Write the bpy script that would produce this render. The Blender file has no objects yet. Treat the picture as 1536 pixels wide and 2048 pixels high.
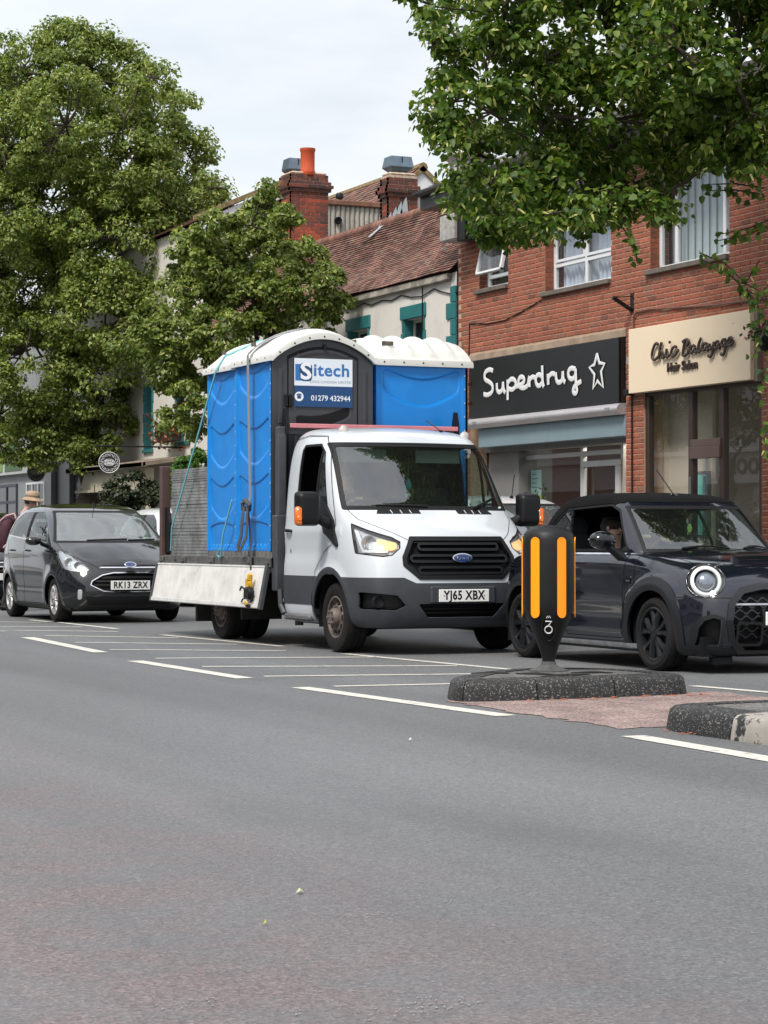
import bpy, bmesh, math, random
import numpy as np
from mathutils import Vector, Matrix
from mathutils.bvhtree import BVHTree
random.seed(7); np.random.seed(7)
SC = bpy.context.scene; COL = SC.collection
PI = math.pi
# ------------------------------------------------------------------ camera
# world: X across the road, Y along the road away from the camera, Z up; metres
YAW = math.radians(24.0); CAMH = 1.15; FOC = 4555.0; HOR = 1080.0
cs_, sn_ = math.cos(YAW), math.sin(YAW)
cam = bpy.data.cameras.new('camera'); camo = bpy.data.objects.new('camera', cam); COL.objects.link(camo)
cam.sensor_fit = 'HORIZONTAL'; cam.sensor_width = 36.0; cam.lens = FOC/1536*36.0
camo.location = (0, 0, CAMH)
pitch = math.atan((HOR-1024)/FOC)
camo.rotation_euler = (PI/2+pitch, 0, -YAW)
cam.clip_start = 0.1; cam.clip_end = 3000
SC.camera = camo
# ------------------------------------------------------------------ world
SUN_EL, SUN_AZ = math.radians(52), math.radians(236)   # azimuth clockwise from +Y
world = bpy.data.worlds.new('World'); SC.world = world; world.use_nodes = True
nt = world.node_tree; nt.nodes.clear()
def N(nt, t, **k):
    n = nt.nodes.new(t)
    for a, v in k.items():
        if a.startswith('i_'):
            n.inputs[a[2:].replace('_', ' ')].default_value = v
        else: setattr(n, a, v)
    return n
out = N(nt, 'ShaderNodeOutputWorld'); bg = N(nt, 'ShaderNodeBackground'); bg.inputs[1].default_value = 0.15
sky = N(nt, 'ShaderNodeTexSky', sky_type='NISHITA', sun_disc=False, sun_elevation=SUN_EL, sun_rotation=SUN_AZ, air_density=1.2, dust_density=3.0)
tc = N(nt, 'ShaderNodeTexCoord'); mp = N(nt, 'ShaderNodeMapping'); mp.inputs['Scale'].default_value = (1.6, 1.6, 5.0)
mp.inputs['Rotation'].default_value = (0.0, 0.25, 0.5)
n1 = N(nt, 'ShaderNodeTexNoise'); n1.inputs['Scale'].default_value = 2.6; n1.inputs['Detail'].default_value = 7; n1.inputs['Roughness'].default_value = 0.5
nt.links.new(tc.outputs['Generated'], mp.inputs['Vector']); nt.links.new(mp.outputs[0], n1.inputs['Vector'])
r1 = N(nt, 'ShaderNodeValToRGB'); r1.color_ramp.elements[0].position = .30; r1.color_ramp.elements[1].position = .66
r1.color_ramp.elements[0].color = (.66, .66, .66, 1); r1.color_ramp.elements[1].color = (.98, .98, .98, 1)
nt.links.new(n1.outputs[0], r1.inputs[0])
r2 = N(nt, 'ShaderNodeValToRGB'); r2.color_ramp.elements[0].position = .3; r2.color_ramp.elements[1].position = .7
r2.color_ramp.elements[0].color = (3.6, 3.85, 4.15, 1); r2.color_ramp.elements[1].color = (4.75, 4.82, 4.92, 1)
n2 = N(nt, 'ShaderNodeTexNoise'); n2.inputs['Scale'].default_value = 4.5; n2.inputs['Detail'].default_value = 5; n2.inputs['Roughness'].default_value = .55
nt.links.new(mp.outputs[0], n2.inputs['Vector']); nt.links.new(n2.outputs[0], r2.inputs[0])
# overcast sky: cloud layer brighter towards the zenith
sep = N(nt, 'ShaderNodeSeparateXYZ'); nt.links.new(tc.outputs['Generated'], sep.inputs[0])
ma = N(nt, 'ShaderNodeMapRange'); ma.inputs[1].default_value = 0; ma.inputs[2].default_value = 1; ma.inputs[3].default_value = 1.0; ma.inputs[4].default_value = 1.7
nt.links.new(sep.outputs['Z'], ma.inputs[0])
vm = N(nt, 'ShaderNodeVectorMath', operation='SCALE'); nt.links.new(r2.outputs[0], vm.inputs[0]); nt.links.new(ma.outputs[0], vm.inputs['Scale'])
mx = N(nt, 'ShaderNodeMix', data_type='RGBA'); nt.links.new(r1.outputs[0], mx.inputs[0])
nt.links.new(sky.outputs[0], mx.inputs[6]); nt.links.new(vm.outputs[0], mx.inputs[7])
nt.links.new(mx.outputs[2], bg.inputs[0]); nt.links.new(bg.outputs[0], out.inputs[0])
sl = bpy.data.lights.new('sun', 'SUN'); sl.energy = 2.8; sl.angle = math.radians(14); sl.color = (1, .95, .88)
so = bpy.data.objects.new('sun', sl); COL.objects.link(so)
sd = Vector((math.sin(SUN_AZ)*math.cos(SUN_EL), math.cos(SUN_AZ)*math.cos(SUN_EL), math.sin(SUN_EL)))
so.rotation_euler = sd.to_track_quat('Z', 'Y').to_euler(); so.location = sd*60
SC.view_settings.view_transform = 'Standard'; SC.view_settings.look = 'None'
SC.view_settings.exposure = 0.42; SC.view_settings.gamma = 1.0; SC.view_settings.use_curve_mapping = False
SC.render.engine = 'CYCLES'
SC.cycles.max_bounces = 8; SC.cycles.transparent_max_bounces = 16; SC.cycles.use_denoising = True
SC.cycles.caustics_reflective = False; SC.cycles.caustics_refractive = False

# ------------------------------------------------------------------ survey helpers (photo ray meets a real plane)
def _ray(px, py):
    l = (px-768)/FOC; return (l*cs_+sn_, cs_-l*sn_, (HOR-py)/FOC)
def onX(px, py, X):
    r = _ray(px, py); t = X/r[0]; return Vector((X, t*r[1], CAMH+t*r[2]))
def onY(px, py, Y):
    r = _ray(px, py); t = Y/r[1]; return Vector((t*r[0], Y, CAMH+t*r[2]))
def onZ(px, py, z=0.0):
    r = _ray(px, py); t = (z-CAMH)/r[2]; return Vector((t*r[0], t*r[1], z))

# ------------------------------------------------------------------ materials
MATS = {}
def mat(name, col=(.5, .5, .5), rough=.6, metal=0.0, spec=.5, noise=None, bump=None, coat=0.0, attr=None, dirt=None, emit=None, ior=1.5):
    """noise=(scale, amount[,detail]); bump=(scale,strength,dist); dirt=(scale,(r,g,b),lo,hi); attr=list of colours chosen by attribute 'v'"""
    if name in MATS: return MATS[name]
    m = bpy.data.materials.new(name); m.use_nodes = True; MATS[name] = m
    t = m.node_tree; b = t.nodes['Principled BSDF']; L = t.links.new
    b.inputs['Base Color'].default_value = (*col, 1); b.inputs['Roughness'].default_value = rough
    b.inputs['Metallic'].default_value = metal; b.inputs['Specular IOR Level'].default_value = spec; b.inputs['IOR'].default_value = ior
    b.inputs['Coat Weight'].default_value = coat; b.inputs['Coat Roughness'].default_value = .03
    geo = N(t, 'ShaderNodeTexCoord'); cur = None
    if attr:
        a = N(t, 'ShaderNodeAttribute', attribute_name='v'); r = N(t, 'ShaderNodeValToRGB')
        r.color_ramp.interpolation = 'LINEAR'
        el = r.color_ramp.elements
        while len(el) < len(attr): el.new(.5)
        for i, c in enumerate(attr): el[i].position = i/(len(attr)-1); el[i].color = (*c, 1)
        L(a.outputs['Fac'], r.inputs[0]); cur = r.outputs[0]
    if noise:
        n = N(t, 'ShaderNodeTexNoise'); n.inputs['Scale'].default_value = noise[0]; n.inputs['Detail'].default_value = noise[2] if len(noise) > 2 else 5
        L(geo.outputs['Object'], n.inputs['Vector'])
        mr = N(t, 'ShaderNodeMapRange'); mr.inputs[1].default_value = .3; mr.inputs[2].default_value = .7
        mr.inputs[3].default_value = 1-noise[1]; mr.inputs[4].default_value = 1+noise[1]; L(n.outputs[0], mr.inputs[0])
        v = N(t, 'ShaderNodeVectorMath', operation='SCALE')
        if cur: L(cur, v.inputs[0])
        else: v.inputs[0].default_value = col
        L(mr.outputs[0], v.inputs['Scale']); cur = v.outputs[0]
    if dirt:
        n = N(t, 'ShaderNodeTexNoise'); n.inputs['Scale'].default_value = dirt[0]; n.inputs['Detail'].default_value = 8; n.inputs['Roughness'].default_value = .65
        L(geo.outputs['Object'], n.inputs['Vector'])
        mr = N(t, 'ShaderNodeMapRange'); mr.inputs[1].default_value = dirt[2]; mr.inputs[2].default_value = dirt[3]; L(n.outputs[0], mr.inputs[0])
        x = N(t, 'ShaderNodeMix', data_type='RGBA'); L(mr.outputs[0], x.inputs[0])
        if cur: L(cur, x.inputs[6])
        else: x.inputs[6].default_value = (*col, 1)
        x.inputs[7].default_value = (*dirt[1], 1); cur = x.outputs[2]
    if cur: L(cur, b.inputs['Base Color'])
    if bump:
        n = N(t, 'ShaderNodeTexNoise'); n.inputs['Scale'].default_value = bump[0]; n.inputs['Detail'].default_value = 4
        L(geo.outputs['Object'], n.inputs['Vector'])
        bp = N(t, 'ShaderNodeBump'); bp.inputs['Strength'].default_value = bump[1]; bp.inputs['Distance'].default_value = bump[2] if len(bump) > 2 else .01
        L(n.outputs[0], bp.inputs['Height']); L(bp.outputs[0], b.inputs['Normal'])
    if emit:
        b.inputs['Emission Color'].default_value = (*emit[0], 1); b.inputs['Emission Strength'].default_value = emit[1]
    return m
def glass(name, tint=(.55, .66, .62), ior=1.9, rough=.0, film=(.5, .5, .5), film_amt=.04):
    if name in MATS: return MATS[name]
    m = bpy.data.materials.new(name); m.use_nodes = True; MATS[name] = m
    t = m.node_tree; t.nodes.clear(); L = t.links.new
    o = N(t, 'ShaderNodeOutputMaterial'); tr = N(t, 'ShaderNodeBsdfTransparent'); tr.inputs[0].default_value = (*tint, 1)
    gl = N(t, 'ShaderNodeBsdfGlossy'); gl.inputs['Roughness'].default_value = rough
    df = N(t, 'ShaderNodeBsdfDiffuse'); df.inputs[0].default_value = (*film, 1)
    m1 = N(t, 'ShaderNodeMixShader'); m1.inputs[0].default_value = film_amt; L(tr.outputs[0], m1.inputs[1]); L(df.outputs[0], m1.inputs[2])
    fr = N(t, 'ShaderNodeFresnel'); ge = N(t, 'ShaderNodeNewGeometry'); ir = N(t, 'ShaderNodeMapRange'); ir.inputs[3].default_value = ior; ir.inputs[4].default_value = 1/ior; L(ge.outputs['Backfacing'], ir.inputs[0]); L(ir.outputs[0], fr.inputs[0])
    m2 = N(t, 'ShaderNodeMixShader'); L(fr.outputs[0], m2.inputs[0]); L(m1.outputs[0], m2.inputs[1]); L(gl.outputs[0], m2.inputs[2])
    L(m2.outputs[0], o.inputs[0]); return m

# ------------------------------------------------------------------ objects
def tag(o, label=None, cat=None, group=None, kind=None):
    if label: o['label'] = label
    if cat: o['category'] = cat
    if group: o['group'] = group
    if kind: o['kind'] = kind
    return o
def empty(name, loc=(0, 0, 0), rz=0.0, label=None, cat=None, group=None):
    o = bpy.data.objects.new(name, None); COL.objects.link(o); o.location = loc; o.rotation_euler = (0, 0, rz)
    o.empty_display_size = .1
    return tag(o, label, cat, group)
def link(name, me, m=None, parent=None, kind=None):
    o = bpy.data.objects.new(name, me); COL.objects.link(o)
    if m is not None and not me.materials: me.materials.append(m)
    if parent: o.parent = parent
    if kind: o['kind'] = kind
    return o
class MB:
    """collects faces and links them as ONE mesh"""
    def __init__(s): s.v = []; s.f = []; s.a = []; s.m = []; s.mi = 0; s.val = .5
    def add(s, vs, fs):
        b = len(s.v); s.v.extend([tuple(p) for p in vs]); s.f.extend([tuple(b+i for i in f) for f in fs])
        s.a.extend([s.val]*len(fs)); s.m.extend([s.mi]*len(fs)); return s
    def box(s, x0, x1, y0, y1, z0, z1, M=None, c=0.0):
        x0, x1 = min(x0, x1), max(x0, x1); y0, y1 = min(y0, y1), max(y0, y1); z0, z1 = min(z0, z1), max(z0, z1)
        c = min(c, (x1-x0)*.45, (y1-y0)*.45, (z1-z0)*.45)
        if c <= 0:
            v = [(x, y, z) for x in (x0, x1) for y in (y0, y1) for z in (z0, z1)]
            f = [(0, 1, 3, 2), (4, 6, 7, 5), (0, 4, 5, 1), (2, 3, 7, 6), (0, 2, 6, 4), (1, 5, 7, 3)]
        else:
            v = []; idx = {}
            for i, (x, sx) in enumerate(((x0, 1), (x1, -1))):
                for j, (y, sy) in enumerate(((y0, 1), (y1, -1))):
                    for k, (z, sz) in enumerate(((z0, 1), (z1, -1))):
                        for a in range(3):
                            p = [x+sx*c, y+sy*c, z+sz*c]; p[a] = (x, y, z)[a]
                            idx[i, j, k, a] = len(v); v.append(tuple(p))
            I = idx; f = []
            for i in (0, 1):
                q = (I[i, 0, 0, 0], I[i, 0, 1, 0], I[i, 1, 1, 0], I[i, 1, 0, 0]); f.append(q if i == 0 else q[::-1])
                q = (I[0, i, 0, 1], I[1, i, 0, 1], I[1, i, 1, 1], I[0, i, 1, 1]); f.append(q if i == 0 else q[::-1])
                q = (I[0, 0, i, 2], I[0, 1, i, 2], I[1, 1, i, 2], I[1, 0, i, 2]); f.append(q if i == 0 else q[::-1])
            for i in (0, 1):
                for j in (0, 1):
                    f.append((I[i, j, 0, 0], I[i, j, 1, 0], I[i, j, 1, 1], I[i, j, 0, 1]) if i == j else (I[i, j, 0, 1], I[i, j, 1, 1], I[i, j, 1, 0], I[i, j, 0, 0]))
                    f.append((I[i, 0, j, 2], I[i, 1, j, 2], I[i, 1, j, 0], I[i, 0, j, 0]) if i == j else (I[i, 0, j, 0], I[i, 1, j, 0], I[i, 1, j, 2], I[i, 0, j, 2]))
                    f.append((I[0, i, j, 1], I[1, i, j, 1], I[1, i, j, 2], I[0, i, j, 2]) if i == j else (I[0, i, j, 2], I[1, i, j, 2], I[1, i, j, 1], I[0, i, j, 1]))
                    for k in (0, 1):
                        t = (I[i, j, k, 0], I[i, j, k, 1], I[i, j, k, 2]); f.append(t if (i+j+k) % 2 == 0 else t[::-1])
        if M is not None: v = [M @ Vector(p) for p in v]
        return s.add(v, f)
    def tube(s, pts, r, n=8, cap=True, sq=None):
        pts = [Vector(p) for p in pts]; K = len(pts); rs = r if isinstance(r, (list, tuple)) else [r]*K
        ring = []; up = Vector((0, 0, 1)); vs = []
        prev = None
        for i in range(K):
            t = (pts[min(i+1, K-1)]-pts[max(i-1, 0)]).normalized()
            if prev is None:
                a = up.cross(t)
                if a.length < .1: a = Vector((1, 0, 0)).cross(t)
                if a.length < .1: a = Vector((0, 1, 0)).cross(t)
            else: a = prev-t*prev.dot(t)
            a.normalize(); b = t.cross(a); prev = a
            for k in range(n):
                th = 2*PI*k/n; o = a*math.cos(th)*rs[i]+b*math.sin(th)*rs[i]
                if sq is not None: o = o-sq[0]*o.dot(sq[0])*(1-sq[1])
                vs.append(pts[i]+o)
        fs = [(i*n+k, i*n+(k+1) % n, (i+1)*n+(k+1) % n, (i+1)*n+k) for i in range(K-1) for k in range(n)]
        if cap: fs += [tuple(range(n))[::-1], tuple((K-1)*n+k for k in range(n))]
        return s.add(vs, fs)
    def cyl(s, p, q, r, n=16): return s.tube([p, q], r, n)
    def lathe(s, prof, n=32, M=None, closed=False):
        """prof: (radius, height) about local z"""
        vs = []; K = len(prof)
        for r, h in prof:
            for k in range(n):
                th = 2*PI*k/n; vs.append((r*math.cos(th), r*math.sin(th), h))
        if M is not None: vs = [M @ Vector(p) for p in vs]
        fs = [(i*n+k, i*n+(k+1) % n, ((i+1) % K)*n+(k+1) % n, ((i+1) % K)*n+k) for i in range(K if closed else K-1) for k in range(n)]
        return s.add(vs, fs)
    def prism(s, pts, a, b, ax='z'):
        """polygon extruded between a and b along axis ax; pts given in the two other axes in order (x,y),(x,z) or (y,z)"""
        def P(p, h): return {'z': (p[0], p[1], h), 'y': (p[0], h, p[1]), 'x': (h, p[0], p[1])}[ax]
        n = len(pts); vs = [P(p, a) for p in pts]+[P(p, b) for p in pts]
        fs = [tuple(range(n)), tuple(range(n, 2*n))[::-1]]+[(i, n+i, n+(i+1) % n, (i+1) % n) for i in range(n)]
        return s.add(vs, fs)
    def ribbon(s, pts, w, nrm, th=.004):
        """flat strap through pts, width w, lying across normal nrm"""
        pts = [Vector(p) for p in pts]; vs = []; K = len(pts); nrm = Vector(nrm).normalized()
        for i in range(K):
            t = (pts[min(i+1, K-1)]-pts[max(i-1, 0)]).normalized(); a = nrm.cross(t).normalized()*w/2
            b = t.cross(a).normalized()*th/2
            vs += [pts[i]-a-b, pts[i]+a-b, pts[i]+a+b, pts[i]-a+b]
        fs = [(i*4+k, i*4+(k+1) % 4, i*4+4+(k+1) % 4, i*4+4+k) for i in range(K-1) for k in range(4)]+[(3, 2, 1, 0), tuple((K-1)*4+k for k in range(4))]
        return s.add(vs, fs)
    def mesh(s, name, mats, smooth=None):
        me = bpy.data.meshes.new(name); me.from_pydata(s.v, [], s.f)
        for m in (mats if isinstance(mats, (list, tuple)) else [mats]): me.materials.append(m)
        if s.mi or any(s.m): me.polygons.foreach_set('material_index', s.m)
        if len(set(s.a)) > 1 or s.a and s.a[0] != .5:
            at = me.attributes.new('v', 'FLOAT', 'FACE'); at.data.foreach_set('value', s.a)
        bm = bmesh.new(); bm.from_mesh(me); bmesh.ops.recalc_face_normals(bm, faces=bm.faces); bm.to_mesh(me); bm.free()
        if smooth is not None: me.shade_smooth(); me.set_sharp_from_angle(angle=math.radians(smooth))
        return me
    def build(s, name, mats, parent=None, smooth=None, kind=None):
        return link(name, s.mesh(name, mats, smooth), None, parent, kind)
def quickmesh(name, V, F, m=None, parent=None, val=None, Nrm=None, kind=None, obj=True):
    """numpy verts (n,3), faces (m,k) all the same size"""
    me = bpy.data.meshes.new(name); V = np.asarray(V, np.float32); F = np.asarray(F, np.int32); k = F.shape[1]
    me.vertices.add(len(V)); me.vertices.foreach_set('co', V.ravel())
    me.loops.add(F.size); me.loops.foreach_set('vertex_index', F.ravel())
    me.polygons.add(len(F)); me.polygons.foreach_set('loop_start', np.arange(0, F.size, k, dtype=np.int32))
    if val is not None:
        at = me.attributes.new('v', 'FLOAT', 'FACE'); at.data.foreach_set('value', np.asarray(val, np.float32))
    me.update(calc_edges=True)
    if Nrm is not None:
        me.shade_smooth(); me.normals_split_custom_set_from_vertices([tuple(n) for n in Nrm.tolist()])
    if m is not None: me.materials.append(m)
    return link(name, me, None, parent, kind) if obj else me
def text(name, s, size, m, parent, M, ext=.002, bold=0.0, sx=1.0, sp=1.0, align='CENTER'):
    c = bpy.data.curves.new('t', 'FONT'); c.body = s; c.size = size; c.extrude = ext; c.offset = bold; c.space_character = sp
    c.align_x = align; c.align_y = 'CENTER'; c.resolution_u = 3
    o = bpy.data.objects.new('t', c); COL.objects.link(o)
    dg = bpy.context.evaluated_depsgraph_get(); dg.update()
    me = bpy.data.meshes.new_from_object(o.evaluated_get(dg)); bpy.data.objects.remove(o); bpy.data.curves.remove(c)
    me.transform(M @ Matrix.Diagonal((sx, 1, 1, 1))); me.materials.clear(); me.materials.append(m); me.name = name
    return link(name, me, None, parent)
def frame(o, ux, uz):
    """matrix whose x axis is ux, y axis is uz, z axis = ux x uz, origin o"""
    ux = Vector(ux).normalized(); uy = Vector(uz).normalized(); n = ux.cross(uy)
    return Matrix(((ux.x, uy.x, n.x, o[0]), (ux.y, uy.y, n.y, o[1]), (ux.z, uy.z, n.z, o[2]), (0, 0, 0, 1)))
FACX = lambda o: frame(o, (0, -1, 0), (0, 0, 1))      # writing on a wall that faces -X
VEHF = lambda o: frame(o, (0, 1, 0), (0, 0, 1))       # writing on a vehicle's nose (local +x)
def copy_tree(o, parent=None, loc=None):
    c = o.copy(); COL.objects.link(c); c.parent = parent
    if loc is not None: c.location = loc
    for ch in list(o.children): copy_tree(ch, c)
    return c
# ------------------------------------------------------------------ materials used widely
M_ = dict(
 white_paint=mat('white_van_paint', (.53, .56, .59), .3, coat=.6, noise=(1.5, .03), dirt=(2.2, (.55, .54, .52), .62, 1.0)),
 clad=mat('grey_bumper_plastic', (.042, .046, .053), .55, spec=.3, bump=(300, .12, .002), noise=(6, .12)),
 black=mat('black_plastic', (.007, .007, .008), .45, spec=.28), rubber=mat('rubber_seal', (.008, .008, .009), .6, spec=.25),
 tyre=mat('tyre_rubber', (.014, .0135, .0135), .85, spec=.2, bump=(60, .3, .004), noise=(5, .25)), dark=mat('dark_lining', (.010, .010, .011), .9, spec=.1),
 seat=mat('seat_fabric', (.035, .036, .042), .9), chrome=mat('chrome', (.75, .76, .78), .12, 1.0), steel=mat('galvanised_steel', (.42, .43, .44), .45, .7, noise=(14, .2)),
 rim_steel=mat('dirty_steel_wheel', (.16, .13, .115), .6, .5, noise=(20, .35)), rim_black=mat('black_alloy', (.02, .021, .024), .28, .4), rim_silver=mat('silver_alloy', (.55, .54, .53), .32, .8, noise=(15, .2)),
 lens=glass('lamp_lens', (.92, .94, .95), 1.7, .02), reflector=mat('lamp_reflector', (.52, .54, .56), .42, .5, noise=(45, .25), bump=(45, .4, .01)),
 amber=mat('amber_lens', (.85, .17, .01), .15, coat=1.0), amber_clear=mat('amber_bulb_glow', (.95, .55, .22), .25, emit=((1, .5, .15), .35)),
 plate=mat('number_plate', (.78, .78, .76), .35), ink=mat('plate_ink', (.01, .01, .012), .4),
 blue_badge=mat('badge_blue', (.01, .035, .14), .15, coat=1.0), skin=mat('skin', (.55, .32, .24), .55), white=mat('white_gloss', (.68, .69, .7), .35),
 wscreen=glass('windscreen_glass', (.50, .60, .56), 2.45, .0, (.55, .6, .6), .010), sideglass=glass('side_window_glass', (.70, .80, .78), 1.9, .0, (.4, .45, .45), .02),
)
# ------------------------------------------------------------------ free-form shells
def subsurf(V, F, lvl):
    me = bpy.data.meshes.new('cage'); me.from_pydata(V, [], F)
    bm = bmesh.new(); bm.from_mesh(me); bmesh.ops.recalc_face_normals(bm, faces=bm.faces); bmesh.ops.triangulate(bm, faces=[]) ; bm.to_mesh(me); bm.free()
    o = bpy.data.objects.new('cage', me); COL.objects.link(o); md = o.modifiers.new('s', 'SUBSURF'); md.levels = md.render_levels = lvl
    dg = bpy.context.evaluated_depsgraph_get(); dg.update(); e = o.evaluated_get(dg).to_mesh()
    e.calc_loop_triangles()
    v = np.empty(len(e.vertices)*3); e.vertices.foreach_get('co', v); t = np.empty(len(e.loop_triangles)*3, np.int32); e.loop_triangles.foreach_get('vertices', t)
    bpy.data.objects.remove(o); bpy.data.meshes.remove(me)
    return v.reshape(-1, 3), t.reshape(-1, 3)
class Shell:
    def __init__(s, V, T, Nn=None):
        s.V, s.T = V, T; s.N = Nn if Nn is not None else s.normals()
    def normals(s):
        a, b, c = s.V[s.T[:, 0]], s.V[s.T[:, 1]], s.V[s.T[:, 2]]; n = np.cross(b-a, c-a); N_ = np.zeros_like(s.V)
        for k in range(3): np.add.at(N_, s.T[:, k], n)
        return N_/np.maximum(np.linalg.norm(N_, axis=1, keepdims=True), 1e-12)
    def keep(s, f, sign=-1):
        """keep the part where sign*f > 0 (default: f < 0), cut exactly along f = 0"""
        d = f(s.V)*sign; T = s.T; ins = d[T] > 0; cnt = ins.sum(1)
        full = T[cnt == 3]; V, Nn = s.V, s.N; newT = [full]
        ed = {}; 
        m1 = T[cnt == 1]; i1 = ins[cnt == 1]; m2 = T[cnt == 2]; i2 = ins[cnt == 2]
        def roll(M, I, val):
            k = np.argmax(I == val, axis=1); idx = (k[:, None]+np.arange(3)[None, :]) % 3
            return np.take_along_axis(M, idx, 1)
        A = roll(m1, i1, True) if len(m1) else np.zeros((0, 3), int); B = roll(m2, i2, False) if len(m2) else np.zeros((0, 3), int)
        E = np.concatenate([A[:, [0, 1]], A[:, [0, 2]], B[:, [0, 1]], B[:, [0, 2]]]) if len(A)+len(B) else np.zeros((0, 2), int)
        if len(E):
            Es = np.sort(E, 1); u, inv = np.unique(Es, axis=0, return_inverse=True); inv = inv.ravel()
            da, db = d[u[:, 0]], d[u[:, 1]]; t = (da/(da-db))[:, None]
            nv = V[u[:, 0]]*(1-t)+V[u[:, 1]]*t; nn = Nn[u[:, 0]]*(1-t)+Nn[u[:, 1]]*t; nn /= np.maximum(np.linalg.norm(nn, axis=1, keepdims=True), 1e-9)
            b = len(V); V = np.concatenate([V, nv]); Nn = np.concatenate([Nn, nn]); a, bb = len(A), len(B)
            e01, e02, g01, g02 = inv[:a]+b, inv[a:2*a]+b, inv[2*a:2*a+bb]+b, inv[2*a+bb:]+b
            newT += [np.stack([A[:, 0], e01, e02], 1), np.stack([g01, B[:, 1], B[:, 2]], 1), np.stack([g01, B[:, 2], g02], 1)]
        T = np.concatenate(newT); used, inv = np.unique(T, return_inverse=True)
        return Shell(V[used], inv.reshape(-1, 3), Nn[used])
    def off(s, d): return Shell(s.V+s.N*d, s.T, s.N)
    SIDED = {'side_window', 'quarter_glass', 'window_bar', 'window_seal', 'door_pillar', 'quarter_bar'}
    def halves(s): return [h for h in (s.keep(lambda V: V[:, 1]), s.keep(lambda V: -V[:, 1])) if len(h.T)]
    def obj(s, name, m, parent, flip=False, kind=None):
        if name in s.SIDED and len(s.T):
            h = s.halves()
            if len(h) > 1: return [q.obj(name, m, parent, flip) for q in h][0]
        if not len(s.T): return None
        return quickmesh(name, s.V, s.T[:, ::-1] if flip else s.T, m, parent, Nrm=-s.N if flip else s.N, kind=kind)
    def thick(s, name, m, parent, d):
        """closed plate: outer face plus rim going d inwards"""
        if name in s.SIDED:
            h = s.halves()
            if len(h) > 1: return [q.thick(name, m, parent, d) for q in h][0]
        e = np.concatenate([s.T[:, [0, 1]], s.T[:, [1, 2]], s.T[:, [2, 0]]]); es = np.sort(e, 1)
        u, idx, c = np.unique(es, axis=0, return_index=True, return_counts=True); be = e[idx[c == 1]]
        n = len(s.V); V = np.concatenate([s.V, s.V[be[:, 0]], s.V[be[:, 1]], s.V[be[:, 0]]-s.N[be[:, 0]]*d, s.V[be[:, 1]]-s.N[be[:, 1]]*d])
        k = len(be); i = np.arange(k)+n; t = np.concatenate([s.T, np.stack([i+k, i, i+2*k], 1), np.stack([i+k, i+2*k, i+3*k], 1)])
        fn = np.cross(s.V[be[:, 1]]-s.V[be[:, 0]], -s.N[be[:, 0]]); fn = -fn/np.maximum(np.linalg.norm(fn, axis=1, keepdims=True), 1e-9)
        NN = np.concatenate([s.N, fn, fn, fn, fn])
        return quickmesh(name, V, t, m, parent, Nrm=NN)
    def seam(s, name, fields, w, m, parent, mask=None, lift=.0015):
        vs, fs = [], []; b = 0
        for f in fields:
            d = f(s.V); T = s.T; sg = d[T] > 0; c = sg.sum(1); M = (c == 1) | (c == 2); T = T[M]; sg = sg[M]
            if not len(T): continue
            odd = np.where(sg.sum(1) == 1, np.argmax(sg, 1), np.argmin(sg, 1)); idx = (odd[:, None]+np.arange(3)) % 3; T = np.take_along_axis(T, idx, 1)
            def cut(a, bb):
                t = (d[a]/(d[a]-d[bb]))[:, None]; return s.V[a]*(1-t)+s.V[bb]*t
            p, q = cut(T[:, 0], T[:, 1]), cut(T[:, 0], T[:, 2]); n = s.N[T[:, 0]]
            if mask is not None:
                k = mask((p+q)/2) < 0; p, q, n = p[k], q[k], n[k]
            e = q-p; l = np.linalg.norm(e, axis=1, keepdims=True); k = (l[:, 0] > 1e-7); p, q, n, e, l = p[k], q[k], n[k], e[k], l[k]
            e /= l; s2 = np.cross(n, e)*w/2; p = p-e*w*.2+n*lift; q = q+e*w*.2+n*lift
            K = len(p); vs += [np.concatenate([p-s2, q-s2, q+s2, p+s2])]; i = np.arange(K)+b; fs.append(np.stack([i, i+K, i+2*K, i+3*K], 1)); b += 4*K
        if vs: return quickmesh(name, np.concatenate(vs), np.concatenate(fs), m, parent)
def sdf(poly, u, v, r=0.0):
    """signed distance to polygon (negative inside), corners rounded by r"""
    P = np.asarray(poly, float); d = np.full(u.shape, 1e9); ins = np.zeros(u.shape, bool); n = len(P)
    for i in range(n):
        a, b = P[i], P[(i+1) % n]; e = b-a; wx, wy = u-a[0], v-a[1]
        t = np.clip((wx*e[0]+wy*e[1])/max(e@e, 1e-12), 0, 1); d = np.minimum(d, np.hypot(wx-t*e[0], wy-t*e[1]))
        c = ((a[1] <= v) & (b[1] > v)) | ((b[1] <= v) & (a[1] > v))
        if abs(e[1]) > 1e-12: ins ^= c & (u < a[0]+(v-a[1])/e[1]*e[0])
    return np.where(ins, -d, d)-r
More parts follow.
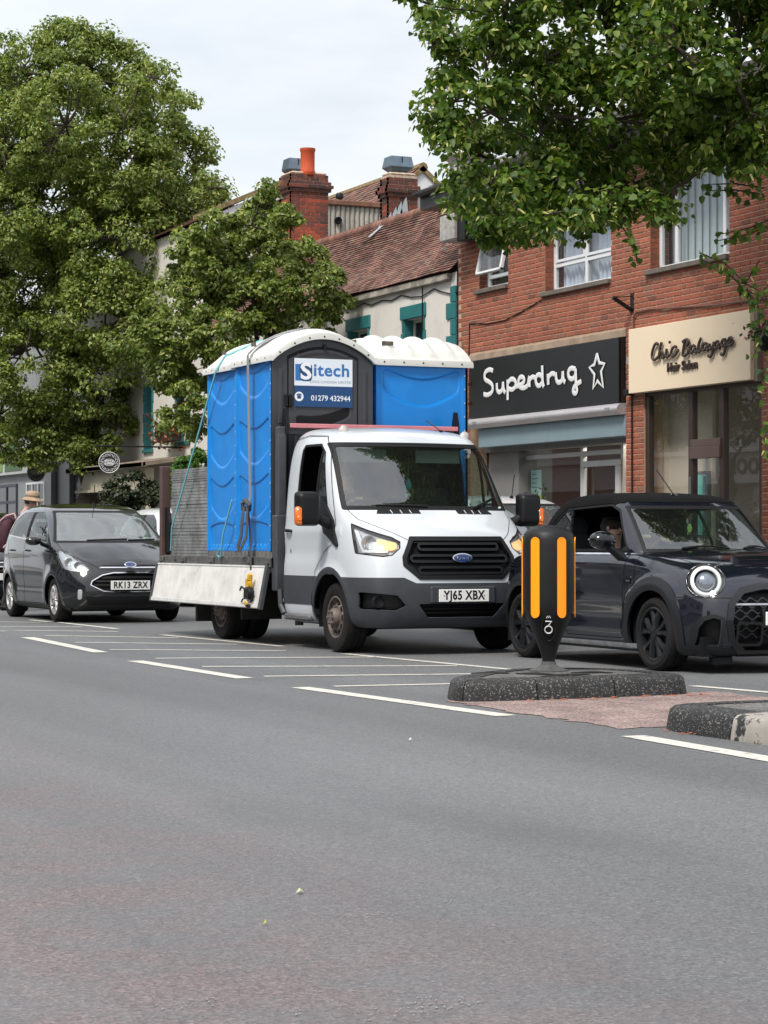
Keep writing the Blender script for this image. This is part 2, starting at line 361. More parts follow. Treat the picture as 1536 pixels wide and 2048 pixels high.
def cage(st, cols=(-1, -.62, -.22, .22, .62, 1), lvl=3):
    """st: stations front to back, each a list of rows bottom to top (x, z, halfwidth[, bulge[, crown]])"""
    I, K, J = len(st), len(st[0]), len(cols); V = []; idx = {}
    def vid(i, k, j):
        if (i, k, j) not in idx:
            r = list(st[i][k])+[0, 0]; x, z, w = r[:3]; b = r[3] if len(st[i][k]) > 3 else 0; c = r[4] if len(st[i][k]) > 4 else 0
            f = cols[j]; q = 1-f*f; idx[i, k, j] = len(V)
            V.append((x+(b*q if i < I-1 else -b*q), w*f, z+c*q))
        return idx[i, k, j]
    F = []
    for i in range(I-1):
        for k in range(K-1):
            F.append((vid(i, k, 0), vid(i+1, k, 0), vid(i+1, k+1, 0), vid(i, k+1, 0)))
            F.append((vid(i, k, J-1), vid(i, k+1, J-1), vid(i+1, k+1, J-1), vid(i+1, k, J-1)))
        for j in range(J-1):
            F.append((vid(i, K-1, j), vid(i+1, K-1, j), vid(i+1, K-1, j+1), vid(i, K-1, j+1)))
            F.append((vid(i, 0, j), vid(i, 0, j+1), vid(i+1, 0, j+1), vid(i+1, 0, j)))
    for k in range(K-1):
        for j in range(J-1):
            F.append((vid(0, k, j), vid(0, k+1, j), vid(0, k+1, j+1), vid(0, k, j+1)))
            F.append((vid(I-1, k, j), vid(I-1, k, j+1), vid(I-1, k+1, j+1), vid(I-1, k+1, j)))
    return Shell(*subsurf(V, F, lvl))
def grid2d(u0, u1, v0, v1, res):
    nu, nv = max(2, int(math.ceil((u1-u0)/res))+1), max(2, int(math.ceil((v1-v0)/res))+1)
    u, v = np.meshgrid(np.linspace(u0, u1, nu), np.linspace(v0, v1, nv)); V = np.stack([u.ravel(), v.ravel(), 0*u.ravel()], 1)
    i = (np.arange(nu-1)[None, :]+nu*np.arange(nv-1)[:, None]).ravel()
    T = np.concatenate([np.stack([i, i+1, i+nu+1], 1), np.stack([i, i+nu+1, i+nu], 1)]); return Shell(V, T)
class Drape:
    """lays flat outlines on a shell: front = along -x, right/left = along y"""
    def __init__(s, sh): s.b = BVHTree.FromPolygons(sh.V.tolist(), sh.T.tolist())
    def hit(s, u, v, ax):
        if ax == 'front': r = s.b.ray_cast(Vector((4, u, v)), Vector((-1, 0, 0)))
        elif ax == 'right': r = s.b.ray_cast(Vector((u, -4, v)), Vector((0, 1, 0)))
        elif ax == 'top': r = s.b.ray_cast(Vector((u, v, 5)), Vector((0, 0, -1)))
        else: r = s.b.ray_cast(Vector((u, 4, v)), Vector((0, -1, 0)))
        if r[0] is None: return None
        return r[0], r[1]
    def put(s, name, f, bounds, ax, m, parent, off=.004, th=.02, res=.02):
        g = grid2d(*bounds, res).keep(lambda V: f(V[:, 0], V[:, 1])); V = g.V.copy(); Nn = g.V.copy(); ok = np.ones(len(V), bool)
        for i, (u, v, _) in enumerate(g.V):
            h = s.hit(u, v, ax)
            if h is None: ok[i] = False; continue
            V[i] = h[0]; Nn[i] = h[1]
        T = g.T[ok[g.T].all(1)]
        a = np.cross(V[T[:, 1]]-V[T[:, 0]], V[T[:, 2]]-V[T[:, 0]]); fl = (a*Nn[T[:, 0]]).sum(1) < 0; T[fl] = T[fl][:, ::-1]
        sh = Shell(V, T, Nn); sh = Shell(V+Nn*off, T, Nn)
        return sh.thick(name, m, parent, th)
def ubox(cx, cy, hw, hh, r=0.02):
    return lambda u, v: np.hypot(np.maximum(np.abs(u-cx)-hw+r, 0), np.maximum(np.abs(v-cy)-hh+r, 0))+np.minimum(np.maximum(np.abs(u-cx)-hw+r, np.abs(v-cy)-hh+r), 0)-r
def poly2(P, r=0.0): return lambda u, v: sdf(P, u, v, r)
def loop2(f, w): return lambda u, v: np.abs(f(u, v))-w
def mirror_poly(P): return P+[(-a, b) for a, b in P[::-1]]
# ------------------------------------------------------------------ wheels
def wheel(parent, x, y, r, w, rim_r, style, m_rim, steer=0.0, name='wheel', ydir=-1):
    """ydir -1: outer face looks to local -y"""
    root = empty(name, (x, y, r)); root.parent = parent; root.rotation_euler = (0, 0, steer)
    R = Matrix.Rotation(PI/2 if ydir < 0 else -PI/2, 4, 'X')   # lathe z axis -> outer direction
    t = MB(); h = w/2; s = rim_r
    prof = [(s, -h+.01), (s+.012, -h), (r-.055, -h-.008), (r-.02, -h+.004), (r-.004, -h+.03), (r, -h+.05)]
    prof += [(r, -.035), (r-.009, -.032), (r-.009, -.024), (r, -.02), (r, .02), (r-.009, .024), (r-.009, .032), (r, .035)]
    prof += [(r, h-.05), (r-.004, h-.03), (r-.02, h-.004), (r-.055, h+.008), (s+.012, h), (s, h-.01)]
    t.lathe(prof, 56, R); t.build('tyre', M_['tyre'], root, 35)
    b = MB(); b.lathe([(s-.0, -h+.02), (s+.006, h-.008), (s-.004, h-.002), (s-.016, h-.006), (s-.022, h-.03), (s-.03, -h+.03)], 48, R)
    b.lathe([(0, h-.075), (s-.02, h-.075)], 32, R)
    b.mi = 1; b.lathe([(0, h-.06), (s*.62, h-.06)], 32, R); b.mi = 0
    if style == 'steel':
        b.lathe([(s-.02, h-.03), (s*.8, h-.05), (s*.66, h-.02), (s*.52, h-.012), (s*.46, h-.02), (s*.44, h+.02), (s*.36, h+.045), (s*.2, h+.05), (0, h+.052)], 40, R)
        b.mi = 1
        for k in range(10):
            a = 2*PI*k/10; c = Vector((math.cos(a)*s*.70, math.sin(a)*s*.70, h-.03)); M = R @ Matrix.Translation(c) @ Matrix.Rotation(a, 4, 'Z')
            b.lathe([(0, .018), (.022, .016), (.026, .0)], 12, M @ Matrix.Diagonal((.8, 1.3, 1, 1)))
        b.mi = 0
        for k in range(6):
            a = 2*PI*k/6; c = Vector((math.cos(a)*s*.3, math.sin(a)*s*.3, h+.045)); b.lathe([(.016, 0), (.014, .02), (0, .022)], 6, R @ Matrix.Translation(c))
    else:
        n = 5
        for k in range(n):
            a0 = 2*PI*k/n+.3
            for da in ((-.17, .17) if style == 'twin' else (-.13, .13)):
                a = a0+da; wd = .028 if style == 'twin' else .022
                def pt(rr, side, zz, aa): 
                    return R @ Vector((math.cos(aa)*rr-math.sin(aa)*side, math.sin(aa)*rr+math.cos(aa)*side, zz))
                a2 = a0+da*1.75; vs = []
                for rr, aa, ww, zz in ((s*.16, a0+da*.8, .03, h-.015), (s*.5, a, wd*.85, h-.008), (s-.012, a2, wd*1.25, h-.018)):
                    vs += [pt(rr, -ww, zz-.03, aa), pt(rr, -ww*.5, zz, aa), pt(rr, ww*.5, zz, aa), pt(rr, ww, zz-.03, aa)]
                b.add(vs, [(i*4+j, i*4+j+1, i*4+5+j, i*4+4+j) for i in (0, 1) for j in range(3)])
        b.lathe([(s*.24, h-.04), (s*.22, h-.012), (s*.12, h-.004), (0, h-.002)], 24, R)
        for k in range(5):
            a = 2*PI*k/5; c = Vector((math.cos(a)*s*.17, math.sin(a)*s*.17, h-.012)); b.lathe([(.011, 0), (.009, .012), (0, .013)], 6, R @ Matrix.Translation(c))
    b.build('rim', [m_rim, M_['black']], root, 30)
    return root
def arch_well(parent, x, z, R_, y0, y1):
    b = MB(); n = 20; vs = []
    for k in range(n+1):
        a = PI*k/n*1.16-.25
        vs += [(x+R_*math.cos(a), y0, z+R_*math.sin(a)), (x+R_*math.cos(a), y1, z+R_*math.sin(a))]
    b.add(vs, [(2*i, 2*i+1, 2*i+3, 2*i+2) for i in range(n)])
    b.add([(x+R_*math.cos(PI*k/n*1.16-.25), y1, z+R_*math.sin(PI*k/n*1.16-.25)) for k in range(n+1)], [tuple(range(n+1))])
    b.build('wheel_arch', M_['dark'], parent)
# ------------------------------------------------------------------ people
def skinned(name, joints, edges, m, parent=None, lvl=2, root=0, dress=None):
    me = bpy.data.meshes.new(name); me.from_pydata([j[:3] for j in joints], edges, [])
    o = bpy.data.objects.new(name, me); COL.objects.link(o)
    o.modifiers.new('k', 'SKIN').use_smooth_shade = True; s = o.modifiers.new('s', 'SUBSURF'); s.levels = s.render_levels = lvl
    for i, j in enumerate(joints):
        r = j[3]; rr = r if isinstance(r, tuple) else (r, r); me.skin_vertices[0].data[i].radius = rr; me.skin_vertices[0].data[i].use_root = (i == root)
    dg = bpy.context.evaluated_depsgraph_get(); dg.update(); e = bpy.data.meshes.new_from_object(o.evaluated_get(dg)); bpy.data.objects.remove(o)
    e.shade_smooth(); e.materials.clear(); e.materials.append(m); e.name = name
    if dress:
        for q in dress[0]: e.materials.append(q)
        for p in e.polygons: p.material_index = dress[1](p.center)
    return link(name, e, None, parent)
def hand(name, M, parent, m, curl=.9, left=False):
    """palm at origin, fingers along +x curling to -z; M local matrix"""
    j = [(-.05, 0, 0, (.026, .022)), (0, 0, 0, (.038, .018)), (.045, 0, 0, (.042, .016))]; e = [(0, 1), (1, 2)]
    o = skinned(name, [(*(M @ Vector(q[:3])), q[3]) for q in j], e, m, parent, 2)
    for k, (yy, ln) in enumerate(((-.034, .075), (-.012, .085), (.011, .08), (.033, .062))):
        a = 0; p = Vector((.04, yy, 0)); pts = [(*(M @ p), .0095)]
        for sgl in (.42, .33, .25):
            p = p+Vector((math.cos(a), 0, -math.sin(a)))*ln*sgl; a += curl; pts.append((*(M @ p), .0085))
        skinned('finger', pts, [(0, 1), (1, 2), (2, 3)], m, o, 1)
    sg = -1 if left else 1; q = [(-.02, -.03*sg, 0), (.01, -.055*sg, -.012), (.035, -.066*sg, -.03), (.055, -.06*sg, -.045)]
    skinned('thumb', [(*(M @ Vector(t)), .0115) for t in q], [(0, 1), (1, 2), (2, 3)], m, o, 1)
    return o
# ================================================================== WHITE TRUCK (nose points to world -Y, right side faces the camera)
PRX, PRY = 10.0, 21.5
truck = empty('dropside_truck', (PRX, PRY, 0), -PI/2, 'white dropside truck with grey bumper carrying three blue and grey portable toilets', 'truck')
def van_cab():
    st = [
     [(.84, .27, .80, .10), (.90, .50, .88, .10), (.88, .74, .89, .12), (.82, 1.00, .84, .14), (.75, 1.14, .80, .16), (.68, 1.22, .74, .16, .03)],
     [(.66, .27, .95, .10), (.70, .50, 1.0, .10), (.68, .76, 1.0, .1), (.62, 1.04, .97, .1), (.55, 1.22, .91, .1), (.46, 1.30, .82, .14, .045)],
     [(.30, .27, 1.0), (.30, .52, 1.03), (.30, .80, 1.03), (.28, 1.08, 1.02), (.24, 1.33, .97), (.20, 1.425, .89, .2, .03)],
     [(.02, .27, 1.0), (.02, .52, 1.03), (.02, .80, 1.03), (.04, 1.12, 1.02), (.05, 1.40, .99), (.06, 1.50, .93, .25, .02)],
     [(-.22, .27, 1.0), (-.22, .52, 1.03), (-.22, .80, 1.03), (-.20, 1.15, 1.02), (-.16, 1.62, .985), (-.20, 1.90, .91, .22, .02)],
     [(-.50, .27, 1.0), (-.50, .52, 1.03), (-.50, .80, 1.03), (-.50, 1.2, 1.02), (-.46, 1.92, .96), (-.42, 2.20, .87, .19, .03)],
     [(-.72, .27, 1.0), (-.72, .52, 1.03), (-.72, .80, 1.03), (-.72, 1.2, 1.02), (-.70, 2.05, .96), (-.60, 2.28, .84, .12, .05)],
     [(-1.0, .27, 1.0), (-1.0, .52, 1.03), (-1.0, .80, 1.03), (-1.0, 1.2, 1.02), (-1.0, 2.08, .96), (-1.0, 2.33, .85, 0, .04)],
     [(-1.32, .27, 1.0), (-1.32, .52, 1.03), (-1.32, .80, 1.03), (-1.32, 1.2, 1.02), (-1.32, 2.06, .96), (-1.30, 2.32, .85, 0, .04)],
     [(-1.40, .30, .96), (-1.40, .52, .99), (-1.40, .80, .99), (-1.40, 1.2, .98), (-1.40, 2.0, .92), (-1.38, 2.24, .82, 0, .02)],
    ]
    S = cage(st, (-1, -.8, -.4, 0, .4, .8, 1), 4)
    V = S.V; r = np.hypot(V[:, 0], V[:, 2]-.36); sd_ = np.abs(V[:, 1]) > .8
    fl = np.clip(1-np.abs(r-.50)/.12, 0, 1)**2*(V[:, 2] < .95)*sd_
    V[:, 1] += np.sign(V[:, 1])*fl*.022
    # shallow crease along the door and a raised bonnet centre
    V[:, 1] -= np.sign(V[:, 1])*np.exp(-((V[:, 2]-1.02)/.10)**2)*.012*(V[:, 0] < -.1)*sd_
    V[:, 1] += np.sign(V[:, 1])*np.exp(-((V[:, 2]-1.24)/.05)**2)*.010*(V[:, 0] < .2)*sd_
    return Shell(V, S.T)
S = van_cab()
AY = lambda V: np.abs(V[:, 1])
f_ws = lambda V: np.maximum(sdf(mirror_poly([(.915, 1.475), (.905, 1.58), (.845, 2.15)]), V[:, 1], V[:, 2], .02), -(V[:, 0]+.62))
ws_in = lambda V: f_ws(V)+.045
side = lambda V: .55-AY(V)
win_poly = [(-1.0, 1.42), (-.09, 1.31), (-.44, 2.06), (-.58, 2.15), (-.96, 2.15), (-1.0, 2.1)]
f_sw = lambda V: np.maximum(sdf(win_poly, V[:, 0], V[:, 2], .012), side(V))
f_arch = lambda V: np.maximum(np.hypot(V[:, 0], V[:, 2]-.36)-.455, side(V))
f_grille = lambda V: np.maximum(sdf(mirror_poly([(.455, .775), (.60, .90), (.60, .975), (.50, 1.16)]), V[:, 1], V[:, 2], .02), .3-V[:, 0])
f_low = lambda V: np.maximum(sdf([(-.36, .385), (.36, .385), (.46, .505), (-.46, .505)], V[:, 1], V[:, 2], .01), .3-V[:, 0])
f_fog = lambda V: np.maximum(sdf([(.98, .62), (.70, .59), (.62, .50), (.70, .46), (.97, .47)], AY(V), V[:, 2], .01), .3-V[:, 0])
# headlamp in (wrap, height): wrap = distance from the centreline measured round the corner
uu = lambda V: AY(V)-(V[:, 0]-.66)*.9
f_hl = lambda V: np.maximum(sdf([(1.245, 1.315), (1.10, 1.02), (.66, .985), (.545, 1.0), (.465, 1.07), (.48, 1.13), (.60, 1.175), (.95, 1.245)], uu(V), V[:, 2], .006), .1-V[:, 0])
# grey cladding: bumper, arch lips and door base
def f_clad(V):
    top = np.where(V[:, 0] > .5, .775-.055*np.clip((.62-AY(V))/.12, 0, 1), .775)
    a = V[:, 2]-top
    lip = np.maximum(np.hypot(V[:, 0], V[:, 2]-.36)-.515, side(V)); lip = np.maximum(lip, V[:, 2]-1.0)
    return np.minimum(a, lip)
f_whites = lambda V: np.maximum(np.maximum(V[:, 2]-.475, V[:, 0]+.46), side(V))     # painted sill under the door
holes = [f_ws, f_sw, f_arch, f_grille, f_low, f_fog, f_hl]
B = S
for h in holes: B = B.keep(h, 1)
paint = B.keep(lambda V: np.minimum(np.maximum(f_clad(V), -f_whites(V)), 1) if False else np.maximum(f_clad(V), -f_whites(V)), 1)
body = paint.thick('body', M_['white_paint'], truck, .015)
B.keep(lambda V: np.maximum(f_clad(V), -f_whites(V)), -1).off(.006).thick('bumper_cladding', M_['clad'], truck, .02)
inner = S
for h in (lambda V: f_ws(V)+0*V[:, 0], f_sw): inner = inner.keep(h, 1)
inner = inner.keep(lambda V: 1.0-V[:, 2]).off(-.05); inner.obj('cab_lining', M_['dark'], truck, flip=True)
# glazing
S.keep(f_ws).off(-.004).obj('windscreen', M_['wscreen'], truck)
S.keep(lambda V: f_ws(V)-.0).keep(lambda V: ws_in(V), 1).off(.0005).obj('windscreen_border', M_['rubber'], truck)
gq = S.keep(f_sw).off(-.012)
quarter = lambda V: (V[:, 0]+.50)-0*(V[:, 2])
gq.keep(lambda V: quarter(V), 1).obj('quarter_glass', M_['sideglass'], truck)
gq.keep(lambda V: np.maximum(quarter(V), -V[:, 1])).obj('side_window', M_['sideglass'], truck)     # far door window is up, near one is wound down
S.keep(f_sw).keep(lambda V: f_sw(V)+.022, 1).off(-.004).thick('window_seal', M_['rubber'], truck, .02)
S.keep(f_sw).keep(lambda V: np.abs(quarter(V))-.014).off(-.006).thick('window_bar', M_['rubber'], truck, .02)
# shut lines
door_poly = [(-1.335, .30), (-.50, .30), (-.47, .62), (-.42, .84), (-.20, 1.05), (.0, 1.12), (.06, 1.30), (-.38, 2.08), (-.56, 2.215), (-.95, 2.235), (-1.28, 2.20), (-1.335, 2.10)]
S.seam('door_gap', [lambda V: sdf(door_poly, V[:, 0], V[:, 2], .02)], .008, M_['rubber'], truck, lambda P: .6-np.abs(P[:, 1]), .008)
bon = [(-.90, 1.48), (.90, 1.48), (.86, 1.36), (.60, 1.19), (.49, 1.125), (-.49, 1.125), (-.60, 1.19), (-.86, 1.36)]
S.seam('bonnet_gap', [lambda V: sdf(bon, V[:, 1], V[:, 2], .0)], .007, M_['rubber'], truck, lambda P: np.maximum(.02-P[:, 0], np.abs(P[:, 1])-.93), .0012)
D = Drape(S)
# grille
g = D.put('grille', lambda u, v: sdf(mirror_poly([(.455, .775), (.60, .90), (.60, .975), (.50, 1.16)]), u, v, .03), (-.66, .66, .72, 1.22), 'front', M_['rubber'], truck, -.05, .01, .03)
fo = poly2(mirror_poly([(.455, .775), (.60, .90), (.60, .975), (.50, 1.16)]))
D.put('grille_frame', lambda u, v: np.maximum(fo(u, v)-.02, -(fo(u, v)+.022)), (-.65, .65, .72, 1.22), 'front', M_['black'], g, .012, .06, .012)
for cz, hw in ((1.085, .44), (.966, .53), (.848, .46)):
    D.put('grille_bar', loop2(ubox(0, cz, hw, .030, .03), .0125), (-hw-.04, hw+.04, cz-.055, cz+.055), 'front', M_['black'], g, .0, .04, .0085)
D.put('badge', lambda u, v: (np.hypot(u/.108, v/.045-.966/.045)-1)*.045, (-.13, .13, .9, 1.03), 'front', M_['chrome'], truck, .024, .03, .01)
D.put('badge_face', lambda u, v: (np.hypot(u/.098, v/.037-.966/.037)-1)*.037, (-.13, .13, .9, 1.03), 'front', M_['blue_badge'], truck, .027, .01, .01)
def on_front(u, v, off): 
    h = D.hit(u, v, 'front'); return Vector((h[0].x+off, u, v))
text('badge_script', 'Ford', .062, M_['chrome'], truck, VEHF(on_front(0, .966, .0285)) @ Matrix.Shear('XY', 4, (.25, 0)), .001, .001, 1.15)
# number plate
def plate(parent, cx, cy, cz, w, h, s, size):
    b = MB(); b.box(cx, cx+.012, cy-w/2, cy+w/2, cz-h/2, cz+h/2, c=.004); p = b.build('number_plate', M_['plate'], parent)
    text('plate_lettering', s, size, M_['ink'], p, VEHF((cx+.0125, cy, cz)), .001, .0035, .82, 1.08)
    c = MB()
    for q in (-1, 1): c.lathe([(.0055, 0), (.0055, .003), (0, .003)], 8, frame((cx+.012, cy+q*w*.40, cz), (0, 1, 0), (0, 0, 1)))
    c.build('plate_screw', M_['ink'], p)
    return p
px_ = D.hit(0, .6, 'front')[0].x
plate(truck, px_+.012, .0, .595, .555, .125, 'YJ65 XBX', .125)
b = MB(); b.box(px_-.04, px_+.01, -.36, .36, .515, .69, c=.015); b.build('plate_recess', M_['clad'], truck)
D.put('lower_grille', lambda u, v: sdf([(-.36, .385), (.36, .385), (.46, .505), (-.46, .505)], u, v, .03), (-.52, .52, .34, .56), 'front', M_['rubber'], truck, -.07, .01, .03)
for z in (.42, .46): D.put('lower_grille_bar', ubox(0, z, .42, .006, .006), (-.44, .44, z-.01, z+.01), 'front', M_['black'], truck, -.02, .03, .01)
for sy in (-1, 1):
    fg = D.put('fog_recess', lambda u, v: sdf([(.99, .63), (.69, .60), (.60, .50), (.68, .45), (.98, .46)], u*sy, v, .0), tuple(sorted((.56*sy, 1.0*sy)))+(.42, .66), 'front', M_['black'], truck, -.05, .01, .02)
    h = D.hit(.86*sy, .54, 'front')[0]; b = MB()
    b.lathe([(0, -.01), (.045, -.005), (.052, .012), (.062, .012), (.066, -.03)], 24, frame((h.x-.02, .86*sy, .54), Vector((-.35*sy*-1, 1, 0)) if False else (0, 1, 0), (0, 0, 1)))
    b.build('fog_lamp', M_['black'], truck, 40)
# headlamps
    hs = S.keep(lambda V: np.maximum(f_hl(V), -V[:, 1]*sy))
    hb = hs.off(-.045).obj('headlight', M_['reflector'], truck)
    hs.off(-.001).obj('lens', M_['lens'], hb)
    hs.keep(lambda V: f_hl(V)+.012, 1).off(.001).thick('headlight_rim', M_['rubber'], hb, .04)
    # bright inner L strip
    lf = lambda V: np.minimum(sdf([(1.20, 1.27), (1.00, 1.03), (.60, 1.03), (.60, 1.055), (.94, 1.055), (1.12, 1.25)], uu(V), V[:, 2]), 9)
    hs.keep(lf).off(-.02).thick('light_guide', M_['white'], hb, .01)
    b = MB()
    for (wv, wz, rr, mi) in ((.885, 1.125, .068, 0),):
        # find the shell point with that wrap value
        best = min(range(0, len(hs.V)), key=lambda i: abs(uu(hs.V[i:i+1])[0]-wv)+abs(hs.V[i, 2]-wz)); P = Vector(hs.V[best]); nn = Vector((1, .25*sy, 0)).normalized()
        Mx = frame(P-nn*.035, nn.cross(Vector((0, 0, 1)))*-1, (0, 0, 1)); b.lathe([(0, -.02), (rr*.5, -.012), (rr*.8, .0), (rr, .012), (rr+.008, .012), (rr+.008, -.02)], 24, Mx)
    b.build('lamp_bowl', M_['rim_silver'], hb, 30)
    am = lambda V: sdf([(.78, 1.175), (.52, 1.13), (.50, 1.07), (.56, 1.05), (.78, 1.07)], uu(V), V[:, 2])
    hs.keep(am).off(-.018).thick('indicator', M_['amber_clear'], hb, .01)
    dk = lambda V: sdf([(.90, 1.02), (.60, 1.015), (.58, 1.0), (.88, 1.0)], uu(V), V[:, 2])
    hs.keep(dk).off(-.015).thick('lamp_bezel', M_['rim_steel'], hb, .01)
# bonnet vents
    v0 = D.put('bonnet_vent', lambda u, v: np.maximum(np.abs(u-(.425-.30*v*v))-.032, np.maximum(.21-v*sy, v*sy-.64-(u-.30)*.6)), (.22, .5)+tuple(sorted((.18*sy, .74*sy))), 'top', M_['rubber'], truck, .004, .01, .008)
    for k in range(3):
        yv = (.31+.095*k)*sy
        D.put('vent_rib', lambda u, v: np.maximum(np.abs(u-(.425-.30*v*v))-.032, np.abs(v-yv)-.003), (.22, .5)+tuple(sorted((yv-.01, yv+.02))), 'top', M_['white'], v0, .007, .005, .006)
# mirrors
for sy in (-1, 1):
    b = MB()
    tri = [(.16, 1.10), (.02, 1.24), (-.24, 1.36), (-.33, 1.66), (-.28, 1.64), (.02, 1.42), (.10, 1.30)]
    D.put('mirror_mount', poly2([(.17, 1.09), (-.14, 1.24), (-.26, 1.36), (-.30, 1.60), (.02, 1.34)], .01), (-.35, .25, 1.0, 1.7), 'right' if sy < 0 else 'left', M_['black'], truck, .03, .05, .02)
    mr = empty('door_mirror', (0, 0, 0)); mr.parent = truck
    b = MB(); b.tube([(-.04, .96*sy, 1.28), (-.03, 1.08*sy, 1.33), (-.03, 1.16*sy, 1.38)], [.06, .05, .05], 10); b.tube([(-.04, .96*sy, 1.33), (-.03, 1.1*sy, 1.36)], .035, 10)
    b.build('mirror_arm', M_['black'], mr, 50)
    bm = bmesh.new(); bmesh.ops.create_cube(bm, size=1); bmesh.ops.scale(bm, vec=(.15, .29, .37), verts=bm.verts)
    for v in bm.verts:
        if v.co.x > 0: v.co.y *= .8; v.co.z *= .86
        if v.co.z > 0 and v.co.y*sy < 0: v.co.y *= .9
    bmesh.ops.bevel(bm, geom=bm.edges[:], offset=.06, segments=4, profile=.6, affect='EDGES'); bmesh.ops.translate(bm, vec=(-.02, 1.265*sy, 1.47), verts=bm.verts)
    me = bpy.data.meshes.new('mirror_housing'); bm.to_mesh(me); bm.free(); me.shade_smooth(); link('mirror_housing', me, M_['black'], mr)
    b = MB(); b.box(-.095, -.09, 1.15*sy, 1.385*sy, 1.33, 1.62); b.build('mirror_glass', M_['chrome'], mr)
    b = MB(); b.box(-.02, .05, 1.345*sy, 1.425*sy, 1.30, 1.49, c=.02); b.box(-.02, .062, 1.36*sy, 1.41*sy, 1.34, 1.40, c=.01); b.build('indicator', M_['amber'], mr, 40)
# handle, keyhole, roof lights, aerial, wipers
b = MB(); h = D.hit(-1.14, 1.235, 'right')[0]
b.tube([(-1.23, h.y-.004, 1.25), (-1.20, h.y-.035, 1.255), (-1.10, h.y-.038, 1.25), (-1.07, h.y-.004, 1.245)], .017, 8); b.build('door_handle', M_['black'], truck, 50)
h = D.hit(-1.10, 1.05, 'right')[0]; b = MB(); b.lathe([(0, .004), (.012, .004), (.02, .0)], 12, frame((-1.13, h.y-.001, 1.03), (1, 0, 0), (0, 0, 1)) @ Matrix.Diagonal((.8, 1.6, 1, 1))); b.build('keyhole', M_['chrome'], truck, 40)
for y in (-.62, .80):
    h = D.hit(-.62, y, 'top')[0]; b = MB(); b.lathe([(.055, -.02), (.055, .005), (.045, .035), (.02, .055), (0, .058)], 16, Matrix.Translation((-.62, y, h.z+.003)) @ Matrix.Diagonal((.8, 1, 1, 1)))
    b.build('roof_marker_lamp', mat('frosted_plastic', (.45, .42, .40), .4, noise=(60, .3)), truck, 40)
b = MB(); h = D.hit(-.62, .5, 'top')[0]; b.tube([(-.62, .52, h.z), (-.62, .52, h.z+.02)], .02, 8); b.tube([(-.62, .52, h.z+.01), (-.75, .40, h.z+.13)], .006, 6); b.build('aerial', M_['black'], truck)
for (y0, z0, y1, z1) in ((-.10, 1.50, -.62, 1.51), (.45, 1.48, .80, 1.60)):
    b = MB(); pts = []
    for k in range(7):
        t = k/6; y = y0+(y1-y0)*t; z = z0+(z1-z0)*t; h = D.hit(y, z, 'front'); pts.append((h[0].x+.03-.012*t, y, z))
    b.tube(pts[::1], [.014, .014, .012, .01, .009, .008, .006], 6); b.ribbon([(p[0]-.01, p[1], p[2]-.012) for p in pts[2:]], .02, (1, 0, 0), .012); b.build('wiper', M_['black'], truck)
# interior
b = MB()
for y in (-.45, .18, .62):
    b.box(-1.15, -.70, y-.24, y+.24, .92, 1.15, c=.06); b.box(-1.24, -1.08, y-.24, y+.24, 1.1, 1.72, c=.06); b.box(-1.22, -1.12, y-.13, y+.13, 1.74, 1.94, c=.04)
b.build('seat', M_['seat'], truck, 40)
b = MB(); b.box(-.28, .10, -.86, .86, 1.05, 1.43, c=.06); b.box(-.36, -.05, -.72, -.22, 1.30, 1.50, c=.06); b.build('dashboard', mat('dashboard_plastic', (.05, .055, .055), .7), truck, 40)
for y in (-.42, .44):
    b = MB(); b.box(-.55, -.53, y-.26, y+.26, 1.97, 2.11, M=None, c=.008); v = b.build('sun_visor', mat('visor_vinyl', (.62, .68, .64), .8), truck)
b = MB(); Ms = Matrix.Translation((-.40, -.45, 1.40)) @ Matrix.Rotation(-.5, 4, 'Y') @ Matrix.Rotation(PI/2, 4, 'Y') @ Matrix.Rotation(PI/2, 4, 'Z')
Ms = Matrix.Translation((-.42, -.45, 1.40)) @ Matrix.Rotation(-1.05, 4, 'Y')
ring = [Ms @ Vector((.20*math.cos(t*PI/12), .20*math.sin(t*PI/12), 0)) for t in range(25)]
b.tube(ring, .015, 8, cap=False); b.tube([Ms @ Vector((-.19, 0, 0)), Ms @ Vector((.19, 0, 0))], .014, 6); b.tube([Ms @ Vector((0, -.19, 0)), Ms @ Vector((0, .19, 0))], .014, 6); b.tube([Ms @ Vector((0, 0, 0)), (-.18, -.45, 1.27)], .03, 8)
b.build('steering_wheel', M_['black'], truck, 60)
b = MB(); b.box(-.50, -.47, -.11, .11, 1.93, 1.99, c=.01); b.build('rear_view_mirror', M_['black'], truck)
# chassis, wheels
for sy in (-1, 1):
    for x, r in ((0, .36), (-3.5, .355)):
        wheel(truck, x, .86*sy if x == 0 else .84*sy, r, .235, .215, 'steel', M_['rim_steel'], 0, 'wheel', sy)
    wheel(truck, -3.5, .565*sy, .355, .22, .205, 'steel', M_['rim_steel'], 0, 'wheel', sy)
    arch_well(truck, 0, .36, .455, .97*sy, .55*sy)
b = MB(); b.box(-1.3, .75, -.80, .80, .26, .5); b.build('underbody', M_['dark'], truck)
b = MB(); b.box(-5.2, -1.2, -.42, -.34, .48, .68); b.box(-5.2, -1.2, .34, .42, .48, .68)
for x in (-1.7, -2.6, -3.0, -4.1, -4.9): b.box(x-.04, x+.04, -.95, .95, .66, .74)
b.box(-3.62, -3.38, -.8, .8, .27, .42, c=.08); b.box(-2.6, -2.0, .45, .85, .35, .62, c=.05); b.box(-1.9, -1.55, -.80, -.5, .33, .6, c=.04); b.tube([(-1.62, -.72, .34), (-1.62, -.72, .22)], .05, 8)
b.box(-4.3, -4.24, -.98, -.5, .18, .5); b.box(-2.75, -2.7, -.98, -.5, .25, .6)
b.build('chassis', mat('chassis_black', (.025, .024, .023), .8, noise=(8, .3)), truck)
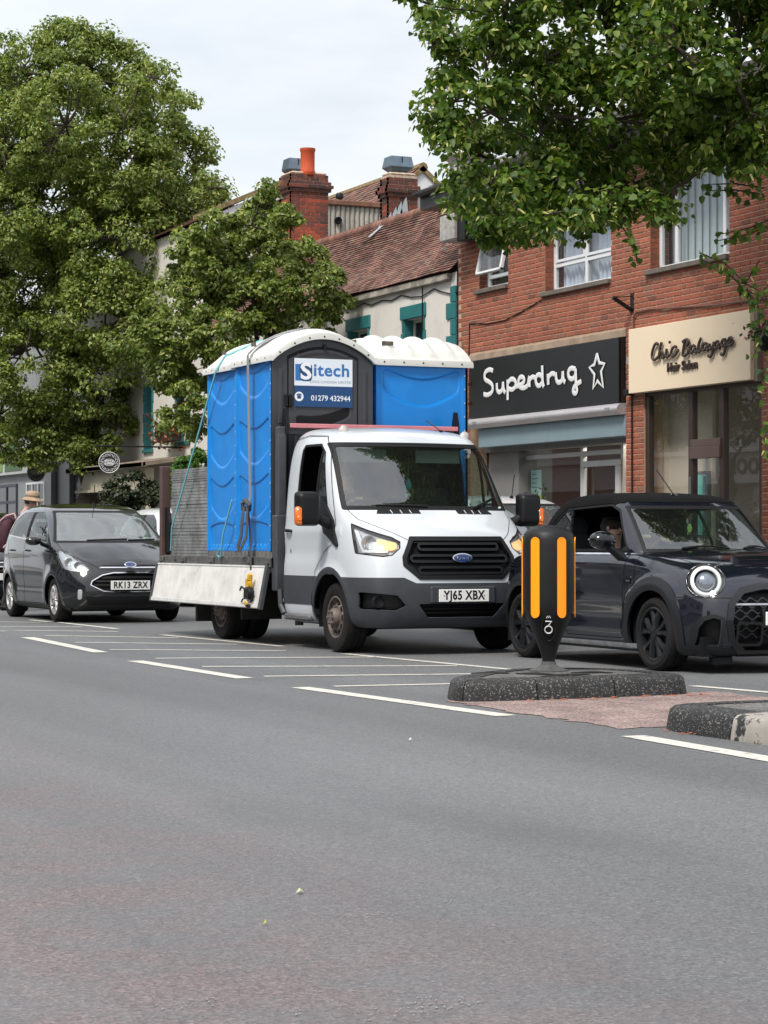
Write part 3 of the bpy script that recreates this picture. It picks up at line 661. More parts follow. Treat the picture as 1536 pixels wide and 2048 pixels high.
b = MB(); b.box(-1.33, -.52, -.99, -.80, .36, .43, c=.02); b.box(-1.28, -.56, -1.04, -.9, .30, .37, c=.02); b.build('cab_step', mat('step_plastic', (.10, .10, .105), .6, noise=(20, .3)), truck, 40)
# ---- load bed
m_grey = mat('grey_frame_paint', (.048, .052, .058), .5, noise=(6, .15), dirt=(9, (.16, .14, .12), .6, .9))
m_alu = mat('dirty_aluminium', (.70, .69, .66), .45, .1, noise=(5, .12), dirt=(7, (.42, .36, .29), .55, .85))
m_rail = mat('bed_rail_grey', (.085, .085, .085), .7, .1, noise=(12, .25), dirt=(10, (.22, .17, .13), .55, .8))
b = MB(); b.box(-5.3, -1.55, -1.02, 1.02, .88, .95); b.build('load_floor', mat('load_floor_wood', (.14, .09, .075), .85, noise=(7, .3)), truck)
b = MB()
b.box(-5.33, -1.52, -1.06, -1.00, .84, .965, c=.006); b.build('side_rail', m_rail, truck); b = MB(); b.box(-5.33, -1.52, 1.00, 1.06, .84, .965, c=.006); b.build('side_rail', m_rail, truck)
for x in (-5.27, -4.45, -3.45, -2.2, -1.62):
    b = MB(); b.box(x-.05, x+.05, -1.09, -1.06, .85, .955, c=.008); b.box(x-.02, x+.02, -1.105, -1.085, .87, .93, c=.005); b.tube([(x-.03, -1.10, .90), (x+.05, -1.10, .90)], .012, 6); b.build('rail_latch', m_rail, truck)
b = MB(); b.box(-4.85, -4.78, -1.062, -1.058, .89, .92); b.build('rail_slot', M_['ink'], truck)
# lowered dropside: hangs from the rail, leaning out a little
Md = Matrix.Translation((0, -1.085, .845)) @ Matrix.Rotation(math.radians(-11), 4, 'X')
ds = empty('dropside'); ds.parent = truck
b = MB(); b.box(-5.36, -1.66, -.014, .014, -.40, 0, M=Md, c=.004); b.build('dropside_panel', m_alu, ds)
b = MB(); b.box(-5.37, -1.65, -.024, .022, -.45, -.40, M=Md, c=.006); b.box(-5.37, -1.65, -.020, .020, 0, .022, M=Md, c=.004); b.build('dropside_lip', mat('white_lip', (.66, .66, .64), .45, .2, noise=(10, .1)), ds)
b = MB(); b.box(-1.665, -1.60, -.026, .024, -.46, .025, M=Md, c=.006); b.build('dropside_end_cap', m_grey, ds); b = MB(); b.box(-5.42, -5.375, -.026, .024, -.46, .025, M=Md, c=.006); b.build('dropside_end_cap', m_grey, ds)
far = MB(); far.box(-5.3, -1.6, 1.05, 1.08, .9, 1.32); far.build('dropside_panel', m_alu, truck)
# headboard
b = MB()
b.box(-1.56, -1.46, -1.03, -.93, .80, 2.38, c=.012); b.box(-1.56, -1.46, 1.00, 1.10, .80, 2.38, c=.012)
b.box(-1.58, -1.44, -1.06, -.90, .60, 1.42, c=.012); b.box(-1.57, -1.45, -.95, 1.02, .80, .90); b.box(-1.54, -1.48, -.95, 1.02, 2.30, 2.36)
b.tube([(-1.40, -1.03, .62), (-1.38, -1.03, .45), (-1.30, -1.02, .36)], .03, 8)
for k in range(9): b.box(-1.53, -1.51, -.82+.2*k, -.79+.2*k, .9, 2.32)
b.build('headboard', m_grey, truck)
b = MB(); b.box(-1.50, -1.43, -.90, 1.12, 2.365, 2.415, c=.006); b.build('headboard_bar', mat('faded_red_bar', (.56, .20, .22), .35, noise=(3, .15)), truck)
for y in (-.93, 1.12):
    b = MB(); b.prism([(-1.60, 2.30), (-1.44, 2.30), (-1.44, 2.42), (-1.49, 2.58), (-1.52, 2.58)], y-.02, y+.02, 'y'); b.build('headboard_spike', M_['black'], truck)
# rear post and tail bracket
for yy in (-1.07, .98): b = MB(); b.box(-5.40, -5.30, yy, yy+.11, .84, 2.06, c=.008); b.build('tail_post', mat('brown_red_post', (.075, .042, .038), .55, noise=(5, .2)), truck)
b = MB(); b.prism([(-5.30, 1.0), (-5.14, 1.0), (-5.12, 1.36), (-5.24, 1.55), (-5.30, 1.55)], -1.03, -.99, 'y'); b.build('tail_bracket', M_['black'], truck)

# ================================================================== PORTABLE TOILETS
m_blue = mat('blue_polythene', (.003, .215, .66), .36, noise=(2.5, .09), dirt=(5, (.03, .26, .62), .55, .9))
m_tgrey = mat('toilet_grey', (.045, .047, .053), .48, noise=(3, .08))
m_roof = mat('toilet_roof_white', (.64, .64, .61), .4, noise=(3, .06), dirt=(3, (.42, .40, .35), .55, .9))
ZB = 1.03; EAVE = 3.15; W2 = .60; DP = .565
def sstep(a, b, x): t = np.clip((x-a)/(b-a), 0, 1); return t*t*(3-2*t)
def wavy_depth(u, z, half, single=False):
    """moulded pockets of a side panel: depth inwards; u across (-half..half)"""
    q = np.clip(np.abs(u)/(half-.14), 0, 1); dip = -.10*np.cos(q*PI/2)**1.0
    inside = sstep(half-.09, half-.16, np.abs(u)); d = np.zeros_like(u)
    bands = ((3.04, 2.86),) if single else ((3.09, 2.94), (2.47, 2.20), (1.86, 1.60), (1.30, 1.16))
    for zt, zb in bands:
        dt = dip*(1.0 if zt > 1.4 else -.4); db = dip*(1.4 if zt > 1.4 else 0)
        d = np.maximum(d, sstep(zt+dt+.02, zt+dt-.025, z)*sstep(zb+db-.09, zb+db+.07, z))
    return d*inside*.078+sstep(half-.05, half-.07, np.abs(u))*.008
def panel(name, parent, Mx, half, single=False, m=None):
    g = grid2d(-half, half, ZB, EAVE+.02, .013); u, z = g.V[:, 0], g.V[:, 1]; d = wavy_depth(u, z, half, single)
    tooth = (np.abs(((u+half)/.11) % 1-.5) < .22)*(z > ZB+.03)*(z < ZB+.11)*(np.abs(u) < half-.1)
    d = d+tooth*.012
    V = np.stack([u, -d, z], 1)    # faces local -y... depth goes to +y
    V[:, 1] = d
    Rm = np.array(Mx.to_3x3()); V = V @ Rm.T+np.array(Mx.translation)
    sh = Shell(V, g.T); n0 = Rm @ np.array((0, -1, 0))
    if (sh.N @ n0).mean() < 0: sh = Shell(V, g.T[:, ::-1])
    return sh.obj(name, m or m_blue, parent)
def toilet(name, x, y, rz, label, single=False):
    t = empty(name, (0, 0, 0)); t['label'] = label; t['category'] = 'portable toilet'; t['group'] = 'portable toilets on the truck bed'
    loc = Vector((PRX, PRY, 0))+Matrix.Rotation(-PI/2, 3, 'Z') @ Vector((x, y, 0)); t.location = loc; t.rotation_euler = (0, 0, -PI/2+rz)
    # local: door faces +x, barrel roof axis along x
    b = MB(); b.box(-DP+.02, DP-.02, -W2+.02, W2-.02, ZB, EAVE); b.build('cabin_core', m_blue, t)
    panel('side_panel', t, Matrix.Translation((0, -W2, 0)), DP, single)
    panel('side_panel', t, Matrix.Translation((0, W2, 0)) @ Matrix.Rotation(PI, 4, 'Z'), DP, single)
    panel('rear_panel', t, Matrix.Translation((-DP, 0, 0)) @ Matrix.Rotation(-PI/2, 4, 'Z'), W2, True)
    b = MB()
    for sy in (-1, 1):
        for k in range(14): b.lathe([(0, .004), (.007, .003), (.009, 0)], 8, frame((DP-.03, sy*(W2+.001), ZB+.12+k*.155), (-sy, 0, 0) if sy > 0 else (1, 0, 0), (0, 0, 1)))
    b.build('rivet', mat('rivet_pale', (.4, .55, .75), .4), t)
    # skid base with vertical ribs
    b = MB(); b.box(-DP, DP, -W2+.01, W2-.01, .95, ZB-.002)
    for k in range(9): b.box(-DP+.03+k*.13, -DP+.045+k*.13, -W2-.004, W2+.004, .955, ZB)
    b.build('skid_base', mat('skid_grey', (.17, .165, .16), .75, noise=(9, .25)), t)
    # front frame + arched door
    ARC = .255
    arc = lambda yy, top=EAVE, a=ARC, w=W2: top+a*math.cos(min(1, abs(yy)/w)*PI/2)**.8
    b = MB(); n = 24; ys = [-W2+2*W2*k/n for k in range(n+1)]
    b.prism([(-W2, ZB), (W2, ZB)]+[(yy, arc(yy)-.05) for yy in ys[::-1]], DP-.02, DP+.012, 'x'); b.build('front_frame', m_tgrey, t)
    for sy in (-1, 1):
        for (z0, z1) in ((2.42, 3.02), (1.72, 2.28), (1.15, 1.6)):
            b = MB(); b.box(DP+.008, DP+.024, sy*.50-.028, sy*.50+.028, z0, z1, c=.012); b.box(DP+.02, DP+.028, sy*.50-.012, sy*.50+.012, z0+.05, z1-.05, c=.006); b.build('frame_rib', m_tgrey, t, 30)
    dw = .405; door = MB(); dk = MB()
    dys = [-dw+2*dw*k/16 for k in range(17)]
    dk.prism([(-dw-.018, ZB+.06), (dw+.018, ZB+.06)]+[(yy*1.045, arc(yy)-.13) for yy in dys[::-1]], DP+.008, DP+.0135, 'x'); dk.build('door_gap', M_['rubber'], t)
    g = grid2d(-dw, dw, ZB+.08, 3.6, .014).keep(lambda V: V[:, 1]-(EAVE+ARC*np.cos(np.clip(np.abs(V[:, 0])/W2, 0, 1)*PI/2)**.8-.165))
    u, z = g.V[:, 0], g.V[:, 1]; d = np.zeros_like(u)+.018
    top = EAVE+.10-.25*(u/dw)**2*.6; d += .012*sstep(.02, 0, np.abs(z-(EAVE-.02+.11*np.cos(u/dw*1.35)))-.035)*(np.abs(u) < .30)
    for zc in (2.49, 1.93, 1.42): # S-shaped hollow
        c = zc-.055*np.sin(np.clip((u+.05)/.33, -1, 1)*1.0*PI*.5+PI/2)+.05*u/.33; d -= .022*sstep(.34, .26, np.abs(u))*sstep(c+.085, c+.065, z)*sstep(c-.065, c+.03, z)
    V = np.stack([DP+d, u, z], 1); sh = Shell(V, g.T)
    if sh.N[:, 0].mean() < 0: sh = Shell(V, g.T[:, ::-1])
    dr = sh.thick('door', m_tgrey, t, .02)
    b = MB(); b.box(DP+.012, DP+.04, -dw-.05, -dw-.012, 2.60, 2.74, c=.008); b.box(DP+.012, DP+.04, -dw-.002, -dw+.036, 2.60, 2.74, c=.008); b.build('door_hinge', M_['black'], t)
    b = MB(); b.box(DP+.02, DP+.05, .0, .03, 3.235, 3.30); b.build('door_spring', M_['black'], t)
    # roof: ribbed barrel with a flange
    nx, ny = 44, 40; vs = []; R_ = []
    hw = W2+.035; hl = DP+.055
    for i in range(nx+1):
        sx = -1+2*i/nx; x = hl*sx
        endf = (1-abs(sx)**7)
        rib = max(0, math.cos((x+hl)/.25*2*PI))**.6*.034 if abs(sx) < .88 else 0
        for j in range(ny+1):
            sy = -1+2*j/ny; yy = hw*sy; base = EAVE+ARC*math.cos(min(1, abs(yy)/W2)*PI/2)**.8
            z = base+.022+(.03*endf+rib)*max(0, 1-abs(sy)**6)*(1 if abs(sx) < .93 else .0)
            vs.append((x, yy, z))
    b = MB(); b.add(vs, [(i*(ny+1)+j, i*(ny+1)+j+1, (i+1)*(ny+1)+j+1, (i+1)*(ny+1)+j) for i in range(nx) for j in range(ny)])
    low = []; 
    per = [(0, j) for j in range(ny+1)]+[(i, ny) for i in range(1, nx+1)]+[(nx, j) for j in range(ny-1, -1, -1)]+[(i, 0) for i in range(nx-1, 0, -1)]
    for (i, j) in per: p = vs[i*(ny+1)+j]; low += [p, (p[0]*1.012, p[1]*1.012, p[2]-.025), (p[0]*1.012, p[1]*1.012, p[2]-.072), (p[0]*.99, p[1]*.99, p[2]-.072)]
    K = len(per); b.add(low, [(4*i+q, 4*i+q+1, 4*((i+1) % K)+q+1, 4*((i+1) % K)+q) for i in range(K) for q in range(3)])
    rf = b.build('roof', m_roof, t, 45)
    b = MB()
    for k in range(-3, 4):
        yy = k*.175; zz = arc(yy)-.022; b.lathe([(0, .004), (.009, .003), (.011, 0)], 8, frame((hl*1.012+.001, yy, zz), (0, 1, 0), (0, 0, 1)))
    for sy in (-1, 1):
        for k in range(-2, 3): b.lathe([(0, .004), (.009, .003), (.011, 0)], 8, frame((k*.24, sy*(hw*1.012+.001), EAVE-.012), (1, 0, 0) if sy < 0 else (-1, 0, 0), (0, 0, 1)))
    b.build('roof_screw', M_['ink'], rf)
    for sgn in (-1, 1):
        xx = .36*sgn; yv = W2-.14; b = MB(); b.box(xx-.07, xx+.07, yv*sgn-.002, yv*sgn+.006, EAVE+.185, EAVE+.235); b.build('roof_vent', M_['rim_steel'], rf)
    return t, arc
t1, arc = toilet('portable_toilet', -1.65-DP, -.435, 0, 'nearest portable toilet with grey door bearing the white and blue company sign')
t2, _ = toilet('portable_toilet', -2.80-DP*.86, -.42, 0, 'blue portable toilet behind the one with the grey signed door'); t2.scale = (.86, 1, .995)
toilet('portable_toilet', -1.72-W2, .17+DP+.03+.04, PI/2, 'blue portable toilet turned sideways, beside the signed grey door', True)
# company sign on the grey door
SGX = DP+.0315; sg = MB(); sg.box(SGX, SGX+.003, -.345, .345, 2.84, 3.14); s_up = sg.build('sign_board', mat('sign_white', (.72, .78, .84), .35), t1)
sg = MB(); sg.box(SGX, SGX+.003, -.345, .345, 2.61, 2.838); s_lo = sg.build('sign_board', mat('sign_navy', (.008, .055, .17), .35), t1)
SB = mat('sign_blue', (.03, .16, .42), .4); SN = mat('sign_navy_ink', (.012, .06, .17), .4); SW = mat('sign_white_ink', (.8, .83, .86), .4)
sx = SGX+.0032
b = MB(); b.box(sx, sx+.001, -.335, -.145, 2.895, 3.075, c=0); b.build('logo_block', SB, t1)
b = MB(); n = 20; rr = [( -.21+.075*math.copysign(abs(math.cos(a))**.5, math.cos(a)), 2.99+.10*math.copysign(abs(math.sin(a))**.5, math.sin(a))) for a in [2*PI*k/n for k in range(n)]]
b.prism(rr, sx+.0012, sx+.002, 'x'); b.build('logo_disc', SN, t1)
text('logo_letter', 'S', .25, SW, t1, VEHF((sx+.0022, -.21, 2.99)), .0006, .008, 1.15)
text('sign_lettering', 'itech', .19, SB, t1, VEHF((sx+.0006, .095, 3.01)), .0006, .0045, 1.1, 1.06)
text('sign_lettering', 'LOOS LONDON LIMITED', .040, mat('sign_grey_ink', (.2, .24, .3), .5), t1, VEHF((sx+.0006, .085, 2.885)), .0005, 0, 1.0, 1.12)
text('sign_phone_number', '01279 432944', .083, SW, t1, VEHF((sx+.0006, .085, 2.705)), .0006, .0008, .98, 1.0)
b = MB(); b.lathe([(0, .0008), (.052, .0008), (.052, 0)], 24, VEHF((sx+.0002, -.29, 2.72))); b.build('phone_disc', SW, t1)
b = MB(); b.prism([(-.315, 2.697), (-.265, 2.697), (-.270, 2.725), (-.283, 2.735), (-.297, 2.735), (-.310, 2.725)], sx+.001, sx+.0022, 'x'); b.prism([(-.322, 2.73), (-.318, 2.745), (-.29, 2.755), (-.262, 2.745), (-.258, 2.73), (-.274, 2.728), (-.276, 2.738), (-.304, 2.738), (-.306, 2.728)], sx+.001, sx+.0022, 'x'); b.build('phone_symbol', SN, t1)

# ================================================================== straps, stacked panels, tool on the dropside
def L2W(p): return Vector((PRX, PRY, 0))+Matrix.Rotation(-PI/2, 3, 'Z') @ Vector(p)
b = MB(); XS = -2.20; yo = -1.115
prof = [(-.435+.62*math.sin(a), EAVE+.0+.0) for a in (0,)]
pts = []
for k in range(13):
    yy = -.60+1.2*k/12; pts.append(L2W((XS-.10*(k/12), -.435-yy if False else -.435+(-yy)*1.0, EAVE+.255*math.cos(min(1, abs(yy)/.6)*PI/2)**.8+.10)))
pts += [L2W((XS+.0, -1.105, EAVE+.06)), L2W((XS+.02, -1.11, EAVE-.1)), L2W((XS+.03, -1.085, 1.62)), L2W((XS+.01, -1.095, 1.55))]
b.ribbon(pts, .062, (1, 0, 0) if False else (-1, 0, .01), .006)
st_ = b
s = b.build('ratchet_strap', mat('grey_webbing', (.24, .245, .25), .8, noise=(60, .15)), None)
tag(s, 'grey ratchet strap tied over the toilet with the signed door, knotted low', 'strap', 'straps holding the toilets')
mw = mat('dark_webbing', (.075, .075, .078), .85, noise=(40, .25)); kn = MB()
def P(x, y, z): return L2W((x, y, z))
kn.tube([P(-2.24, -1.11, 1.56), P(-2.17, -1.15, 1.59), P(-2.10, -1.12, 1.54), P(-2.17, -1.10, 1.49), P(-2.25, -1.14, 1.50), P(-2.23, -1.16, 1.57)], [.02, .03, .028, .03, .028, .02], 8)
kn.ribbon([P(-2.22, -1.14, 1.53), P(-2.20, -1.17, 1.38), P(-2.26, -1.16, 1.2), P(-2.40, -1.15, 1.05)], .075, (-.2, -1, 0) if False else P(0, -1, 0)-P(0, 0, 0), .008)
kn.ribbon([P(-2.14, -1.13, 1.53), P(-2.10, -1.15, 1.35), P(-2.12, -1.15, 1.18), P(-2.25, -1.16, 1.07), P(-2.34, -1.15, 1.03)], .05, P(0, -1, 0)-P(0, 0, 0), .008)
kn.ribbon([P(-2.17, -1.11, 1.50), P(-2.13, -1.10, 1.2), P(-2.10, -1.105, .82)], .045, P(0, -1, 0)-P(0, 0, 0), .006)
k_ = kn.build('strap_knot', mw, None, 60); k_.parent = s
m_cy = mat('turquoise_cord', (.12, .36, .40), .6)
b = MB(); b.ribbon([P(-3.05, -.60, EAVE+.31), P(-3.22, -1.0, EAVE+.12), P(-3.28, -1.09, EAVE-.05), P(-4.86, -1.09, 1.30), P(-4.93, -1.08, 1.02)], .03, P(0, -1, 0)-P(0, 0, 0), .01)
tag(b.build('ratchet_strap', m_cy, None), 'long turquoise strap slanting down from the rear toilet roof to the bed corner', 'strap', 'straps holding the toilets')
b = MB(); b.ribbon([P(-2.72, -1.10, 1.60), P(-3.02, -1.10, 1.2), P(-3.12, -1.09, .97)], .028, P(0, -1, 0)-P(0, 0, 0), .01); b.tube([P(-3.10, -1.1, 1.05), P(-3.17, -1.11, .98), P(-3.10, -1.11, .95)], .012, 6)
tag(b.build('ratchet_strap', m_cy, None), 'short turquoise strap slanting across the foot of the blue side panels', 'strap', 'straps holding the toilets')
tl_scale = .82
m_hoard = mat('galvanised_panels', (.36, .365, .37), .5, .55, noise=(5, .25), dirt=(3, (.14, .135, .13), .45, .75))
stack = empty('panel_stack', L2W((-4.4, 0, .95)), -PI/2, 'stack of flat grey ribbed panels behind the toilets on the bed', 'panels')
z = .0
for q, (hh, nn) in enumerate(((.30, 8), (.32, 8), (.27, 7), (.16, 6))):
    b = MB()
    for k in range(nn):
        zz = z+hh*k/nn; j = random.uniform(-.008, .008); b.box(-.75+j, .58+j, -1.0+random.uniform(0, .012), .9, zz+.003, zz+hh/nn-.002)
    b.box(-.73, .56, -.985, .88, z, z+hh)
    b.build('panel_bundle', m_hoard, stack); z += hh+.004
# yellow tool strapped to the dropside
TY = mat('tool_yellow', (.62, .36, .02), .5, noise=(30, .3)); tl = empty('torch_tool', L2W((-1.93, -1.165, .595)), -PI/2, 'yellow and black battery tool hooked on the lowered white side panel', 'tool')
b = MB(); b.box(-.07, .06, -.05, .0, .03, .17, c=.02); b.tube([(.03, -.03, .15), (.05, -.03, .22)], [.035, .03], 8); b.build('tool_body', mat('tool_yellow', (.62, .36, .02), .5, noise=(30, .3)), tl, 40)
b = MB(); b.box(-.10, .09, -.06, .005, -.12, .05, c=.025); b.tube([(-.10, -.04, .02), (-.17, -.05, .05), (-.24, -.04, .0)], .012, 6); b.tube([(-.08, -.03, -.1), (-.16, -.04, -.12), (-.22, -.03, -.16)], .01, 6); b.tube([(.06, -.04, .05), (.12, -.03, -.02), (.09, -.03, -.15)], .014, 6); b.box(-.06, .06, -.055, .0, -.23, -.18, c=.02); b.build('tool_grip', M_['black'], tl, 40); b = MB(); b.box(-.05, .05, -.07, -.05, -.19, -.14, c=.01); b.build('tool_end', TY, tl, 40); tl.scale = (1.0, 1.0, tl_scale)
# things seen through the windscreen
b = MB(); b.lathe([(.055, 0), (.055, .11), (.02, .11), (.02, 0)], 20, Matrix.Translation(L2W((.02, .62, 1.455))), closed=True); tag(b.build('paper_roll', mat('paper', (.7, .72, .70), .8), None, 40), 'white paper roll standing on the truck dashboard', 'paper roll')
b = MB(); b.box(-.10, .10, -.16, .16, 0, .015, M=Matrix.Translation(L2W((.0, .76, 1.44))) @ Matrix.Rotation(-.5, 4, 'Y')); tag(b.build('paper_pad', mat('pale_green_paper', (.45, .62, .50), .8), None), 'pale green paper pad lying behind the truck windscreen', 'paper')
af = empty('air_freshener', L2W((-.42, .04, 1.72)), -PI/2, 'blue air freshener dangling from the truck rear view mirror', 'air freshener')
b = MB(); b.tube([(0, 0, .08), (0, 0, .22)], .003, 5); b.lathe([(0, -.05), (.03, -.03), (.042, 0), (.03, .04), (.01, .08), (0, .08)], 16, Matrix.Diagonal((.4, 1, 1, 1))); b.build('freshener_drop', mat('aqua_plastic', (.05, .35, .42), .3), af, 50)
b = MB(); b.box(-.003, .003, -.03, .03, -.11, -.085); b.build('freshener_tag', M_['white'], af)
# ================================================================== GROUND, ROAD, MARKINGS
KX = 14.4    # far kerb; near kerb at X = 1.0
def ground_mat():
    m = bpy.data.materials.new('asphalt'); m.use_nodes = True; MATS['asphalt'] = m; t = m.node_tree; b = t.nodes['Principled BSDF']; L = t.links.new
    g = N(t, 'ShaderNodeTexCoord')
    def noise(s, d, r=.55, sc=None):
        n = N(t, 'ShaderNodeTexNoise'); n.inputs['Scale'].default_value = s; n.inputs['Detail'].default_value = d; n.inputs['Roughness'].default_value = r
        if sc:
            mp = N(t, 'ShaderNodeMapping'); mp.inputs['Scale'].default_value = sc; L(g.outputs['Object'], mp.inputs[0]); L(mp.outputs[0], n.inputs['Vector'])
        else: L(g.outputs['Object'], n.inputs['Vector'])
        return n.outputs[0]
    def ramp(src, *el):
        r = N(t, 'ShaderNodeValToRGB'); e = r.color_ramp.elements
        while len(e) < len(el): e.new(.5)
        for i, (p, c) in enumerate(el): e[i].position = p; e[i].color = (*c, 1)
        L(src, r.inputs[0]); return r.outputs[0]
    def mix(f, a, c, mode='MIX', fac=None):
        x = N(t, 'ShaderNodeMix', data_type='RGBA', blend_type=mode)
        if fac is not None: x.inputs[0].default_value = fac
        else: L(f, x.inputs[0])
        L(a, x.inputs[6]); L(c, x.inputs[7]); return x.outputs[2]
    base = ramp(noise(.22, 4, .5, (1, .35, 1)), (.3, (.108, .109, .112)), (.5, (.130, .132, .135)), (.72, (.162, .164, .168)))
    # fine aggregate
    vo = N(t, 'ShaderNodeTexVoronoi'); vo.inputs['Scale'].default_value = 95; L(g.outputs['Object'], vo.inputs['Vector'])
    hs = N(t, 'ShaderNodeSeparateColor'); L(vo.outputs['Color'], hs.inputs[0])
    agg = ramp(hs.outputs[0], (0, (.66, .66, .66)), (.5, (.97, .97, .97)), (.88, (1.12, 1.12, 1.12)), (1, (1.5, 1.48, 1.44)))
    c = mix(None, base, agg, 'MULTIPLY', .9)
    trk = ramp(noise(1.0, 3, .5, (1.1, .03, 1)), (.35, (.86, .86, .86)), (.65, (1.12, 1.12, 1.12))); c = mix(None, c, trk, 'MULTIPLY', .8)
    # reddish old surfacing showing through near the camera side
    sx = N(t, 'ShaderNodeSeparateXYZ'); L(g.outputs['Object'], sx.inputs[0])
    mr = N(t, 'ShaderNodeMapRange'); mr.inputs[1].default_value = 3.9; mr.inputs[2].default_value = 1.8; L(sx.outputs['X'], mr.inputs[0])
    pn = ramp(noise(1.3, 6, .7), (.36, (0, 0, 0)), (.60, (1, 1, 1))); pm = N(t, 'ShaderNodeMath', operation='MULTIPLY'); L(mr.outputs[0], pm.inputs[0]); L(pn, pm.inputs[1])
    pm2 = N(t, 'ShaderNodeMath', operation='MULTIPLY'); pm2.inputs[1].default_value = .55; L(pm.outputs[0], pm2.inputs[0])
    red = ramp(hs.outputs[1], (0, (.07, .045, .045)), (.6, (.17, .105, .105)), (1, (.3, .2, .19))); c = mix(pm2.outputs[0], c, red)
    # pale scuffs and dark patches
    sc = ramp(noise(3.2, 8, .8, (1, .5, 1)), (.66, (0, 0, 0)), (.80, (1, 1, 1))); f = N(t, 'ShaderNodeMath', operation='MULTIPLY'); f.inputs[1].default_value = .35; L(sc, f.inputs[0])
    pale = N(t, 'ShaderNodeRGB'); pale.outputs[0].default_value = (.26, .26, .26, 1); c = mix(f.outputs[0], c, pale.outputs[0])
    dk = ramp(noise(.45, 5, .6, (1.2, .4, 1)), (.58, (0, 0, 0)), (.72, (1, 1, 1))); f = N(t, 'ShaderNodeMath', operation='MULTIPLY'); f.inputs[1].default_value = .45; L(dk, f.inputs[0])
    dark = N(t, 'ShaderNodeRGB'); dark.outputs[0].default_value = (.074, .074, .074, 1); c = mix(f.outputs[0], c, dark.outputs[0])
    L(c, b.inputs['Base Color']); b.inputs['Roughness'].default_value = .62; b.inputs['Specular IOR Level'].default_value = .45
    bp = N(t, 'ShaderNodeBump'); bp.inputs['Strength'].default_value = .6; bp.inputs['Distance'].default_value = .005; L(vo.outputs['Distance'], bp.inputs['Height'])
    bp2 = N(t, 'ShaderNodeBump'); bp2.inputs['Strength'].default_value = .5; bp2.inputs['Distance'].default_value = .012; L(noise(22, 5), bp2.inputs['Height']); L(bp.outputs[0], bp2.inputs['Normal']); L(bp2.outputs[0], b.inputs['Normal'])
    return m
b = MB(); b.add([(-900, -900, -.05), (900, -900, -.05), (900, 1200, -.05), (-900, 1200, -.05)], [(0, 1, 2, 3)])
tag(b.build('ground', mat('ground_grey', (.11, .11, .105), .9, noise=(.5, .2))), kind='structure')
b = MB(); b.add([(.98, -60, 0), (KX, -60, 0), (KX, 260, 0), (.98, 260, 0)], [(0, 1, 2, 3)]); tag(b.build('road', ground_mat()), kind='structure')
pv = mat('paving', (.24, .23, .22), .85, noise=(1.2, .15), bump=(60, .2, .004), dirt=(2, (.12, .115, .11), .5, .8))
b = MB(); b.box(KX+.15, 26, -60, 260, -.04, .12); tag(b.build('pavement', pv), kind='structure')
b = MB(); b.box(-14, .85, -60, 260, -.04, .12); tag(b.build('pavement', pv), kind='structure')
km = mat('kerb_concrete', (.27, .26, .25), .85, noise=(6, .2))
kb = MB(); [kb.box(KX, KX+.148, y+.004, y+.911, -.03, .125, c=.012) for y in np.arange(10, 70, .915)]; k_ = kb.build('kerb', km); tag(k_, kind='structure'); 
kb = MB(); [kb.box(.852, 1.0, y+.004, y+.911, -.03, .125, c=.012) for y in np.arange(0, 40, .915)]; tag(kb.build('kerb', km), kind='structure')
# worn road paint
def paint_mat():
    m = bpy.data.materials.new('road_paint'); m.use_nodes = True; t = m.node_tree; b = t.nodes['Principled BSDF']; L = t.links.new; g = N(t, 'ShaderNodeTexCoord')
    n = N(t, 'ShaderNodeTexNoise'); n.inputs['Scale'].default_value = 9; n.inputs['Detail'].default_value = 9; n.inputs['Roughness'].default_value = .7; L(g.outputs['Object'], n.inputs['Vector'])
    r = N(t, 'ShaderNodeValToRGB'); e = r.color_ramp.elements; e[0].position = .34; e[0].color = (.22, .215, .20, 1); e[1].position = .45; e[1].color = (.58, .56, .50, 1); L(n.outputs[0], r.inputs[0]); L(r.outputs[0], b.inputs['Base Color']); b.inputs['Roughness'].default_value = .6
    return m
PM = paint_mat()
mk = MB()
def line(p, q, w):
    p, q = Vector((p[0], p[1], 0)), Vector((q[0], q[1], 0)); d = (q-p); L_ = d.length; d.normalize(); s = Vector((-d.y, d.x, 0))*w/2; n = max(2, int(L_/.25))
    up = []; lo = []
    for i in range(n+1):
        c = p+d*L_*i/n; j1, j2 = random.uniform(-.004, .004), random.uniform(-.004, .004); up.append(c+s*(1+j1*8)); lo.append(c-s*(1+j2*8))
    mk.add([(*a.xy, .004) for a in up]+[(*a.xy, .004) for a in lo], [(i, i+1, n+2+i, n+1+i) for i in range(n)])
for a, q in (((55, 1275), (202, 1305)), ((270, 1322), (491, 1357)), ((600, 1375), (1012, 1432)), ((1264, 1472), (1640, 1536)), ((-190, 1232), (-60, 1254))):
    line(onZ(*a).xy, onZ(*q).xy, .16)
for a, q in (((118, 1245), (235, 1258)), ((325, 1270), (565, 1293)), ((690, 1308), (1030, 1340)), ((1385, 1372), (1560, 1387)), ((60, 1240), (100, 1244))):
    line(onZ(*a).xy, onZ(*q).xy, .10)
for a, q in (((0, 1244), (82, 1245)), ((0, 1253.5), (165, 1254)), ((0, 1262), (12, 1262.5)), ((28, 1261), (236, 1263.5)), ((92, 1271.5), (358, 1276)), ((150, 1285), (475, 1289)), ((220, 1299.5), (572, 1302)), ((312, 1317), (752, 1314.5)), ((405, 1333.5), (915, 1332)), ((528, 1353), (965, 1348)), ((668, 1373), (905, 1368))):
    line(onZ(*a).xy, onZ(*q).xy, .105)
mo = mk.build('lane_markings', PM); tag(mo, kind='structure')
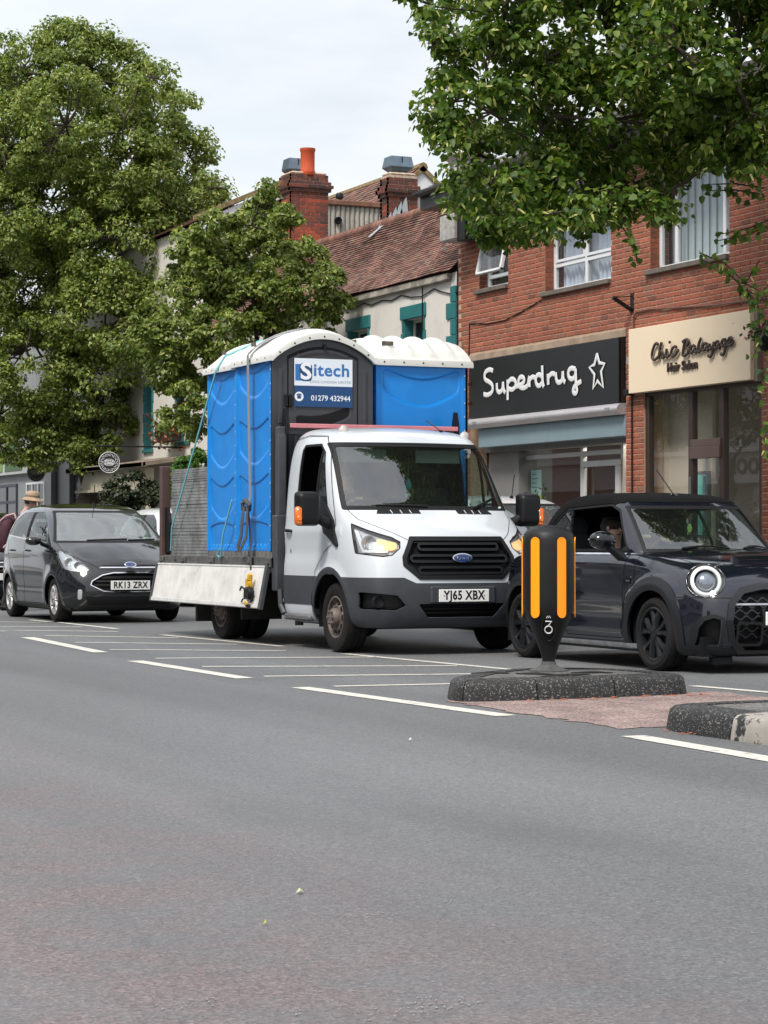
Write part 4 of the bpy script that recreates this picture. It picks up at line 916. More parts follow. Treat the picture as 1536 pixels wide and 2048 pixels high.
# red crossing surface between the islands
b = MB(); pts = [(6.95, 12.1), (7.0, 14.7), (9.3, 14.75), (9.4, 12.2)]; n = 30; vs = [(8.2, 13.4, .004)]
for i in range(4):
    p, q = Vector(pts[i]), Vector(pts[(i+1) % 4])
    for k in range(n): c = p+(q-p)*k/n; vs.append((c.x+random.uniform(-.05, .05), c.y+random.uniform(-.05, .05), .004))
K = 4*n; b.add(vs, [(0, 1+i, 1+(i+1) % K) for i in range(K)])
def gravel(name, c0, c1, c2, scale=70, rough=.85, mid=.62):
    m = bpy.data.materials.new(name); m.use_nodes = True; t = m.node_tree; bb = t.nodes['Principled BSDF']; L = t.links.new; g = N(t, 'ShaderNodeTexCoord')
    v = N(t, 'ShaderNodeTexVoronoi'); v.inputs['Scale'].default_value = scale; L(g.outputs['Object'], v.inputs['Vector']); s = N(t, 'ShaderNodeSeparateColor'); L(v.outputs['Color'], s.inputs[0])
    r = N(t, 'ShaderNodeValToRGB'); e = r.color_ramp.elements; e.new(.5)
    for i, (p, c) in enumerate(((0, c0), (mid, c1), (1, c2))): e[i].position = p; e[i].color = (*c, 1)
    L(s.outputs[0], r.inputs[0]); n = N(t, 'ShaderNodeTexNoise'); n.inputs['Scale'].default_value = 2.5; n.inputs['Detail'].default_value = 6; L(g.outputs['Object'], n.inputs['Vector'])
    mr = N(t, 'ShaderNodeMapRange'); mr.inputs[1].default_value = .3; mr.inputs[2].default_value = .7; mr.inputs[3].default_value = .65; mr.inputs[4].default_value = 1.3; L(n.outputs[0], mr.inputs[0])
    vm = N(t, 'ShaderNodeVectorMath', operation='SCALE'); L(r.outputs[0], vm.inputs[0]); L(mr.outputs[0], vm.inputs['Scale']); L(vm.outputs[0], bb.inputs['Base Color']); bb.inputs['Roughness'].default_value = rough
    bp = N(t, 'ShaderNodeBump'); bp.inputs['Distance'].default_value = .006; bp.inputs['Strength'].default_value = .8; L(v.outputs['Distance'], bp.inputs['Height']); L(bp.outputs[0], bb.inputs['Normal']); return m
m_red = gravel('red_surfacing', (.15, .095, .085), (.255, .175, .158), (.38, .32, .30), 80)
tag(b.build('crossing_surface', m_red), kind='structure')
b = MB()
for (cx, cy, rx, ry) in ((7.95, 14.40, .5, .05), (8.75, 14.45, .35, .04), (7.25, 11.85, .25, .06), (7.35, 11.55, .35, .04)):
    for k in range(12):
        a = random.uniform(0, 2*PI); r_ = random.random()**.5; x, y = cx+rx*r_*math.cos(a), cy+ry*r_*math.sin(a); l = random.uniform(.015, .06); w = random.uniform(.004, .01); an = random.uniform(-.5, .5)
        d = Vector((math.cos(an), math.sin(an), 0)); s_ = Vector((-d.y, d.x, 0))*w; z = random.uniform(.008, .02)
        b.add([(x-d.x*l, y-d.y*l, .006), (x+s_.x, y+s_.y, z), (x+d.x*l, y+d.y*l, .006), (x-s_.x, y-s_.y, z*.6)], [(0, 1, 2, 3)])
tag(b.build('pine_needle_litter', mat('rusty_litter', (.30, .10, .05), .9, noise=(20, .3))), kind='stuff')
# two traffic islands
m_kb = gravel('dark_exposed_aggregate', (.010, .010, .010), (.024, .024, .024), (.22, .21, .20), 120, .65, .84)
m_isl = gravel('island_tarmac', (.06, .058, .055), (.10, .098, .095), (.20, .19, .18), 60)
m_wc = mat('pale_worn_concrete', (.30, .28, .25), .8, noise=(7, .2), dirt=(7, (.02, .02, .02), .52, .58))
def island(label, out, blocks, pale=()):
    t = empty('traffic_island', (*Vector(out[0]).xy, 0)); tag(t, label, 'traffic island'); o = Vector((*Vector(out[0]).xy, 0)); n = len(out); H = .15
    cen = sum((Vector(p) for p in out), Vector((0, 0)))/n
    per = [Vector(p) for p in out]; seg = 0
    # dense outline
    dense = []
    for i in range(n):
        p, q = per[i], per[(i+1) % n]; m_ = max(1, int((q-p).length/.05))
        for k in range(m_): dense.append(p+(q-p)*k/m_)
    K = len(dense); sm = dense[:]
    for _ in range(14): sm = [(sm[i-1]+sm[i]*2+sm[(i+1) % K])/4 for i in range(K)]
    def nrm(i): d = sm[(i+1) % K]-sm[i-1]; v = Vector((d.y, -d.x)).normalized(); return v if v.dot(sm[i]-cen) > 0 else -v
    prof = [(.0, -.01), (.0, .02), (-.012, .09), (-.022, .125), (-.045, .144), (-.08, H), (-.24, H+.004), (-.245, .05)]
    step = K/blocks
    for q in range(blocks):
        i0, i1 = int(round(q*step)), int(round((q+1)*step)); vs = []; ids = list(range(i0, i1+1))
        for a, i in enumerate(ids):
            pp = sm[i % K]; nn = nrm(i % K); tt = Vector((-nn.y, nn.x)); g = 0
            if a == 0: pp = pp+(sm[(i+1) % K]-pp)*.12
            if a == len(ids)-1: pp = pp+(sm[(i-1) % K]-pp)*.12
            for d, z in prof: c = pp+nn*d; vs.append((c.x-o.x, c.y-o.y, z))
        m_ = len(prof); b = MB(); b.add(vs, [(a*m_+k, a*m_+k+1, (a+1)*m_+k+1, (a+1)*m_+k) for a in range(len(ids)-1) for k in range(m_-1)]+[tuple(range(m_)), tuple((len(ids)-1)*m_+k for k in range(m_))])
        b.build('kerb_stone', m_wc if q in pale else m_kb, t, 50)
    b = MB(); vs = [(sm[i].x+nrm(i).x*-.235-o.x, sm[i].y+nrm(i).y*-.235-o.y, H-.004) for i in range(K)]; b.add(vs, [tuple(range(K))])
    b.build('island_surface', m_isl, t)
    b = MB()
    for k in range(5):
        a = random.uniform(0, PI); c = cen+Vector((random.uniform(-.5, .5), random.uniform(-.3, .3))); d = Vector((math.cos(a), math.sin(a)*.5))*random.uniform(.15, .4)
        b.tube([(c.x-d.x-o.x, c.y-d.y-o.y, H), (c.x+random.uniform(-.04, .04)-o.x, c.y+random.uniform(-.04, .04)-o.y, H+.004), (c.x+d.x-o.x, c.y+d.y-o.y, H)], [.004, .012, .004], 4)
    b.build('surface_crack', mat('crack_black', (.015, .015, .015), .9), t, kind='stuff')
    return t
island('dark speckled kerb island with the orange striped bollard on it', [(7.02, 14.50), (7.7, 14.46), (8.4, 14.50), (9.02, 14.56), (9.06, 15.0), (8.92, 15.60), (8.5, 15.92), (8.06, 15.86), (7.60, 15.50), (7.16, 15.0)], 9)
island('low kerb island with pale worn kerb stones at the right edge', [(7.18, 12.04), (7.14, 11.66), (7.16, 9.2), (7.5, 8.3), (8.6, 8.3), (9.0, 9.2), (9.05, 12.0), (8.4, 12.16), (7.6, 12.14)], 12, (1, 2, 3))
# bollard
m_bl = mat('bollard_black', (.009, .009, .010), .5, spec=.3, noise=(12, .2), dirt=(30, (.028, .028, .028), .62, .85))
bo = empty('bollard', (8.26, 15.45, .15), 0, 'black island bollard with rounded orange reflective strips and a white number 3', 'bollard')
yw = math.atan2(-15.45, -8.26)   # towards the camera
R3 = Matrix.Rotation(yw, 4, 'Z')
b = MB(); pf = [(.0, 1.115), (.06, 1.112), (.12, 1.098), (.165, 1.075), (.190, 1.045), (.198, 1.00), (.202, .95), (.202, .52), (.190, .46), (.170, .40), (.143, .34), (.112, .27), (.083, .20), (.060, .13), (.050, .09), (.048, .02)]
b.lathe(pf[::-1], 64, None); 
# press shallow flutes where the strips sit
vv = []
for p in b.v:
    p = Vector(p); a = (math.atan2(p.y, p.x)-yw) % (PI/3); a = abs(a-PI/6); r_ = p.xy.length
    if .38 < p.z < 1.04 and a < .26:
        f_ = (1-a/.26)*sstep(.40, .47, p.z)*(1-sstep(1.02, 1.04, p.z)); p.x *= 1-.035*float(f_); p.y *= 1-.035*float(f_)
    vv.append(tuple(p))
b.v = vv; b.build('bollard_body', m_bl, bo, 40)
m_or = mat('orange_reflective_glow', (.92, .30, .005), .35, noise=(3, .03), dirt=(60, (.7, .18, .01), .66, .8), emit=((1, .33, .0), .06))  # faint glow added to the strip material; no lamp behind it
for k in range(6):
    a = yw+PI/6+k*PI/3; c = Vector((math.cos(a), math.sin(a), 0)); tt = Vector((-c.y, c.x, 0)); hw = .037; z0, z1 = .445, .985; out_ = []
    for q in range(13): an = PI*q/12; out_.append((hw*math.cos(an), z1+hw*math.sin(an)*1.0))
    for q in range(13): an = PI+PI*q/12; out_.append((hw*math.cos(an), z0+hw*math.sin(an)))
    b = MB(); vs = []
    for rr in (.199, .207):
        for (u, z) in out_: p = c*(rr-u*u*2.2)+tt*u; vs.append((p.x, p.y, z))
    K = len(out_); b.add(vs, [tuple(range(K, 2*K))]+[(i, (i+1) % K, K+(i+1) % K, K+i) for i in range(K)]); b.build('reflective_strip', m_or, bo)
b = MB(); b.lathe([(.0, .07), (.055, .07), (.06, .045), (.085, .03), (.13, .012), (.15, .004), (.15, -.005)], 32); b.build('bollard_foot', mat('foot_grey', (.07, .07, .07), .7, noise=(20, .3)), bo, 40)
fd = Vector((math.cos(yw), math.sin(yw), 0)); rt = Vector((-fd.y, fd.x, 0)); slope = Vector((fd.x*-.0, fd.y*0, 1))
def bfr(z, r_, tilt=.42): 
    up = (Vector((0, 0, 1))+fd*tilt).normalized(); return frame(fd*r_+Vector((0, 0, z)), rt, up)
m_wi = mat('bollard_white', (.7, .7, .7), .5)
Mb = bfr(.335, .146)
b = MB(); b.tube([Mb @ Vector((.055*math.cos(a)*.9, .105*math.sin(a)-.01, -.003)) for a in [2*PI*k/28 for k in range(29)]], .006, 6, cap=False); b.build('emblem_recess', m_bl, bo, 60)
b = MB(); b.tube([Mb @ Vector(p) for p in ((-.024, .052, .003), (.022, .052, .003), (-.004, .012, .003))], .0052, 6)
b.tube([Mb @ Vector((.028*math.sin(a), -.018+.030*math.cos(a), .003)) for a in [2*PI*k/20 for k in range(21)]], .0052, 6, cap=False)
b.tube([Mb @ Vector(p) for p in ((-.014, .080, .003), (-.008, .096, .003), (0, .082, .003), (.008, .096, .003), (.014, .080, .003))], .004, 6); b.build('emblem', m_wi, bo)
b = MB()
for (px, py, n_, rx, ry) in ((565, 1712, 34, .20, .12), (735, 1830, 30, .14, .10), (850, 2004, 40, .10, .09), (380, 2000, 16, .09, .09), (595, 2022, 6, .03, .03), (400, 1630, 12, .2, .1), (130, 1500, 10, .3, .2), (910, 1800, 5, .05, .04), (790, 2030, 12, .06, .05)):
    c = onZ(px, py, .004)
    for k in range(n_):
        x, y = c.x+random.gauss(0, rx*.5), c.y+random.gauss(0, ry*.5); l, w = random.uniform(.003, .013), random.uniform(.0012, .003); a = .9+random.gauss(0, .15); d = Vector((math.cos(a), math.sin(a))); s_ = Vector((-d.y, d.x))*w
        b.add([(x-d.x*l, y-d.y*l, .004), (x+s_.x, y+s_.y, .004), (x+d.x*l, y+d.y*l, .004), (x-s_.x, y-s_.y, .004)], [(0, 1, 2, 3)])
tag(b.build('road_scuffs', mat('scuff_pale', (.27, .27, .265), .8)), kind='stuff')
# litter on the road
for (px, py, s_, lb, col) in ((600, 1784, .015, 'pale green fallen leaf, the larger one lying on the road', (.42, .48, .28)), (532, 1847, .010, 'tiny yellow green fallen leaf on the road near the camera', (.32, .36, .08)), (821, 1480, .012, 'small white paper scrap on the road left of the red surface', (.7, .7, .7))):
    p = onZ(px, py, .004); b = MB(); b.add([(p.x-s_, p.y, p.z), (p.x-s_*.2, p.y-s_*.8, p.z+.008), (p.x+s_, p.y+s_*.1, p.z+.002), (p.x+s_*.1, p.y+s_*.9, p.z+.012), (p.x, p.y, p.z+.016)], [(0, 1, 4), (1, 2, 4), (2, 3, 4), (3, 0, 4)])
    tag(b.build('fallen_leaf' if 'leaf' in lb else 'paper_scrap', mat('litter_'+lb[:6].replace(' ', '_'), col, .8)), lb, 'leaf' if 'leaf' in lb else 'litter')
# ================================================================== BUILDINGS
FX = 16.25
BR = [(.17, .062, .040), (.24, .076, .043), (.29, .088, .050), (.33, .10, .055), (.27, .098, .062), (.22, .105, .068), (.40, .135, .070)]
m_brick = mat('red_brick', (.25, .07, .045), .85, attr=BR, noise=(26, .22, 8), bump=(90, .3, .004), dirt=(.8, (.15, .085, .065), .55, .95))
m_mort = mat('pink_mortar', (.46, .31, .215), .95, noise=(30, .12), bump=(120, .3, .004))
m_brick2 = mat('old_chimney_brick', (.25, .07, .045), .9, attr=[(.045, .025, .022), (.09, .038, .03), (.17, .045, .03), (.30, .055, .028), (.40, .075, .03)], noise=(20, .25, 8), bump=(70, .4, .006))
m_mort2 = mat('grey_mortar', (.46, .36, .28), .95, noise=(18, .3))
BW, BH, BL = .2175, .065, .225
def brick_mesh(me_v, w=.215, h=.0625, name='brick'):
    b = MB(); b.val = me_v; e = .006; d = .009
    b.add([(0, 0, 0), (0, w, 0), (0, w, h), (0, 0, h), (-d, e, e), (-d, w-e, e), (-d, w-e, h-e), (-d, e, h-e)], [(4, 5, 6, 7), (0, 1, 5, 4), (1, 2, 6, 5), (2, 3, 7, 6), (3, 0, 4, 7)]); return b.mesh(name, m_brick)
def wall_bricks(y0, y1, z0, z1, holes, parent, n_obj, near_first=True, course=.0755, X=FX):
    """Flemish-ish stretcher wall facing -X; holes = list of (y0,y1,z0,z1)"""
    cells = []; r = 0; z = z0
    while z < z1-.02:
        y = y1-((r % 2)*.1125); k = 0
        row = []
        while y > y0:
            w = .215 if random.random() > .12 else .1025; a, c = max(y0, y-w), min(y1, y)
            segs = [(a, c)]
            for (h0, h1, g0, g1) in holes:
                if z+.06 > g0+.01 and z < g1-.01:
                    ns = []
                    for (s0, s1) in segs:
                        if s1 <= h0 or s0 >= h1: ns.append((s0, s1)); continue
                        if s0 < h0: ns.append((s0, h0))
                        if s1 > h1: ns.append((h1, s1))
                    segs = ns
            for (s0, s1) in segs:
                if s1-s0 > .03: cells.append((s0, s1, z))
            y -= w+.0095
        z += course; r += 1
    vis = [c for c in cells if abs(c[1]-c[0]-.215) < .002]
    vis.sort(key=lambda c: c[0] if c[2] > 1.9 else 99); chosen = set(vis[:n_obj]); vals = [random.random() for _ in range(16)]; vals.sort(); ms = [brick_mesh(v) for v in vals]
    rest = MB(); e = .006
    zone = lambda c: max(0, min(1, random.gauss(.42, .2)))
    for c in cells:
        if c in chosen:
            o = link('brick', ms[min(15, int(zone(c)*16))], None, parent); o.location = Vector((X+random.uniform(-.0015, .0015), c[0], c[2]))-parent.location
        else:
            rest.val = zone(c); a, d_, z = c[0], c[1], c[2]; d = .009+random.uniform(-.0015, .0015); h = course-.0125; o = parent.location
            rest.add([Vector(p)-o for p in ((X, a, z), (X, d_, z), (X, d_, z+h), (X, a, z+h), (X-d, a+e, z+e), (X-d, d_-e, z+e), (X-d, d_-e, z+h-e), (X-d, a+e, z+h-e))], [(4, 5, 6, 7), (0, 1, 5, 4), (1, 2, 6, 5), (2, 3, 7, 6), (3, 0, 4, 7)])
    rest.build('brickwork', m_brick, parent, kind='stuff')
def solid_wall(name, y0, y1, z0, z1, holes, m, parent, x0=FX, x1=FX+.3):
    """wall slab with rectangular holes"""
    ys = sorted({y0, y1, *[h[0] for h in holes], *[h[1] for h in holes]}); zs = sorted({z0, z1, *[h[2] for h in holes], *[h[3] for h in holes]}); o = parent.location; b = MB()
    F = lambda i, j: 0 <= i < len(ys)-1 and 0 <= j < len(zs)-1 and not any(h[0]-1e-6 <= ys[i] and ys[i+1] <= h[1]+1e-6 and h[2]-1e-6 <= zs[j] and zs[j+1] <= h[3]+1e-6 for h in holes)
    for i in range(len(ys)-1):
        for j in range(len(zs)-1):
            if not F(i, j): continue
            a, c, d, e = ys[i], ys[i+1], zs[j], zs[j+1]
            P_ = lambda x, y, z: (x-o.x, y-o.y, z-o.z)
            b.add([P_(x0, a, d), P_(x0, c, d), P_(x0, c, e), P_(x0, a, e)], [(0, 1, 2, 3)]); b.add([P_(x1, a, d), P_(x1, c, d), P_(x1, c, e), P_(x1, a, e)], [(3, 2, 1, 0)])
            if not F(i-1, j): b.add([P_(x0, a, d), P_(x1, a, d), P_(x1, a, e), P_(x0, a, e)], [(0, 1, 2, 3)])
            if not F(i+1, j): b.add([P_(x0, c, d), P_(x1, c, d), P_(x1, c, e), P_(x0, c, e)], [(0, 1, 2, 3)])
            if not F(i, j-1): b.add([P_(x0, a, d), P_(x1, a, d), P_(x1, c, d), P_(x0, c, d)], [(0, 1, 2, 3)])
            if not F(i, j+1): b.add([P_(x0, a, e), P_(x1, a, e), P_(x1, c, e), P_(x0, c, e)], [(0, 1, 2, 3)])
    me = bpy.data.meshes.new(name); bm = bmesh.new()
    tmp = b.mesh(name, m); bm.from_mesh(tmp); bmesh.ops.remove_doubles(bm, verts=bm.verts, dist=1e-5); bmesh.ops.recalc_face_normals(bm, faces=bm.faces); bm.to_mesh(tmp); bm.free()
    return link(name, tmp, None, parent)
def PB(b, o, x0, x1, y0, y1, z0, z1, c=0): b.box(x0-o.x, x1-o.x, y0-o.y, y1-o.y, z0-o.z, z1-o.z, c=c)
bk = empty('brick_shop_building', (FX, 28.7, 0), 0, 'red brick two storey shop building with the black sign and the cream salon sign', 'building'); O = bk.location
H1 = (31.71, 32.74, 5.16, 6.50); H2 = (28.48, 30.50, 4.90, 6.50); H3 = (25.37, 27.40, 4.90, 6.50); HS = (28.06, 33.06, .0, 4.14); HC = (24.62, 27.57, .0, 4.04)
holes = [H1, H2, H3, HS, HC]
solid_wall('wall', 22.0, 33.5, 0, 6.9, holes, m_mort, bk)
wall_bricks(22.0, 33.5, 0.02, 6.9, holes, bk, 300)
# bricks in the reveals of the upper windows
b = MB()
for (y0, y1, z0, z1) in (H1, H2, H3):
    z = z0+.01; r = 0
    while z < z1-.05:
        b.val = random.random()*.4
        for (xa, xb) in (((FX+.004, FX+.10), (FX+.11, FX+.29)) if r % 2 else ((FX+.004, FX+.19), (FX+.20, FX+.29))):
            PB(b, O, xa, xb, y1-.007, y1+.02, z, z+.063)
        z += .0755; r += 1
b.build('reveal_brick', m_brick, bk, kind='stuff')
m_sill = mat('tile_sill', (.13, .11, .09), .8, noise=(8, .2)); m_upvc = mat('white_upvc', (.72, .73, .74), .3); m_lint = mat('concrete_lintel', (.33, .25, .18), .9, noise=(4, .2), bump=(40, .3, .005))
m_pane = glass('window_pane', (.80, .84, .86), 1.75, 0, (.5, .55, .58), .05)
for (y0, y1, z0, z1) in (H1, H2, H3):
    b = MB(); PB(b, O, FX-.07, FX+.16, y0-.0, y1+.07, z0-.07, z0-.0, .008); b.build('sill', m_sill, bk)
def window(y0, y1, z0, z1, parent, xs, zs, X=FX+.15, f=.06, m=m_upvc, curtain=None, pane=m_pane, dep=.06, inner=None):
    """frame with mullions at xs (fractions from the left = high y) and transoms at zs (heights)"""
    w = empty('window', (0, 0, 0)); w.parent = parent; o = parent.location; b = MB()
    PB(b, o, X, X+dep, y0, y1, z0, z0+f, .006); PB(b, o, X, X+dep, y0, y1, z1-f, z1, .006); PB(b, o, X, X+dep, y0, y0+f, z0+f, z1-f, .006); PB(b, o, X, X+dep, y1-f, y1, z0+f, z1-f, .006); b.build('frame', m, w)
    for q in xs:
        yy = y1-(y1-y0)*q; b = MB(); PB(b, o, X+.002, X+dep-.002, yy-f*.55, yy+f*.55, z0+f, z1-f, .006); b.build('mullion', m, w)
    for zz in zs: b = MB(); PB(b, o, X+.004, X+dep-.004, y0+f, y1-f, zz-f*.5, zz+f*.5, .006); b.build('transom', m, w)
    edges = [0]+list(xs)+[1]
    for a, c in zip(edges[:-1], edges[1:]):
        b = MB(); ya, yc = y1-(y1-y0)*c, y1-(y1-y0)*a; yy0, yy1 = ya+f*.5, yc-f*.5; xx = X+dep*.5; b.add([(xx-o.x, yy0-o.y, z0+f*.5-o.z), (xx-o.x, yy1-o.y, z0+f*.5-o.z), (xx-o.x, yy1-o.y, z1-f*.5-o.z), (xx-o.x, yy0-o.y, z1-f*.5-o.z)], [(0, 1, 2, 3)]); b.build('pane', pane, w)
    return w
w1 = window(*H1[:2], H1[2], H1[3], bk, [], [5.36])
w2 = window(*H2[:2], H2[2], H2[3], bk, [.5], [5.30])
w3 = window(*H3[:2], H3[2], H3[3], bk, [.22, .82], [])
# tilted casement of the narrow window, sashes
b = MB(); Mc = Matrix.Translation((FX+.13-O.x, 0, 6.42)) @ Matrix.Rotation(math.radians(12), 4, 'Y')
for (a, c, d, e) in ((31.77, 32.66, -1.06, -1.02), (31.77, 32.66, -.04, 0), (31.77, 31.82, -1.06, 0), (32.61, 32.66, -1.06, 0)): b.box(-.03, .03, a-O.y, c-O.y, d, e, M=Mc, c=.006)
cs = b.build('casement', m_upvc, w1); b = MB(); b.add([Mc @ Vector(p) for p in ((0, 31.82-O.y, -1.02), (0, 32.61-O.y, -1.02), (0, 32.61-O.y, -.04), (0, 31.82-O.y, -.04))], [(0, 1, 2, 3)]); b.build('pane', m_pane, w1)
for (y0, y1, z0, z1) in ((29.52, 30.42, 5.34, 6.42), (28.56, 29.46, 5.34, 6.42)):
    b = MB(); X_ = FX+.138
    for q in ((y0, y1, z0, z0+.045), (y0, y1, z1-.045, z1), (y0, y0+.045, z0+.045, z1-.045), (y1-.045, y1, z0+.045, z1-.045)): PB(b, O, X_, X_+.03, *q, .005)
    b.build('sash', m_upvc, w2)
def curtain(y0, y1, z0, z1, X, m, parent, amp=.04, n=60, fr=9, ph=0):
    o = parent.location; vs = []
    for i in range(n+1):
        y = y0+(y1-y0)*i/n; x = X+amp*math.sin(i*2*PI*fr/n+ph)+amp*.4*math.sin(i*2*PI*fr*.37/n+2)
        vs += [(x-o.x, y-o.y, z0-o.z), (x+amp*.3*math.sin(i)-o.x, y-o.y, z1-o.z)]
    b = MB(); b.add(vs, [(2*i, 2*i+2, 2*i+3, 2*i+1) for i in range(n)]); return b.build('curtain', m, parent, 60)
m_net = mat('net_curtain', (.62, .66, .74), .95, noise=(20, .08)); m_blind = mat('vertical_blind', (.60, .68, .68), .8); m_room = mat('room_wall', (.16, .15, .14), .9)
curtain(28.5, 29.3, 4.9, 6.5, FX+.30, m_net, bk, .035, 70, 7); curtain(29.45, 30.45, 4.9, 6.5, FX+.30, m_net, bk, .04, 70, 8, 1)
for k in range(11):
    b = MB(); y = 25.42+k*.185; Mx = Matrix.Translation((FX+.36-O.x, y-O.y, 0)) @ Matrix.Rotation(math.radians(78), 4, 'Z'); b.box(-.125, .125, -.004, .004, 4.9, 6.5, M=Mx); b.build('blind_slat', m_blind, bk)
b = MB(); PB(b, O, FX+.5, FX+.55, 31.75, 32.1, 5.2, 6.0); PB(b, O, FX+.30, FX+.33, 31.73, 32.0, 5.24, 5.9); b.build('inner_board', m_room, bk)
b = MB(); PB(b, O, FX+1.2, FX+1.25, 22, 33.4, 4.4, 6.8); PB(b, O, FX+.31, FX+5, 22, 33.4, 4.30, 4.40); b.build('inner_wall', m_room, bk)
# roof: gutter, soffit, slates
m_fas = mat('dark_fascia', (.03, .027, .028), .5, noise=(6, .3)); m_slate = mat('grey_slate', (.16, .15, .14), .75, attr=[(.10, .10, .10), (.17, .16, .145), (.24, .21, .17)], noise=(12, .25))
b = MB(); PB(b, O, FX-.42, FX+.02, 21.8, 34.0, 6.58, 6.64); PB(b, O, FX-.46, FX-.42, 21.8, 34.0, 6.58, 6.86); b.build('soffit', m_fas, bk)
b = MB(); gp = [(FX-.53+.06*math.cos(PI+PI*k/8)-O.x, 6.84+.06*math.sin(PI+PI*k/8)) for k in range(9)]+[(FX-.47-O.x, 6.86), (FX-.59-O.x, 6.86)]; b.prism(gp, 21.8-O.y, 34.05-O.y, 'y'); b.build('gutter', m_fas, bk, 40)
def tiled_slope(parent, y0, y1, eave, ridge, m, tw=.165, gauge=.105, th=.014, name='roof_tile', holes=None, sag=0.0, lim=None, jig=.006):
    """courses of plain tiles from eave (x,z) up to ridge (x,z)"""
    ex, ez = eave; rx, rz = ridge; L_ = math.hypot(rx-ex, rz-ez); dx, dz = (rx-ex)/L_, (rz-ez)/L_; nx, nz = -dz, dx; n = int(L_/gauge); o = parent.location; b = MB()
    F = []; 
    for r in range(n):
        s0 = r*gauge; s1 = min(L_, s0+gauge*1.35); y = y0-(r % 2)*tw/2
        while y < y1:
            a, c = max(y0, y+.002), min(y1, y+tw-.002); y += tw
            if c-a < .02: continue
            if lim and not lim((a+c)/2, s0/L_): continue
            sg = -sag*math.sin(PI*(a-y0)/(y1-y0))*math.sin(PI*s0/L_); j = random.uniform(0, jig)
            b.val = random.random(); wv = .008*math.sin(a*1.7+r*.11)+.004*math.sin(a*4.1-r*.2)
            lo, hi = .022+j+wv+sg, .004+wv*.6+sg
            def P_(s, h, y): return (ex+dx*s+nx*h-o.x, y-o.y, ez+dz*s+nz*h-o.z)
            sk = random.uniform(-.003, .003)
            b.add([P_(s0+sk, lo, a), P_(s0-sk, lo, c), P_(s1, hi, c), P_(s1, hi, a), P_(s0+sk, lo-th, a), P_(s0-sk, lo-th, c)], [(0, 1, 2, 3), (4, 5, 1, 0)])
    return b.build(name, m, parent, kind='stuff')
b = MB(); b.prism([(FX-.44-O.x, 6.86), (FX+4.5-O.x, 9.0), (FX+9-O.x, 6.8)], 21.9-O.y, 33.4-O.y, 'y'); b.build('roof', m_slate, bk)
tiled_slope(bk, 21.8, 33.95, (FX-.52, 6.87), (FX+4.4, 9.02), m_slate, .3, .22, .012, 'slate')
b = MB(); PB(b, O, FX+.3, FX+9, 33.2, 33.5, 0, 6.9); b.build('side_wall', m_brick, bk)
b = MB(); PB(b, O, FX-.002, FX+.10, 33.5, 33.56, .0, 5.7); b.build('corner_pipe', M_['black'], bk)
# lintel beams
b = MB(); PB(b, O, FX-.02, FX+.28, 28.05, 33.10, 4.03, 4.14, .008); b.build('lintel', m_lint, bk); b = MB(); PB(b, O, FX-.008, FX+.28, 24.62, 27.57, 4.04, 4.10); b.build('lintel', m_lint, bk)
# --- drug store front
m_sb = mat('black_sign_panel', (.012, .013, .015), .35, noise=(2, .1)); m_sw = mat('sign_letter_white', (.72, .72, .72), .4)
ss = empty('shop_sign', (FX-.10, 30.5, 3.56), 0, 'long black shop sign with white Superdrug lettering and a star outline', 'shop sign')
b = MB(); b.box(0, .16, -2.42, 2.42, -.46, .46, c=.008); b.build('sign_panel', m_sb, ss); 
b = MB(); b.box(.16, .30, -2.50, 2.50, -.48, .48); b.box(-.004, .02, -2.42, -2.39, -.46, .46); b.build('sign_backing', M_['black'], ss)
for dz in (-.22, .1): b = MB(); b.box(-.01, .04, 2.3, 2.42, dz-.02, dz+.02); b.build('sign_clip', M_['black'], ss)
def zp5(u, v): return onX(860+u*.44010, 560+v*.44010, FX-.105)
def stroke(pts, w, m, parent, name, unp, lift=-.008, th=.12, smooth=2):
    P3 = [unp(*p) for p in pts]
    for _ in range(smooth):
        q = [P3[0]]
        for a, c in zip(P3[:-1], P3[1:]): q += [a*.75+c*.25, a*.25+c*.75]
        P3 = q+[P3[-1]]
    b = MB(); b.tube([p+Vector((lift, 0, 0))-parent.location for p in P3], w, 8, True, (Vector((1, 0, 0)), th)); return b.build(name, m, parent, 60)
W_ = .037
LET = [ # Superdrug letter strokes in crop pixels
 [(289, 412), (272, 404), (250, 420), (250, 452), (272, 462), (288, 478), (286, 510), (262, 524), (246, 518)],
 [(306, 468), (306, 500), (316, 512), (332, 500), (334, 462)], [(334, 462), (336, 500), (345, 512)],
 [(355, 452), (355, 545)], [(355, 468), (372, 446), (392, 456), (392, 484), (376, 500), (356, 492)],
 [(392, 484), (412, 478), (432, 462), (428, 440), (410, 440), (402, 462), (408, 486), (428, 492), (446, 480)],
 [(446, 480), (454, 436)], [(454, 440), (454, 486)], [(454, 456), (466, 438), (482, 444)],
 [(512, 388), (514, 470), (520, 486)], [(513, 440), (498, 426), (482, 440), (484, 472), (498, 484), (513, 466)], 
 [(538, 426), (540, 476)], [(539, 446), (552, 424), (570, 426)],
 [(574, 420), (576, 456), (588, 468), (604, 456), (606, 414)], [(606, 414), (608, 456), (618, 464)],
 [(664, 404), (644, 398), (630, 414), (632, 442), (648, 452), (664, 436), (664, 402)], [(664, 402), (666, 480), (672, 504), (662, 518), (650, 506), (660, 478), (690, 460)],
]
for s_ in LET: stroke(s_, W_, m_sw, ss, 'sign_lettering', zp5)
star = [(762, 334), (772, 376), (796, 380), (780, 414), (790, 488), (764, 458), (744, 494), (750, 428), (727, 396), (750, 384), (762, 334)]
stroke(star, .030, m_sw, ss, 'sign_star', zp5, smooth=0)
